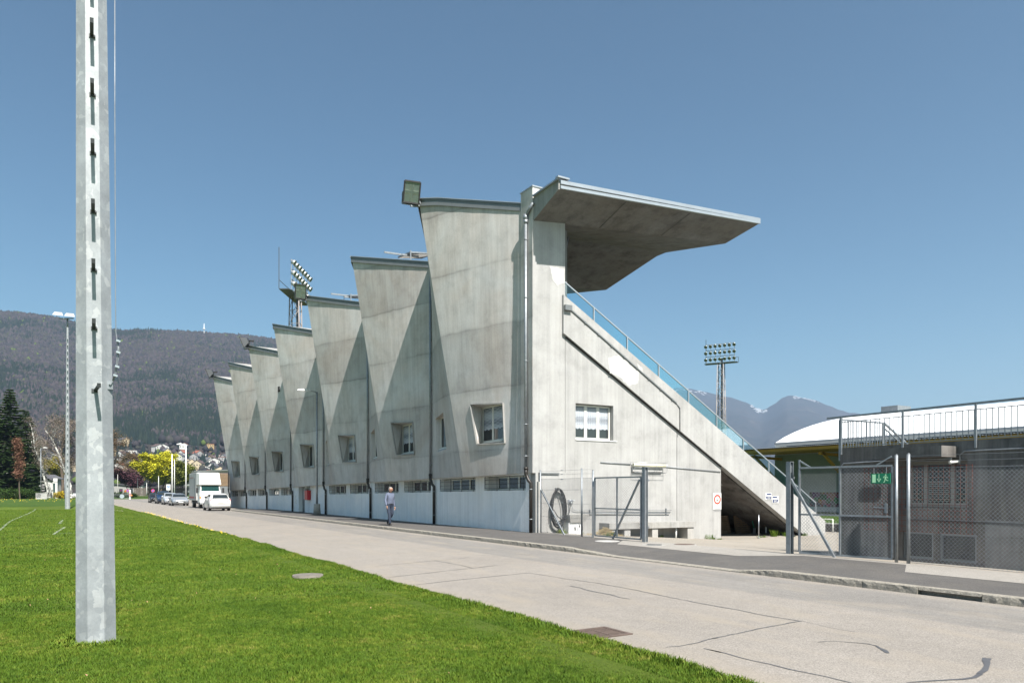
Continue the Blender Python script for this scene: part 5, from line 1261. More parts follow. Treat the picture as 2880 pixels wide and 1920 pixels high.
# ================================================================ road signs and barrier
M['blue'] = simple('sign_blue', (.02, .12, .45), .5, var=.04); M['sred'] = simple('sign_red_rim', (.55, .03, .06), .5, var=.04); M['orange'] = simple('orange_plastic', (.75, .25, .03), .5)
def disc(m, x, y, z, r, dy, n=16): 
    m.add([(x+r*math.cos(2*math.pi*i/n), y+dy, z+r*math.sin(2*math.pi*i/n)) for i in range(n)], [tuple(range(n))])
def nosign(px, s_, zc, r, lab):
    x, y = at_s(px, s_); t = thing('no_parking_sign', lab, 'road sign', (x, y, 0), 'round no-parking signs')
    m = MB(); m.tube([(x, y+.03, 0), (x, y+.03, zc+r)], .04, 6); m.build('pole', M['galv'], t)
    m = MB(); m.tube([(x, y-.02, zc), (x, y, zc)], r, 18); m.build('rim', M['sred'], t)
    m = MB(); disc(m, x, y, zc, r*.74, -.026); m.build('blue_field', M['blue'], t, fix=False)
    m = MB(); k = r*.62; m.add([(x-k-.02, y-.03, zc+k-.04), (x-k+.04, y-.03, zc+k+.02), (x+k+.02, y-.03, zc-k+.04), (x+k-.04, y-.03, zc-k-.02)], [(0,1,2,3)]); m.build('red_slash', M['sred'], t, fix=False)
nosign(430, 125, zat(1379, 125), .27, 'round no-parking sign left of the parked black car')
nosign(359, 170, zat(1379, 170), .30, 'round no-parking sign just left of the red and white post')
nosign(342, 230, zat(1378.5, 230), .28, 'small faded round no-parking sign in front of the grey shed')
def psign(px, s_, zc, w_, h_, lab):
    x, y = at_s(px, s_); t = thing('parking_sign', lab, 'road sign', (x, y, 0), 'white parking signs with a blue P')
    m = MB(); m.tube([(x, y+.05, 0), (x, y+.05, zc)], .04, 6); m.build('pole', M['galv'], t)
    m = MB(); m.box(x-w_/2, x+w_/2, y-.02, y+.01, zc-h_/2, zc+h_/2); m.build('board', M['white_paint'], t)
    m = MB(); a = w_*.3; zz = zc+h_*.15
    m.add([(x-a, y-.025, zz-a), (x+a, y-.025, zz-a), (x+a, y-.025, zz+a), (x-a, y-.025, zz+a)], [(0,1,2,3)]); m.build('blue_square', M['blue'], t, fix=False)
    m = MB()
    def bx(u0, v0, u1, v1): m.add([(x+u0*a, y-.03, zz+v0*a), (x+u1*a, y-.03, zz+v0*a), (x+u1*a, y-.03, zz+v1*a), (x+u0*a, y-.03, zz+v1*a)], [(0,1,2,3)])
    bx(-.45,-.8,-.15,.8); bx(-.15,.5,.4,.8); bx(-.15,-.1,.4,.15); bx(.25,.15,.5,.5)
    m.build('letter_p', M['white_paint'], t, fix=False)
psign(473.5, 125, zat(1369.5, 125), .62, .98, 'white parking sign with a blue P above the parked cars')
psign(307, 132, zat(1368, 132), .55, .95, 'white parking sign with a blue P beside the mushroom lamp')
x, y = at_s(365.5, 152); t = thing('marker_post', 'white post with a red band at the end of the crowd barrier', 'post', (x, y, 0))
m = MB(); m.box(x-.16, x+.16, y-.05, y+.05, 0, 1.95); m.build('board', M['white_paint'], t); m = MB(); m.box(x-.165, x+.165, y-.055, y+.055, 1.0, 1.22); m.box(x-.165, x+.165, y-.055, y+.055, .66, .85); m.build('red_band', M['red'], t)
x, y = at_s(369.5, 152); t = thing('warning_lamp', 'small orange warning lamp hanging on the crowd barrier', 'lamp', (x, y, .7)); m = MB(); m.tube([(x-.15, y-.1, .78), (x+.15, y-.1, .78)], .16, 10); m.build('lens', M['orange'], t)
m = MB(); m.box(x-.16, x+.16, y-.14, y-.02, .55, .62); m.build('battery_box', M['dark_metal'], t)
xa, ya = at_s(316, 150); xb, yb = at_s(369, 150); t = thing('crowd_barrier', 'grey tubular crowd barrier closing the end of the road', 'barrier', (xa, ya, 0))
m = MB(); m.tube([(xa, ya, 0), (xa, ya, 1.1), (xb, yb, 1.1), (xb, yb, 0)], .03, 6); m.tube([(xa, ya, .25), (xb, yb, .25)], .025, 6); m.build('frame', M['galv'], t)
m = MB()
for i in range(1, 22): u = i/22; m.tube([(xa+(xb-xa)*u, ya+(yb-ya)*u, .25), (xa+(xb-xa)*u, ya+(yb-ya)*u, 1.1)], .011, 4)
m.build('bars', M['galv'], t)
x, y = at_s(343, 149.5); m = MB(); m.tube([(x, y-.03, .62), (x, y, .62)], .42, 18); m.build('round_sign_back', simple('grey_sign_back', (.28, .32, .34), .5), t)
x, y = at_s(352, 235); t = thing('warning_triangle', 'small orange round sign behind the crowd barrier', 'road sign', (x, y, 0)); m = MB(); m.tube([(x, y-.02, zat(1380, 235)), (x, y+.02, zat(1380, 235))], .32, 14); m.build('disc', M['orange'], t); m = MB(); m.tube([(x, y+.05, 0), (x, y+.05, 1.8)], .04, 6); m.build('pole', M['galv'], t)
# ================================================================ pitch markings, manhole, grate
M['line'] = simple('chalk_line', (.24, .27, .20), .9, var=.35, sc=2)
m = MB()
def chalk(x0, y0, x1, y1, w_=.1):
    n = 24; vs = []; dx_, dy_ = x1-x0, y1-y0; L = math.hypot(dx_, dy_); nx, ny = -dy_/L*w_/2, dx_/L*w_/2; wv = random.Random(int(x0*7+y0))
    for i in range(n+1):
        t_ = i/n; x, y = x0+dx_*t_, y0+dy_*t_; o = wv.uniform(-.02, .02)+(.14*math.sin(t_*9) if L > 20 else 0)
        for s_ in (1, -1): vs.append((x+nx*s_+o, y+ny*s_, lawn_z(x, y)+.012))
    m.add(vs, [(2*i, 2*i+1, 2*i+3, 2*i+2) for i in range(n)])
chalk(-2.55, 24, -2.55, 80, .09); chalk(-.45, 32.6, -.1, 38.5, .09); chalk(-.35, 43, -.25, 50, .12)
chalk(-.5, 32.8, 1.2, 33.4, .07); chalk(-.35, 38.5, 1.1, 39.1, .07); chalk(-.3, 44, .9, 44.8, .06); chalk(2.4, 43.0, 3.4, 43.6, .05); chalk(2.2, 49, 2.9, 49.6, .05)
tag(m.build('pitch_marking', M['line'], fix=False), kind='structure')
M['lidc'] = simple('worn_concrete_lid', (.15, .135, .115), .9, var=.3, sc=12)
x, y, _ = gp(866, 1620, .05); t = thing('manhole_cover', 'pale round concrete manhole cover set in the lawn', 'manhole cover', (x, y, .05)); m = MB(); m.tube([(x, y, -.02), (x, y, .085)], .29, 24); m.build('rim', M['lidc'], t); m = MB(); m.tube([(x, y, .084), (x, y, .088)], .24, 24); m.build('lid', M['lidc'], t)
x, y, _ = gp(1690, 1779, .0); t = thing('drain_grate', 'rusty square drain grate beside the lawn edge', 'drain grate', (x, y, 0))
M['rust'] = simple('rusty_iron', (.13, .095, .08), .85, .3, .4, 10)
m = MB(); m.box(x-.26, x+.26, y-.26, y+.26, .001, .005); m.build('pit', M['dark_gap'], t)
m = MB()
for a, b, c_, d_ in ((-.27,.27,-.27,-.22),(-.27,.27,.22,.27),(-.27,-.22,-.22,.22),(.22,.27,-.22,.22)): m.box(x+a, x+b, y+c_, y+d_, .002, .014)
for i in range(9): m.box(x-.22, x-.01, y-.20+i*.048, y-.184+i*.048, .003, .012); m.box(x+.01, x+.22, y-.20+i*.048, y-.184+i*.048, .003, .012)
m.box(x-.0099, x+.0099, y-.22, y+.22, .002, .0125); m.build('grid', M['rust'], t)
for px, py, lb, mt_, rr_ in ((1708, 1521, 'white round manhole cover in the pavement by the small gate', 'con_light', .34), (1840, 1531.5, 'dark rectangular cover in the pale apron by the steel post', 'dark_metal', .3), (1925, 1530.5, 'rusty round cover in the apron right of the dark one', 'rust', .3)):
    x, y, _ = gp(px, py, .125); t = thing('manhole_cover', lb, 'manhole cover', (x, y, .12), 'access covers in the pavement'); m = MB(); m.tube([(x, y, .08), (x, y, wz(min(x, 15.5), y)+.012)], rr_, 24 if mt_ != 'dark_metal' else 4); m.build('lid', M[mt_], t); m = MB(); m.tube([(x, y, .08), (x, y, wz(min(x, 15.5), y)+.008)], rr_+.05, 24); m.build('rim', M['con_plain'], t)
# dandelions and leaves on the lawn
g_ = random.Random(12); m = MB()
for i in range(90):
    x, y = g_.uniform(-2, 5), g_.uniform(5, 22); r_ = g_.uniform(.006, .014); a = g_.uniform(0, 6)
    m.add([(x+r_*math.cos(a+k*1.57)*(1 if k % 2 else .6), y+r_*math.sin(a+k*1.57), lawn_z(x, y)+.03+.006*k) for k in range(4)], [(0,1,2,3)])
tag(m.build('fallen_leaves', simple('fallen_leaf', (.38, .22, .13), .8, var=.4), fix=False), 'small dry brown leaves scattered over the mown lawn', 'leaves', None, 'stuff')
m = MB()
for i in range(260):
    if i < 130: px, s_ = g_.uniform(-40, 225), g_.uniform(100, 165); x, y = at_s(px, s_); z = .22
    else: y = g_.uniform(25, 62); x = edge_x(y)-abs(g_.gauss(0, .12)); z = .14
    r_ = g_.uniform(.02, .05) if i < 130 else .016; m.add([(x-r_, y, z), (x+r_, y, z), (x+r_*.6, y+.05, z+r_), (x-r_*.6, y+.05, z+r_)], [(0,1,2,3)])
tag(m.build('dandelions', simple('dandelion_yellow', (.80, .55, .02), .7, var=.1), fix=False), 'yellow dandelions dotted along the verge and lawn edge', 'flowers', None, 'stuff')
# ================================================================ grass blades
def blades(name, n, x0, x1, y0, y1, h0, h1, w_, seed, lab, keep=None, edge=False):
    rg = np.random.default_rng(seed); P = []
    y = rg.uniform(y0, y1, n); 
    if name == 'far_grass': y = y0+(y1-y0)*rg.uniform(0, 1, n)**1.7
    if edge: x = np.array([edge_x(v) for v in y]) - np.abs(rg.normal(0, .09, n)) + .01
    else: x = rg.uniform(x0, x1, n)
    ex = np.array([edge_x(v) for v in y]); dep = ST*x+CT*y; lat = CT*x-ST*y
    k = (x < ex+.05) & (lat/np.maximum(dep, .1) > -1.15)
    dd = np.hypot(x-MX, y-MY); k &= dd > .30
    x, y, ex = x[k], y[k], ex[k]; n = len(x)
    cl = np.array([mn.noise(Vector((a*1.3, b*1.3, 0)))+.6*mn.noise(Vector((a*6, b*6, 3))) for a, b in zip(x, y)]) if n < 800000 else 0
    h = rg.uniform(h0, h1, n)*(1+.55*cl); a = rg.uniform(0, 2*np.pi, n); a2 = rg.uniform(0, 2*np.pi, n); ln = h*rg.uniform(.1, .9, n)
    z = np.array([lawn_z(p, q) for p, q in zip(x, y)])-.004; z = np.where(x > ex-.05, np.minimum(z, .05), z)
    wx, wy = np.cos(a)*w_/2, np.sin(a)*w_/2; tx, ty = np.cos(a2)*ln, np.sin(a2)*ln
    V = np.stack([np.stack([x-wx, y-wy, z], 1), np.stack([x+wx, y+wy, z], 1), np.stack([x+tx*.4+wx*.8, y+ty*.4+wy*.8, z+h*.6], 1), np.stack([x+tx*.4-wx*.8, y+ty*.4-wy*.8, z+h*.6], 1), np.stack([x+tx, y+ty, z+h*.95], 1)], 1).reshape(-1, 3)
    b = np.arange(n)[:, None]*5; Fc = np.concatenate([b+np.array([[0,1,2]]), b+np.array([[0,2,3]]), b+np.array([[3,2,4]])], 1).reshape(-1, 3)
    o = np_obj(name, V, Fc, M['blade']); tag(o, lab, 'grass', None, 'stuff'); return o
blades('grass', 520000, -4.0, 5.1, 4.2, 11.5, .014, .040, .0055, 1, 'short mown grass blades covering the lawn nearest the road')
blades('grass', 330000, -8, 5.1, 11.5, 24, .018, .045, .010, 2, 'mown grass blades further back on the lawn beyond the mast')
blades('far_grass', 260000, -14, 5.1, 22, 78, .02, .05, .02, 5, 'mown grass blades on the far stretch of the lawn')
blades('edge_grass', 30000, 0, 0, 4.0, 42, .03, .075, .010, 3, 'longer ragged grass fringe hanging over the lawn edge', edge=True)
rg_ = random.Random(31); m = MB()
for i in range(200):
    a = rg_.uniform(2.2, 5.6); q = rg_.uniform(.24, .42); tuft(m, MX+math.cos(a)*q+.0, MY+math.sin(a)*q, .05, 7, .075, .05, rg_)
tag(m.build('mast_grass', M['blade'], fix=False), 'longer grass tufts ringing the foot of the near mast', 'grass', None, 'stuff')
# ================================================================ vehicles
def car(name, lab, x0, y0, L, W, H, paint, yaw=0.0, group=None, hatch=True, cat='car'):
    """x0, y0: centre of the end nearest the camera; built nose towards -Y, yaw turns it; hatch=False shows a bonnet towards us"""
    t = thing(name, lab, cat, (0, 0, 0), group)
    # side profile along v (0 = nose, 1 = tail): lower edge, belt, roof line, half width
    st_ = [ # v,  zlow, zbelt, ztop, wl, wb, wt
        (.00, .42, .58, .60, .70, .64, .60), (.03, .28, .66, .70, .86, .82, .70), (.09, .22, .74, .78, .94, .90, .78), (.22, .20, .84, .88, .98, .95, .82), (.29, .20, .90, .93, 1.0, .96, .84),
        (.34, .20, .92, 1.08, 1.0, .97, .80), (.44, .20, .93, 1.36, 1.0, .97, .74), (.52, .20, .93, 1.44, 1.0, .97, .73), (.68, .20, .94, 1.46, 1.0, .97, .72), (.82, .20, .96, 1.42, 1.0, .97, .70),
        (.90, .22, .98, 1.28, .99, .96, .68), (.955, .26, .98, 1.04, .97, .93, .72), (.985, .34, .86, .92, .94, .90, .78), (1.0, .44, .62, .64, .86, .84, .72)]
    sc = H/1.47; hw = W/2
    def yy(v): return (v*L)
    rings = []
    for v, zl, zb, zt, wl, wb, wt in st_:
        a = [(wl*.93, zl), (wl, zl+.12), (wl, (zl+zb)/2), (wb, zb), ((wb+wt)/2*.995, (zb+zt)/2), (wt, zt-.03), (wt*.8, zt), (0, zt+.015)]
        a = a + [(-p, q) for p, q in a[-2::-1]]
        rings.append([(p*hw, yy(v), q*sc) for p, q in a])
    m = MB(); m.loft(rings, 0, True); 
    for i, s_ in enumerate(m.sm): pass
    body = m.build('body', paint, t)
    def P(v, w_, z): return (w_, yy(v), z*sc)
    # glass: windscreen, side windows, rear window
    def gl(nm, pts):
        m = MB(); m.add(pts, [tuple(range(len(pts)))]); m.build(nm, M['cglass'], t, fix=False)
    e = .006
    gl('windscreen', [P(.322, .80*hw, 1.07), P(.322, -.80*hw, 1.07), P(.428, -.66*hw, 1.385), P(.428, .66*hw, 1.385)]); 
    for s_ in (1, -1):
        gl('side_window', [P(.37, s_*.885*hw+s_*.01, .98), P(.55, s_*.885*hw+s_*.012, .99), P(.55, s_*.775*hw+s_*.012, 1.37), P(.455, s_*.785*hw+s_*.012, 1.33)])
        gl('side_window', [P(.57, s_*.885*hw+s_*.012, .99), P(.80, s_*.88*hw+s_*.012, 1.02), P(.79, s_*.785*hw+s_*.012, 1.34), P(.57, s_*.775*hw+s_*.012, 1.37)])
    gl('rear_window', [P(.915, .76*hw, 1.00), P(.918, -.76*hw, 1.00), P(.868, -.64*hw, 1.37), P(.865, .64*hw, 1.37)] if False else [(.74*hw, yy(.957)+.012, 1.05*sc), (-.74*hw, yy(.957)+.012, 1.05*sc), (-.62*hw, yy(.872)+.05, 1.36*sc), (.62*hw, yy(.872)+.05, 1.36*sc)])
    for s_ in (1, -1):
        for v in (.17, .80):
            w_ = MB(); cx_ = s_*(hw-.10); w_.tube([(cx_-.1, yy(v), .31), (cx_+.1, yy(v), .31)], .31, 18); o = w_.build('wheel', M['black'], t)
            h = MB(); h.tube([(cx_+s_*.085, yy(v), .31), (cx_+s_*.104, yy(v), .31)], .2, 14); h.build('hubcap', M['steel'], o)
        w_ = MB(); q = Vector(P(.385, s_*(hw*.97+.1), 1.0)); w_.sphere(q, .11, 8, 5, (1, .6, .75)); w_.build('mirror', paint, t)
        # lamps
        h = MB(); h.add([P(.028, s_*hw*.84, .62), P(.012, s_*hw*.50, .60), P(.045, s_*hw*.50, .705), P(.10, s_*hw*.86, .74)], [(0,1,2,3)]) ; v_ = h.v
        h.v = [(a*1.0+ (s_*.012), b-.02, c+.01) for a, b, c in h.v]; h.build('headlight', M['lens_clear'], t, fix=False)
        r_ = MB(); yt = L+.012
        r_.loft([[(s_*hw*.50, yy(.985)+.03, .80*sc), (s_*hw*.90, yy(.975)-.02, .74*sc), (s_*hw*.94, yy(.965)-.02, .95*sc), (s_*hw*.80, yy(.965)+.02, 1.0*sc)], [(s_*hw*.50, yy(.985)+.055, .80*sc), (s_*hw*.92, yy(.975)+.01, .74*sc), (s_*hw*.96, yy(.965)+.01, .95*sc), (s_*hw*.80, yy(.965)+.05, 1.0*sc)]]); r_.build('tail_light', M['tail'], t)
    g_ = MB(); g_.box(-hw*.55, hw*.55, -.015, .02, .44*sc, .55*sc); g_.build('grille', M['black'], t)
    b = MB(); b.box(-.26, .26, -.03, -.016, .36, .47); b.build('licence_plate', M['white_paint'], t); b = MB(); b.box(-.26, .26, L+.016, L+.03, .66*sc, .76*sc); b.build('licence_plate', M['white_paint'], t)
    b = MB(); b.box(-hw*.86, hw*.86, .25, L-.25, .17, .3); b.build('underbody', M['black'], t)
    t.location = (x0, y0, 0); t.rotation_euler = (0, 0, yaw)
    return t
M['lens_clear'] = simple('clear_headlight', (.75, .77, .78), .15, .3, .05); M['tail'] = simple('red_tail_lamp', (.55, .01, .02), .2, 0, .1)
def paint(n, c, metal=0): 
    m_ = simple(n, c, .28, metal, .03); m_.node_tree.nodes['Principled BSDF'].inputs['Coat Weight'].default_value = .6; return m_
P_white, P_silver, P_silver2, P_blue, P_black = paint('white_car_paint', (.62, .62, .61)), paint('silver_car_paint', (.42, .44, .46), .5), paint('light_silver_paint', (.55, .57, .6), .4), paint('dark_blue_paint', (.012, .03, .07)), paint('black_car_paint', (.012, .012, .013))
# the white hatchback shows its tail: nose away, so turned by 180 degrees
wc = car('parked_car', 'white hatchback parked with its tail to the camera beside the kerb end', 11.2, 70.9, 4.05, 1.76, 1.50, P_white, math.pi)
w2 = car('parked_car', 'silver car parked nose to the camera just left of the white truck', 11.15, 92.3, 4.5, 1.78, 1.42, P_silver, 0, 'cars parked in line along the kerb')
w3 = car('parked_car', 'light silver car with a bright bonnet, second in the line left of the truck', 11.1, 100.2, 4.1, 1.74, 1.48, P_silver2, 0, 'cars parked in line along the kerb')
w4 = car('parked_car', 'tall dark blue car third in the line of parked cars', 11.15, 108.4, 4.4, 1.80, 1.66, P_blue, 0, 'cars parked in line along the kerb')
w5 = car('parked_car', 'black car at the far left end of the line of parked cars', 11.05, 117.5, 4.2, 1.74, 1.45, P_black, 0, 'cars parked in line along the kerb')
x_, y_ = at_s(205, 150); car('parked_car', 'white car seen between the two masts on the far left', x_, y_, 4.2, 1.75, 1.5, P_white, R(-35)).location.z = .15
# dark blue car behind gets its own roof shape by height; truck
tk = thing('box_truck', 'white box truck with a cab-over luggage body parked behind the white hatchback', 'truck', (12.05, 77.6, 0))
X, Y = 12.05, 77.6; TG = simple('grey_truck_side', (.46, .46, .45), .55, var=.2, sc=1.2); TW = simple('white_truck_paint', (.80, .79, .75), .45, var=.05)
m = MB(); m.loft([[(X-1.1, Y+1.5, .75), (X+1.1, Y+1.5, .75), (X+1.1, Y+1.5, 3.5), (X-1.1, Y+1.5, 3.5)], [(X-1.1, Y+6.4, .75), (X+1.1, Y+6.4, .75), (X+1.1, Y+6.4, 3.5), (X-1.1, Y+6.4, 3.5)]]); m.build('cargo_box', TG, tk, bevel=.04)
m = MB(); m.loft([[(X-1.0, Y+.05, 2.32), (X+1.0, Y+.05, 2.32), (X+.86, Y+.35, 3.42), (X-.98, Y+.35, 3.42)], [(X-1.1, Y+1.498, 2.28), (X+1.1, Y+1.498, 2.28), (X+1.1, Y+1.498, 3.5), (X-1.1, Y+1.498, 3.5)]]); m.build('luggage_overhang', TW, tk, bevel=.03)
m = MB(); m.loft([[(X-.98, Y, .55), (X+.98, Y, .55), (X+.98, Y, 1.30), (X-.98, Y, 1.30)], [(X-.98, Y+1.49, .55), (X+.98, Y+1.49, .55), (X+.98, Y+1.49, 1.30), (X-.98, Y+1.49, 1.30)]]); m.loft([[(X-.98, Y, 1.301), (X+.98, Y, 1.301), (X+.98, Y+1.49, 1.301), (X-.98, Y+1.49, 1.301)], [(X-.88, Y+.32, 2.31), (X+.88, Y+.32, 2.31), (X+.88, Y+1.49, 2.31), (X-.88, Y+1.49, 2.31)]]); m.build('cab', TW, tk, bevel=.03)
m = MB(); m.add([(X-.86, Y+.05, 1.42), (X+.86, Y+.05, 1.42), (X+.80, Y+.27, 2.24), (X-.80, Y+.27, 2.24)], [(0,1,2,3)]); ws = m.build('windscreen', glass('greenish_windscreen', (.015, .05, .05)), tk, fix=False)
m = MB(); m.add([(X-.955, Y+.35, 1.42), (X-.955, Y+1.1, 1.42), (X-.885, Y+1.1, 2.2), (X-.885, Y+.45, 2.2)], [(0,1,2,3)]); m.build('side_window', M['cglass'], tk, fix=False)
m = MB(); m.box(X-.55, X+.62, Y-.03, Y-.002, .95, 1.20); m.build('grille', M['black'], tk)
for s_ in (-1, 1):
    m = MB(); m.box(X+s_*.72-.16, X+s_*.72+.16, Y-.035, Y-.003, .96, 1.19); m.build('headlight', M['lens_clear'], tk); m = MB(); m.box(X+s_*.93-.05, X+s_*.93+.045, Y-.03, Y-.004, .96, 1.19); m.build('indicator', M['orange'], tk)
    m = MB(); m.box(X+s_*1.2-.09, X+s_*1.2+.09, Y+.1, Y+.14, 1.5, 2.0); m.bar((X+s_*1.0, Y+.15, 1.9), (X+s_*1.15, Y+.12, 1.9), .03); m.build('mirror', M['black'], tk)
    for v in (.75, 4.9): m = MB(); m.tube([(X+s_*.82-.14, Y+v, .40), (X+s_*.82+.14, Y+v, .40)], .40, 20); o = m.build('wheel', M['black'], tk); h = MB(); h.tube([(X+s_*.97, Y+v, .40), (X+s_*.975, Y+v, .40)], .2, 12); h.build('hub', M['steel'], o)
m = MB(); m.box(X-.98, X+.98, Y-.1, Y-.001, .42, .62); m.build('bumper', simple('grey_bumper', (.35, .36, .37), .5, .3), tk)
m = MB(); f_ = [(X-.62, .0), (X+.55, .0)]
def ov(u, z): t_ = (z-2.32)/1.1; return (X+u, Y+.05+.3*t_-.012, z)
for a, b in (((-.62, 2.72), (.52, 2.72)), ((.52, 2.72), (.52, 3.16)), ((.52, 3.16), (-.62, 3.16)), ((-.62, 3.16), (-.62, 2.72))): m.bar(ov(*a), ov(*b), .018)
m.build('sign_frame', simple('faded_orange', (.60, .30, .18), .6), tk)
m = MB(); m.box(X-1.108, X-1.101, Y+1.6, Y+6.3, .95, 1.15); m.box(X-1.108, X-1.101, Y+3.4, Y+5.9, 3.02, 3.08); m.build('red_stripe', simple('faded_red', (.38, .10, .08), .6), tk)
m = MB(); m.box(X-1.112, X-1.101, Y+2.0, Y+2.9, .9, 3.0); m.build('side_door', simple('door_grey', (.30, .31, .31), .5), tk); m = MB(); m.box(X-.9, X+.9, Y+.5, Y+6.2, .45, .74); m.build('chassis', M['black'], tk)
m = MB(); m.box(X-1.0, X+1.0, Y+1.6, Y+6.2, 3.56, 3.6); m.bar((X-.9, Y+1.6, 3.5), (X-.9, Y+1.6, 3.58), .04); m.bar((X+.9, Y+6, 3.5), (X+.9, Y+6, 3.58), .04); m.build('roof_rack', M['steel'], tk)
# ================================================================ wall things on the stand
t = thing('extinguisher_box', 'red fire extinguisher box on the white wall by the side door', 'fire box', (XL, 54.2, 1.2)); y_ = at_x(867, XL-.1)
m = MB(); m.box(XL-.28, XL-.003, y_-.35, y_+.35, 1.05, 1.75); m.build('cabinet', M['red'], t, bevel=.02); m = MB(); m.box(XL-.2, XL-.003, y_+.38, y_+.9, 1.1, 1.9); m.build('side_box', M['con_light'], t); m = MB(); m.box(XL-.04, XL-.003, y_-.1, y_+.6, 1.8, 2.2); m.build('cable_box', M['galv'], t)
t = thing('graffiti', 'small white spray-painted scrawl on the wall left of the side door', 'graffiti', (XL, 57.3, .9)); y_ = at_x(833, XL); m = MB(); m.tube([(XL-.008, y_-.15, .75), (XL-.008, y_+.2, .85), (XL-.008, y_-.1, 1.0), (XL-.008, y_+.2, 1.15), (XL-.008, y_+.1, 1.35)], .035, 6); m.build('scrawl', M['white_paint'], t)
# ================================================================ the walking man
SKIN = simple('skin', (.50, .28, .20), .55, var=.05); SHIRT = simple('shirt_cloth', (.11, .13, .19), .9, var=.14, sc=14); JEAN = simple('jeans', (.025, .036, .062), .9, var=.25, sc=12); HAIR = simple('grey_hair', (.22, .21, .20), .9); SHOE = simple('dark_shoe', (.02, .018, .016), .6)
def skinmesh(name, pts, edges, radii, mat_, parent, sub=2, root=0):
    org = Vector((0, 0, 0)); p = parent
    me = bpy.data.meshes.new(name); me.from_pydata(pts, edges, []); o = bpy.data.objects.new(name, me); C.objects.link(o)
    o.modifiers.new('skin', 'SKIN'); me.skin_vertices or me.attributes
    sv = me.skin_vertices[0].data
    for i, r_ in enumerate(radii): sv[i].radius = (r_, r_) if not isinstance(r_, tuple) else r_; sv[i].use_root = (i == root)
    s_ = o.modifiers.new('sub', 'SUBSURF'); s_.levels = sub; s_.render_levels = sub
    dg = bpy.context.evaluated_depsgraph_get(); ev = o.evaluated_get(dg); nm = bpy.data.meshes.new_from_object(ev)
    o.modifiers.clear(); o.data = nm; nm.materials.clear(); nm.materials.append(mat_)
    for q in nm.polygons: q.use_smooth = True; q.material_index = 0
    o.parent = parent
    return o
man = thing('person', 'grey-haired man in a pale long-sleeved shirt and dark trousers walking on the pavement', 'person', (0, 0, 0))
# local frame: faces -Y (towards us along the pavement); x to his left
B = [(0,0,.95), (.0,-.01,1.08), (0,-.03,1.22), (0,-.02,1.38), (0,-.03,1.47), (0,-.05,1.54),       # 0 pelvis .. 5 neck
     (.17,-.01,1.43), (.25,.06,1.17), (.27,.02,.92), (.272,.0,.86),                               # 6-9 left arm (swings back)
     (-.17,-.02,1.43), (-.27,-.04,1.17), (-.31,-.17,.96), (-.315,-.20,.91),                      # 10-13 right arm
     (.10,0,.90), (.11,-.03,.50), (.10,.22,.24), (.10,.28,.14),                                    # 14-17 left leg trailing, knee bent
     (-.10,0,.90), (-.09,-.10,.50), (-.07,-.12,.11), (-.07,-.12,.08)]                              # 18-21 right leg standing
E = [(0,1),(1,2),(2,3),(3,4),(4,5),(3,6),(6,7),(7,8),(8,9),(3,10),(10,11),(11,12),(12,13),(0,14),(14,15),(15,16),(16,17),(0,18),(18,19),(19,20),(20,21)]
Rr = [(.165,.12),(.175,.15),(.18,.15),(.17,.12),(.075,.07),(.055,.055),(.075,.07),(.055,.055),(.042,.042),(.038,.038),(.075,.07),(.055,.055),(.042,.042),(.038,.038),(.095,.10),(.07,.075),(.055,.06),(.045,.05),(.095,.10),(.072,.08),(.058,.065),(.05,.055)]
body = skinmesh('body', B, E, Rr, SHIRT, man)
body.data.materials.append(JEAN); body.data.materials.append(SKIN)
for q in body.data.polygons:
    c = q.center; arm = abs(c.x) > .2 and c.z < 1.3 and c.z > .80
    if c.z < .985 and not arm and (abs(c.x) < .205): q.material_index = 1
    elif c.z < .9 and not arm: q.material_index = 1
    if c.z > 1.505: q.material_index = 2
H = [(0,-.05,1.50), (0,-.07,1.58), (0,-.085,1.66), (0,-.075,1.73), (0,-.125,1.585), (0,-.165,1.632), (0,-.148,1.66), (.078,-.07,1.635), (-.078,-.07,1.635)]
hd = skinmesh('head', H, [(0,1),(1,2),(2,3),(1,4),(2,5),(2,6),(2,7),(2,8)], [(.05,.05),(.066,.075),(.078,.09),(.068,.08),(.034,.028),(.014,.014),(.03,.012),(.012,.022),(.012,.022)], SKIN, man)
m = MB(); m.sphere((0, -.055, 1.695), .093, 14, 8, (.93, 1.05, .78)); m.sphere((0, -.02, 1.65), .088, 12, 8, (.93, .9, 1.0)); m.build('hair', HAIR, man)
for s_ in (1, -1): m = MB(); m.sphere((s_*.03, -.158, 1.66), .009, 8, 5); m.build('eye', M['ink'], man)
m = MB(); 
for s_ in (1, -1): m.tube([(s_*.03+.024*math.cos(a), -.172, 1.66+.02*math.sin(a)) for a in [i*math.pi/5 for i in range(11)]], .003, 4, cap=False)
m.tube([(.006, -.173, 1.663), (-.006, -.173, 1.663)], .003, 4); m.build('glasses', M['ink'], man)
m = MB(); m.tube([(-.022, -.158, 1.603), (0, -.164, 1.600), (.022, -.158, 1.603)], .004, 5); m.build('mouth', simple('lips', (.36, .14, .12), .6), man)
m = MB(); m.tube([(.165*math.cos(a), .12*math.sin(a)-.005, .985) for a in [i*math.pi/10 for i in range(21)]], .018, 6, cap=False); m.build('belt', M['black'], man)
m = MB(); m.tube([(.06*math.cos(a), .06*math.sin(a)-.03, 1.485+.01*math.sin(a)) for a in [i*math.pi/8 for i in range(17)]], .016, 6, cap=False); m.build('collar', SHIRT, man)
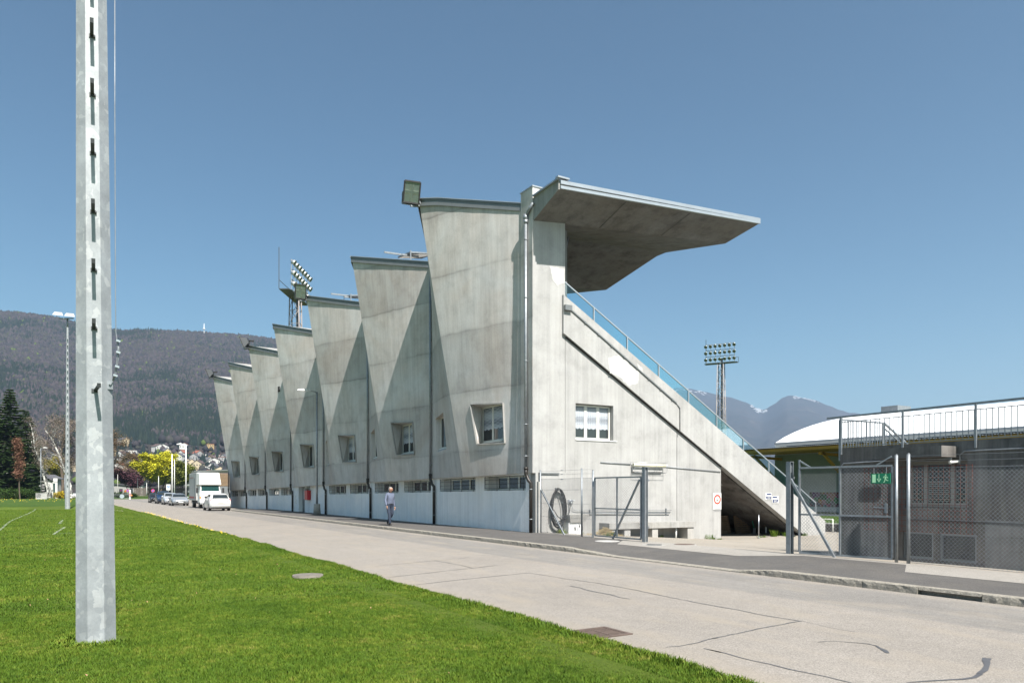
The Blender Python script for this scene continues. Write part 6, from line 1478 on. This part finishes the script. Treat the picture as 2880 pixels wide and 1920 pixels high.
def hand(wr, dn, name='hand', s_=1):
    wr = Vector(wr); dn = Vector(dn).normalized(); fw = Vector((0, -1, 0)); fw = (fw-dn*fw.dot(dn)).normalized(); pts = [wr, wr+dn*.045, wr+dn*.085]; ed = [(0,1),(1,2)]; ra = [(.022,.03),(.018,.038),(.016,.038)]
    for i in range(4):
        off = fw*(.028-.019*i); l_ = (.068,.075,.070,.055)[i]; a = wr+dn*.085+off; k = len(pts); curl = Vector((-s_*.35, -.1, 0))
        pts += [a, a+(dn+curl*.4).normalized()*l_*.5, a+(dn+curl*.4).normalized()*l_*.5+(dn+curl*1.4).normalized()*l_*.5]; ed += [(2,k),(k,k+1),(k+1,k+2)]; ra += [.0095, .009, .0075]
    k = len(pts); a = wr+dn*.035+fw*.035; pts += [a, a+(dn*.7+fw*.6).normalized()*.035, a+(dn*.9+fw*.35).normalized()*.062]; ed += [(1,k),(k,k+1),(k+1,k+2)]; ra += [.011, .010, .008]
    return skinmesh(name, [tuple(p) for p in pts], ed, ra, SKIN, man, 1)
hand((.273,.0,.855), (.02,-.05,-1), s_=1); hand((-.316,-.205,.905), (-.02,-.35,-1), s_=-1)
def shoe(p, pitch, nm='shoe'):
    p = Vector(p); d_ = Vector((0, -math.cos(pitch), math.sin(pitch))); u = Vector((0, math.sin(pitch), math.cos(pitch)))
    return skinmesh(nm, [tuple(p-d_*.06), tuple(p+d_*.05+u*.005), tuple(p+d_*.15-u*.008), tuple(p-d_*.02+u*.05)], [(0,1),(1,2),(0,3)], [(.038,.04),(.042,.036),(.04,.024),(.042,.045)], SHOE, man, 2)
shoe((-.07,-.10,.045), 0); shoe((.10,.30,.10), -.75)
mx, my, _ = gp(1096, 1477, .12); man.location = (mx, my, kz(my)+.0); man.rotation_euler = (0, 0, R(14)); man.scale = (1.0, 1.0, 1.0)
# ================================================================ trees
BARK = simple('brown_bark', (.10, .075, .055), .95, var=.35, sc=4); BIRCH = N('birch_bark'); p = BIRCH.objc()
BIRCH.done(BIRCH.ramp(BIRCH.noise(BIRCH.scale(p, (1, 1, .6)), 2.2, 4, .7), [(.42, (.03, .028, .026)), (.5, (.35, .34, .31)), (.6, (.55, .54, .5))]), .8); BIRCH = BIRCH.m
def leafmat(n, c0, c1, sc=.9):
    g = N(n); p = g.objc(); k = g.math('ADD', g.math('MULTIPLY', g.noise(p, sc, 4, .7), .5), g.math('MULTIPLY', g.noise(p, 6, 2), .5))
    return g.done(g.ramp(k, [(.38, c0), (.62, c1)]), .8, 0, .1)
def branchy(t, h, spread, rg, mat_, name='trunk', levels=3, r0=.28, up=.6, first=.22, n1=9, crook=.16, birch=False, tips=None, lean=(0, 0)):
    m = MB(); o_ = Vector((0, 0, 0))
    def grow(p, d_, l_, r_, lv):
        pts = [p]; n = 4 if lv else 6; q = p.copy(); dd = d_.copy(); rs_ = [r_]
        for i in range(n):
            dd = (dd + Vector((rg.gauss(0, crook), rg.gauss(0, crook), rg.gauss(.03, crook*.6)+(.05 if lv else 0)))).normalized(); q = q+dd*l_/n; pts.append(q.copy()); rs_.append(r_*(1-.8*(i+1)/n) if lv else r_*(1-.72*(i+1)/n))
        m.tube(pts, rs_, 7 if lv == 0 else 4 if lv == 1 else 3, cap=False)
        if tips is not None and lv >= levels-1: tips.extend(pts[1:])
        if lv < levels:
            k = n1 if lv == 0 else 6 if lv == 1 else 4
            for j in range(k):
                u = (first+(1-first)*(j+rg.random())/k) if lv == 0 else .25+.75*rg.random(); ii = min(int(u*n), n-1); b = pts[ii].lerp(pts[ii+1], u*n-ii); a = rg.uniform(0, 6.283)+j*2.4
                base = (pts[ii+1]-pts[ii]).normalized(); side = Vector((math.cos(a), math.sin(a), 0)); nd = (side*(1-up*.6)+base*up*.5+Vector((0, 0, up*.5))).normalized()
                ll = spread*(1.1-.55*u)*rg.uniform(.7, 1.15) if lv == 0 else l_*rg.uniform(.35, .6)
                grow(b, nd, ll, rs_[ii]*.5, lv+1)
    grow(o_, Vector((lean[0], lean[1], 1)).normalized(), h, r0, 0)
    return m.v, m.f, m
def place(m, t, name, mat_): # geometry built around the origin, shown at the tree's foot
    L = t.location; m.v = [(a+L.x, b+L.y, c+L.z) for a, b, c in m.v]; return m.build(name, mat_, t, fix=False)
def leaves(pts, n, size, rg, jit, flat_=1.0, clump=5):
    V = []; k = 0; P = []
    idx = [rg.choice(pts) for _ in range(n//clump)]
    for c in idx:
        s0 = rg.uniform(.6, 1.2)
        for j in range(clump):
            p = c+Vector((rg.gauss(0, jit), rg.gauss(0, jit), rg.gauss(0, jit*.7))); a, b = rg.uniform(0, 6.28), rg.uniform(-1, 1); u = Vector((math.cos(a), math.sin(a), b*.6)).normalized()*size*s0; w_ = Vector((-math.sin(a)*.7, math.cos(a)*.7, rg.uniform(-.8, .8))).normalized()*size*s0*.6
            V += [p-u, p+w_, p+u, p-w_]
    V = np.array([tuple(v) for v in V]); n_ = len(V)//4; Fc = np.arange(n_*4).reshape(-1, 4); return V, Fc
def broadleaf(name, lab, px, s_, pyt, width, bark, leaf, nleaf, size, seed, jit=.45, group=None, z0=0, first=.22, up=.55, r0=None, n1=10, crook=.15, lean=(0, 0), levels=3, clump=5):
    rg = random.Random(seed); x, y = at_s(px, s_); h = zat(pyt, s_)-z0; t = thing(name, lab, 'tree', (x, y, z0), group); tips = []
    _, _, m = branchy(t, h*.88, width, rg, bark, tips=tips, r0=r0 or h*.022, up=up, first=first, n1=n1, crook=crook, lean=lean, levels=levels); place(m, t, 'trunk', bark)
    if nleaf:
        V, Fc = leaves(tips, nleaf, size, rg, jit, clump=clump); np_obj('crown', V, Fc, leaf, k=4, parent=t)
    return t
YG = leafmat('spring_yellow_green', (.26, .27, .015), (.60, .55, .035)); OL = leafmat('olive_green_leaf', (.08, .10, .02), (.19, .20, .045)); PU = leafmat('plum_purple_leaf', (.045, .022, .03), (.12, .055, .07)); BR = leafmat('brown_bud', (.10, .07, .04), (.22, .15, .09)); BB = leafmat('pale_twig', (.12, .09, .07), (.26, .21, .17)); CB = leafmat('copper_leaf', (.14, .07, .045), (.30, .16, .11), 2)
TG_ = 'trees along the far side of the road'
broadleaf('deciduous_tree', 'bright yellow-green spring tree behind the parked cars, its left half', 418, 238, 1296, 6.2, BARK, YG, 15000, .30, 1, .55, TG_)
broadleaf('deciduous_tree', 'bright yellow-green spring tree behind the parked cars, its taller right half', 447, 232, 1277, 5.6, BARK, YG, 16000, .30, 2, .55, TG_)
broadleaf('deciduous_tree', 'olive green young tree behind the tall flagpoles', 490, 228, 1308, 5.4, BARK, OL, 12000, .27, 3, .5, TG_)
broadleaf('deciduous_tree', 'small olive tree just left of the truck body', 512, 236, 1325, 4.2, BARK, OL, 7000, .26, 4, .45, TG_)
broadleaf('deciduous_tree', 'plum-purple leafed tree at the end of the road', 366, 245, 1330, 4.8, BARK, PU, 8000, .26, 5, .45, TG_)
broadleaf('deciduous_tree', 'smaller dark purple tree right of the plum-purple one', 384, 255, 1345, 3.6, BARK, PU, 5000, .25, 6, .4, TG_)
broadleaf('deciduous_tree', 'large bare brown tree beside the near mast', 318, 222, 1228, 8.0, BARK, BR, 15000, .17, 7, .6, TG_, n1=13)
broadleaf('deciduous_tree', 'bare brown tree with budding twigs behind the purple tree', 350, 262, 1268, 6.2, BARK, BR, 9000, .17, 8, .55, TG_, n1=11)
broadleaf('deciduous_tree', 'hazy bare tree between the purple and the yellow-green trees', 384, 275, 1288, 5.6, BARK, BB, 8000, .16, 9, .55, TG_, n1=11)
broadleaf('deciduous_tree', 'bare tree hidden behind the near mast', 285, 235, 1250, 7.0, BARK, BR, 9000, .18, 10, .55, TG_, n1=11)
broadleaf('birch_tree', 'white-barked bare birch leaning left beside the grey utility box', 138, 158, 1160, 3.4, BIRCH, BB, 2500, .10, 11, .5, 'bare white birches', z0=.2, r0=.26, up=.9, n1=8, lean=(-.02, 0))
broadleaf('birch_tree', 'white-barked bare birch with a second stem right of the leaning one', 146, 162, 1190, 3.0, BIRCH, BB, 2500, .10, 12, .5, 'bare white birches', z0=.2, r0=.22, up=.9, n1=8)
broadleaf('birch_tree', 'white-barked bare birch between the two masts', 199, 150, 1150, 4.6, BIRCH, BB, 3500, .10, 13, .6, 'bare white birches', z0=.2, r0=.30, up=.8, n1=9, crook=.2)
broadleaf('deciduous_tree', 'reddish bare tree behind the birches on the far left', 170, 205, 1165, 7.5, BARK, BB, 12000, .14, 14, .7, TG_, n1=12)
broadleaf('deciduous_tree', 'yellowish early spring shrub tree behind the birches', 165, 235, 1292, 5.0, BARK, leafmat('ochre_spring_leaf', (.16, .14, .02), (.34, .30, .05)), 7000, .25, 15, .5, TG_)
broadleaf('hornbeam', 'slender copper-leaved columnar tree in front of the dark spruce', 56, 140, 1225, 1.9, BARK, CB, 5200, .12, 16, .35, None, z0=.2, first=.25, up=1.3, r0=.13, n1=14, crook=.08)
# dark spruce on the left edge
def spruce(px, s_, pyt, rad_, seed, lab, n=5200):
    rg = random.Random(seed); x, y = at_s(px, s_); h = zat(pyt, s_)-.2; t = thing('spruce_tree', lab, 'tree', (x, y, .2), 'dark spruces on the left'); m = MB(); m.tube([(0,0,0), (0,0,h*.97)], [.38, .04], 8); V = []; br = MB()
    tiers = 42
    for i in range(tiers):
        u = (i+.5)/tiers; z = h*(.06+.93*u); R_ = rad_*(1-u)**.72+.35
        for j in range(11):
            a = rg.uniform(0, 6.283); L_ = R_*rg.uniform(.62, 1.12)*(1+.22*math.sin(a*2+i*.5+seed)); base = Vector((0,0,z)); d_ = Vector((math.cos(a), math.sin(a), -.16)).normalized(); tip = base+d_*L_+Vector((0,0,.12*L_)); mid = base+d_*L_*.55; br.tube([base, mid, tip], [.06, .035, .012], 3, cap=False)
            side = Vector((-math.sin(a), math.cos(a), 0)); nk = max(7, int(L_*6.5))
            for k in range(nk):
                f = .18+.82*k/nk; p = base.lerp(mid, f/.55) if f < .55 else mid.lerp(tip, (f-.55)/.45)
                for sg in (1, -1):
                    l2 = (.26+.42*(1-f)*min(1, L_/3))*rg.uniform(.7, 1.3); q = p+side*sg*l2+d_*l2*.8+Vector((0,0,-.14*l2+rg.uniform(-.12, .06))); w_ = Vector((rg.gauss(0,.05), rg.gauss(0,.05), .11)); w3 = d_*.10
                    V += [tuple(p-w3), tuple(p+w3), tuple(q+w3*.5), tuple(q-w3*.5)]; V += [tuple(p-w_*.8), tuple(p+w_*.5), tuple(q+w_*.2), tuple(q-w_*1.3)]
    for mm in (br,): m.v += [tuple(v) for v in []]
    place(m, t, 'trunk', BARK); place(br, t, 'branches', BARK)
    V = np.array(V); np_obj('crown', V, np.arange(len(V)).reshape(-1, 4), SPR, k=4, parent=t); return t
SPR = leafmat('spruce_needles', (.010, .026, .008), (.045, .075, .022), 1.2)
spruce(28, 158, 1088, 5.6, 5, 'big dark green spruce at the left edge of the picture'); spruce(-26, 166, 1110, 5.2, 6, 'dark spruce partly cut off by the left edge of the picture')
spruce(72, 172, 1150, 4.4, 9, 'shorter dark spruce merging into the right side of the big one')
def shrub(name, lab, px, s_, pyt, w_, leaf, n, size, seed, group=None, d=1.0):
    rg = random.Random(seed); x, y = at_s(px, s_); h = zat(pyt, s_); t = thing(name, lab, 'shrub', (x, y, 0), group); m = MB()
    pts = []
    for i in range(34):
        a = rg.uniform(0, 6.28); r_ = rg.random()**.6; e = Vector((math.cos(a)*r_*w_, math.sin(a)*r_*w_*.6, h*rg.uniform(.25, .92)*(1-.35*r_))); m.tube([(0,0,0), tuple(e*.5+Vector((0,0,.1))), tuple(e)], [.05, .03, .012], 3, cap=False); pts += [e, e*.8, Vector((e.x, e.y, e.z*.45))]
    place(m, t, 'stem', BARK); V, Fc = leaves(pts, n, size, rg, w_*.13); np_obj('foliage', V, Fc, leaf, k=4, parent=t); return t
LG = leafmat('laurel_leaf', (.015, .04, .010), (.06, .10, .02)); 
for i, (px, s_, pyt, w_, lb) in enumerate(((5, 150, 1370, 2.6, 'dark shrub below the spruce at the left picture edge'), (30, 148, 1364, 2.4, 'dark shrub left of the slender copper tree trunk'), (62, 150, 1366, 2.3, 'dark shrub just right of the slender copper tree trunk'), (86, 149, 1372, 2.0, 'low dark shrub left of the grey utility box'), (100, 152, 1376, 1.6, 'lowest shrub touching the grey utility box'))):
    shrub('garden_shrub', lb, px, s_, pyt, w_, LG, 2600, .13, 40+i, 'dark garden shrubs below the spruces')
shrub('forsythia', 'golden yellow shrub right of the white entrance pillar', 170, 165, 1376, 1.6, leafmat('golden_leaf', (.30, .24, .02), (.60, .45, .03)), 2200, .12, 50)
shrub('garden_shrub', 'clipped dark bush right of the mushroom lamp', 331, 190, 1379, 1.5, LG, 2000, .14, 51, 'dark bushes at the road end'); shrub('garden_shrub', 'clipped dark bush left of the round no-parking sign', 352, 195, 1382, 1.7, LG, 2000, .14, 52, 'dark bushes at the road end'); shrub('garden_shrub', 'clipped dark bush right of the red and white post', 372, 190, 1382, 1.4, LG, 1800, .14, 53, 'dark bushes at the road end')
# wooden fence below the road trees and grey sheds
xa, ya = at_s(376, 236); xb, yb = at_s(530, 236); t = thing('board_fence', 'dark weathered board fence beneath the yellow-green trees', 'fence', (xa, ya, 0)); m = MB(); nb = 120
for i in range(nb): u = i/nb; x, y = xa+(xb-xa)*u, ya+(yb-ya)*u; m.box(x, x+(xb-xa)/nb*.86, y, y+.04, 0, 2.7+.1*math.sin(i*2.3))
m.build('boards', simple('grey_brown_boards', (.13, .11, .095), .9, var=.4, sc=3), t); m = MB(); m.bar((xa, ya+.1, .6), (xb, yb+.1, .6), .1); m.bar((xa, ya+.1, 2.2), (xb, yb+.1, 2.2), .1); m.build('rail', BARK, t)
m = MB(); x0_, y0_ = at_s(372, 215); x1_, y1_ = at_s(545, 215); m.add([(x0_-2, y0_-5, .02), (x1_, y1_-14, .02), (x1_+5, y1_+16, .1), (x0_-2, y0_+20, .1)], [(0,1,2,3)]); struct(m.build('far_verge', M['meadow']))
# ================================================================ buildings
def house(name, lab, x, y, z, w_, d_, hw_, hr, yaw, wallm, roofm, group=None, win=(3, 2), flat_=False, cat='house'):
    t = thing(name, lab, cat, (x, y, z), group); m = MB(); L = Vector((x, y, z))
    def b(m, x0, x1, y0, y1, z0, z1): m.box(x0+L.x, x1+L.x, y0+L.y, y1+L.y, z0+L.z, z1+L.z)
    if flat_: b(m, -w_/2, w_/2, -d_/2, d_/2, -3, hw_); 
    else: m.add([(a+L.x, c+L.y, e+L.z) for c in (-d_/2, d_/2) for a, e in ((-w_/2, -3), (w_/2, -3), (w_/2, hw_), (0, hw_+hr*.96), (-w_/2, hw_))], [(0,1,2,3,4), (9,8,7,6,5), (0,5,6,1), (1,6,7,2), (2,7,8,3), (3,8,9,4), (4,9,5,0)])
    m.build('wall', wallm, t)
    r_ = MB()
    if flat_: b(r_, -w_/2-.3, w_/2+.3, -d_/2-.3, d_/2+.3, hw_+.003, hw_+.45)
    else:
        o = .5
        for s_ in (-1, 1):
            e0 = (s_*(w_/2+o), hw_-hr*o/(w_/2)); vs = []
            for dz in (.05, .28):
                for c in (-d_/2-o, d_/2+o): vs += [(e0[0]+L.x, c+L.y, e0[1]+dz+L.z), (L.x, c+L.y, hw_+hr+dz+L.z)]
            r_.add(vs, [(0,1,3,2),(4,6,7,5),(0,4,5,1),(2,3,7,6),(0,2,6,4),(1,5,7,3)])
    r_.build('roof', roofm, t)
    nx, nz_ = win
    for i in range(nx):
        for j in range(nz_):
            cx_ = -w_/2+w_*(i+.5)/nx; cz_ = hw_*(j+.55)/nz_; q = MB(); b(q, cx_-.55, cx_+.55, -d_/2-.04, -d_/2-.005, cz_-.7, cz_+.7); q.build('window', M['glass'], t)
    t.rotation_euler = (0, 0, yaw); return t
WM = [simple('house_wall_%s' % n, c_, .85, var=.06) for n, c_ in (('white', (.52, .51, .48)), ('cream', (.46, .38, .26)), ('grey', (.28, .275, .27)), ('ochre', (.34, .24, .12)))]
RM = [simple('roof_%s' % n, c_, .85, var=.15) for n, c_ in (('red_tile', (.24, .08, .05)), ('brown_tile', (.09, .06, .055)), ('grey_slate', (.09, .09, .10)))]
cn_ = ['white', 'cream', 'grey', 'ochre']; rn_ = ['red-tiled', 'brown-tiled', 'grey']
protos = {}
hg = random.Random(77)
spots = []
# (px, r, label place)
rows = [(1000, [330, 343, 372, 398, 425, 436, 452, 468, 500, 515, 556, 575, 596, 615, 632]), (930, [322, 350, 362, 381, 392, 408, 420, 505, 530, 548, 566, 585, 606, 626]), (850, [337, 357, 370, 388, 402, 414, 528, 541, 559, 579, 600, 619]), (780, [325, 345, 365, 379, 395, 535, 552, 571, 590, 611]), (1060, [350, 445, 460, 520, 590]), (890, [90, 105, 150, 168, 178, 210, 225]), (800, [98, 160, 172, 218])]
i = 0
sizew = ['small', 'wide', 'tall', 'low']
for r_, pl_ in rows:
    for px in pl_:
        rr_ = r_+hg.uniform(-22, 22); az, ca = polar(px); x, y = rr_*math.sin(az), rr_*math.cos(az); z = near_h(px, rr_)+.5
        wi, ri = hg.choice([0,0,0,0,1,1,2,3]), hg.choice([0, 1, 1, 2, 2]); sz = hg.randrange(4); w_, hh = ((8, 5.2), (13, 6.2), (9, 8.6), (12, 4.2))[sz]; fl_ = hg.random() < .22
        key = (wi, ri, sz, fl_)
        where = 'top of town' if r_ > 980 else 'mid slope' if r_ > 880 else 'foot of slope' 
        near_ = 'behind the spruce and birches' if px < 240 else 'beside the near mast' if px < 345 else 'above the purple tree' if px < 385 else 'above the yellow tree' if px < 470 else 'above the tall flagpoles' if px < 515 else 'above the street lamp' if px < 540 else 'above the truck' if px < 600 else 'against the last bay'
        lab = '%s %s house, %s roof, %s, %s' % (sizew[sz], cn_[wi], 'flat' if fl_ else rn_[ri], where, near_)
        if key in protos:
            t = copy_tree(protos[key]); t.location = (x, y, z); t['label'] = lab
        else:
            t = house('hillside_house', lab, x, y, z, w_, 9, hh, 3.2, 0, WM[wi], RM[ri], 'houses on the hillside', (3, 2) if sz != 3 else (4, 1), fl_); protos[key] = t
        t.rotation_euler = (0, 0, -az+hg.uniform(-.7, .7)); spots.append(t); i += 1
seen = {}
for t in spots:
    seen.setdefault(t['label'], []).append(t)
for lb, ts in seen.items():
    if len(ts) > 1:
        for j, t in enumerate(sorted(ts, key=lambda q: math.atan2(q.location.x, q.location.y))): t['label'] = lb.replace(' house,', ' house (%s)' % ('leftmost', 'second from left', 'third from left', 'fourth from left', 'fifth', 'sixth')[j] if True else '')[:120]
# garden trees among the houses
gt = random.Random(5); V = []; MI = []; Fc = []; nt = 0
for q in range(900):
    px, r_ = gt.uniform(60, 680), gt.uniform(700, 1120); az, ca = polar(px); x, y = r_*math.sin(az), r_*math.cos(az); h = near_h(px, r_); ev = gt.random() < .25
    vs_ = con if ev else blob; ff = conf if ev else blf; ht = gt.uniform(8, 15) if ev else gt.uniform(5, 10); wd = ht*(.24 if ev else .5)
    Pp = (vs_+rf.normal(0, .09, vs_.shape))*np.array([wd, wd, ht])+np.array([x, y, h-.5]); V.append(Pp); Fc.append(ff+nt); nt += len(Pp); MI.append(np.full(len(ff), (0 if ev else gt.choice([2, 3, 4, 5, 5, 4, 3, 2, 5, 4, 6]))))
o = np_obj('village_trees', np.vstack(V), np.vstack(Fc), EVG+BAR+[GRN], np.concatenate(MI)); tag(o, 'garden trees and hedges packed between the hillside houses', 'trees', None, 'stuff')
# long apartment block behind the truck
xa, ya = at_s(520, 330); xb, yb = at_s(655, 300); t = thing('apartment_block', 'long flat-roofed apartment block behind the truck and the street lamp', 'building', (xa, ya, 0)); dv = Vector((xb-xa, yb-ya, 0)); LL = dv.length+14; dv.normalize(); nv = Vector((dv.y, -dv.x, 0))
def ab(m, u0, u1, v0, v1, z0, z1):
    q = [(Vector((xa, ya, 0))+dv*u+nv*v) for u, v in ((u0, v0), (u1, v0), (u1, v1), (u0, v1))]; m.add([(p.x, p.y, z0) for p in q]+[(p.x, p.y, z1) for p in q], [(0,3,2,1),(4,5,6,7),(0,1,5,4),(1,2,6,5),(2,3,7,6),(3,0,4,7)])
zt_ = zat(1322, 315)
m = MB(); ab(m, 0, LL, -10, 0, -.5, zt_-.5); m.build('wall', WM[1], t); m = MB(); ab(m, -.4, LL+.4, -10.4, .4, zt_-.497, zt_); m.build('roof', M['con_light'], t)
for j in range(3):
    zb_ = zt_-2.6-j*2.9; s = MB(); ab(s, .3, LL-.3, .005, .06, zb_, zb_+1.5); bd = s.build('window_band', WM[2], t)
    for i in range(int(LL/3.2)): s = MB(); ab(s, .8+i*3.2, 2.6+i*3.2, .065, .09, zb_+.15, zb_+1.35); s.build('window', M['glass'], bd)
    s = MB(); ab(s, 0, LL, .005, .9, zb_-1.0, zb_-.35); s.build('balcony', M['white_paint'] if j else M['con_light'], t)
# brown louvred wall and steel yard wall by the last bay
x_, y_ = at_s(633, 110); t = thing('service_building', 'brown slatted shed wall seen past the last bay of the stand', 'building', (x_, y_, 0)); m = MB(); m.box(x_-3, x_+6, y_, y_+4, 0, 2.4); m.build('base', M['zinc_dull'], t); m = MB()
for i in range(9): m.box(x_-1.0, x_+6, y_-.05, y_-.002, 2.45+i*.2, 2.6+i*.2)
m.build('slats', M['wood'], t); m = MB(); m.box(x_-1.0, x_+6, y_, y_+4, 2.41, 4.4); m.build('upper_wall', simple('brown_wall', (.14, .10, .08), .8), t)
# white garden buildings behind the shrubs at the left
x_, y_ = at_s(85, 185); house('garden_house', 'white walled house with a dark low roof behind the shrubs on the left', x_, y_, 0, 11, 8, 4.0, 1.9, R(-8), WM[0], RM[2], None, (3, 1)).location.z = .2
x_, y_ = at_s(20, 190); house('garden_house', 'white house glimpsed through the spruce branches', x_, y_, 0, 12, 8, 4.6, 2.4, R(10), WM[0], RM[1], None, (4, 1)).location.z = .2
x_, y_ = at_s(128, 186); house('garden_house', 'grey sided outbuilding right of the white walled house', x_, y_, 0, 3.6, 7, 4.6, .8, R(-30), WM[2], RM[2], None, (1, 1)).location.z = .2
x_, y_ = at_s(330, 265); house('road_end_shed', 'low pale grey shed behind the bushes at the road end', x_, y_, 0, 13, 8, 3.2, .8, R(-10), WM[2], RM[2], None, (4, 1), cat='shed')
x_, y_ = at_s(366, 275); house('road_end_shed', 'white garages under the purple trees', x_, y_, 0, 9, 8, 3.6, .8, R(-10), WM[0], RM[2], None, (3, 1), True, cat='shed')
x_, y_ = at_s(158.5, 172); t = thing('entrance_pillar', 'white concrete pillar with a cube-shaped lamp on top', 'pillar', (x_, y_, 0)); m = MB(); m.box(x_-.22, x_+.22, y_-.2, y_+.2, 0, zat(1357, 172)); m.build('pillar', M['white_paint'], t); m = MB(); m.box(x_-.75, x_+.22, y_-.22, y_+.22, zat(1358, 172)+.002, zat(1355, 172)); m.build('arm', M['white_paint'], t); m = MB(); z_ = zat(1353.5, 172); m.box(x_-.6, x_+.22, y_-.3, y_+.3, z_, z_+.75); m.build('lamp_cube', M['white_paint'], t)
x_, y_ = at_s(116.5, 140); t = thing('utility_box', 'pale concrete utility box with dark graffiti at the pitch corner', 'utility box', (x_, y_, .2)); m = MB(); m.box(x_-.9, x_+.9, y_, y_+.7, .1, zat(1386, 140)); m.build('cabinet', M['con_light'], t); m = MB(); gg = random.Random(4)
m.tube([(x_-.8+1.5*gg.random()**2*.6, y_-.012, .35+.9*gg.random()) for i in range(16)], .03, 4); m.build('graffiti', M['ink'], t)
m = MB(); z_ = zat(1386, 140); m.box(x_-.95, x_+.95, y_-.05, y_+.75, z_+.002, z_+.06); m.build('lid', M['con_plain'], t)
# summit antenna mast
az, ca = polar(574); r_ = 2430; x_, y_ = r_*math.sin(az), r_*math.cos(az); z_ = near_h(574, r_); t = thing('summit_antenna', 'tiny white antenna mast on the ridge of the forested mountain', 'antenna', (x_, y_, z_)); m = MB(); m.tube([(x_, y_, z_-5), (x_, y_, z_+42)], [2.0, .8], 6); m.build('mast', M['white_paint'], t); m = MB(); m.tube([(x_, y_, z_+24), (x_, y_, z_+27)], 4, 8); m.build('platform', M['white_paint'], t)
# ================================================================ haze
m = MB(); m.box(-7000, 9800, -700, 9800, -4, 1230)
hz = m.build('haze', None if False else M['zinc'])
hm = bpy.data.materials.new('haze_air'); hm.use_nodes = True; nt_ = hm.node_tree; nt_.nodes.remove(nt_.nodes['Principled BSDF']); pv = nt_.nodes.new('ShaderNodeVolumePrincipled')
pv.inputs['Color'].default_value = (.54, .72, 1.0, 1); pv.inputs['Density'].default_value = 0.000105; pv.inputs['Anisotropy'].default_value = .2
nt_.links.new(pv.outputs[0], nt_.nodes['Material Output'].inputs['Volume']); hz.data.materials.clear(); hz.data.materials.append(hm)
tag(hz, 'thin bluish air haze softening the far mountains', 'haze', None, 'stuff')
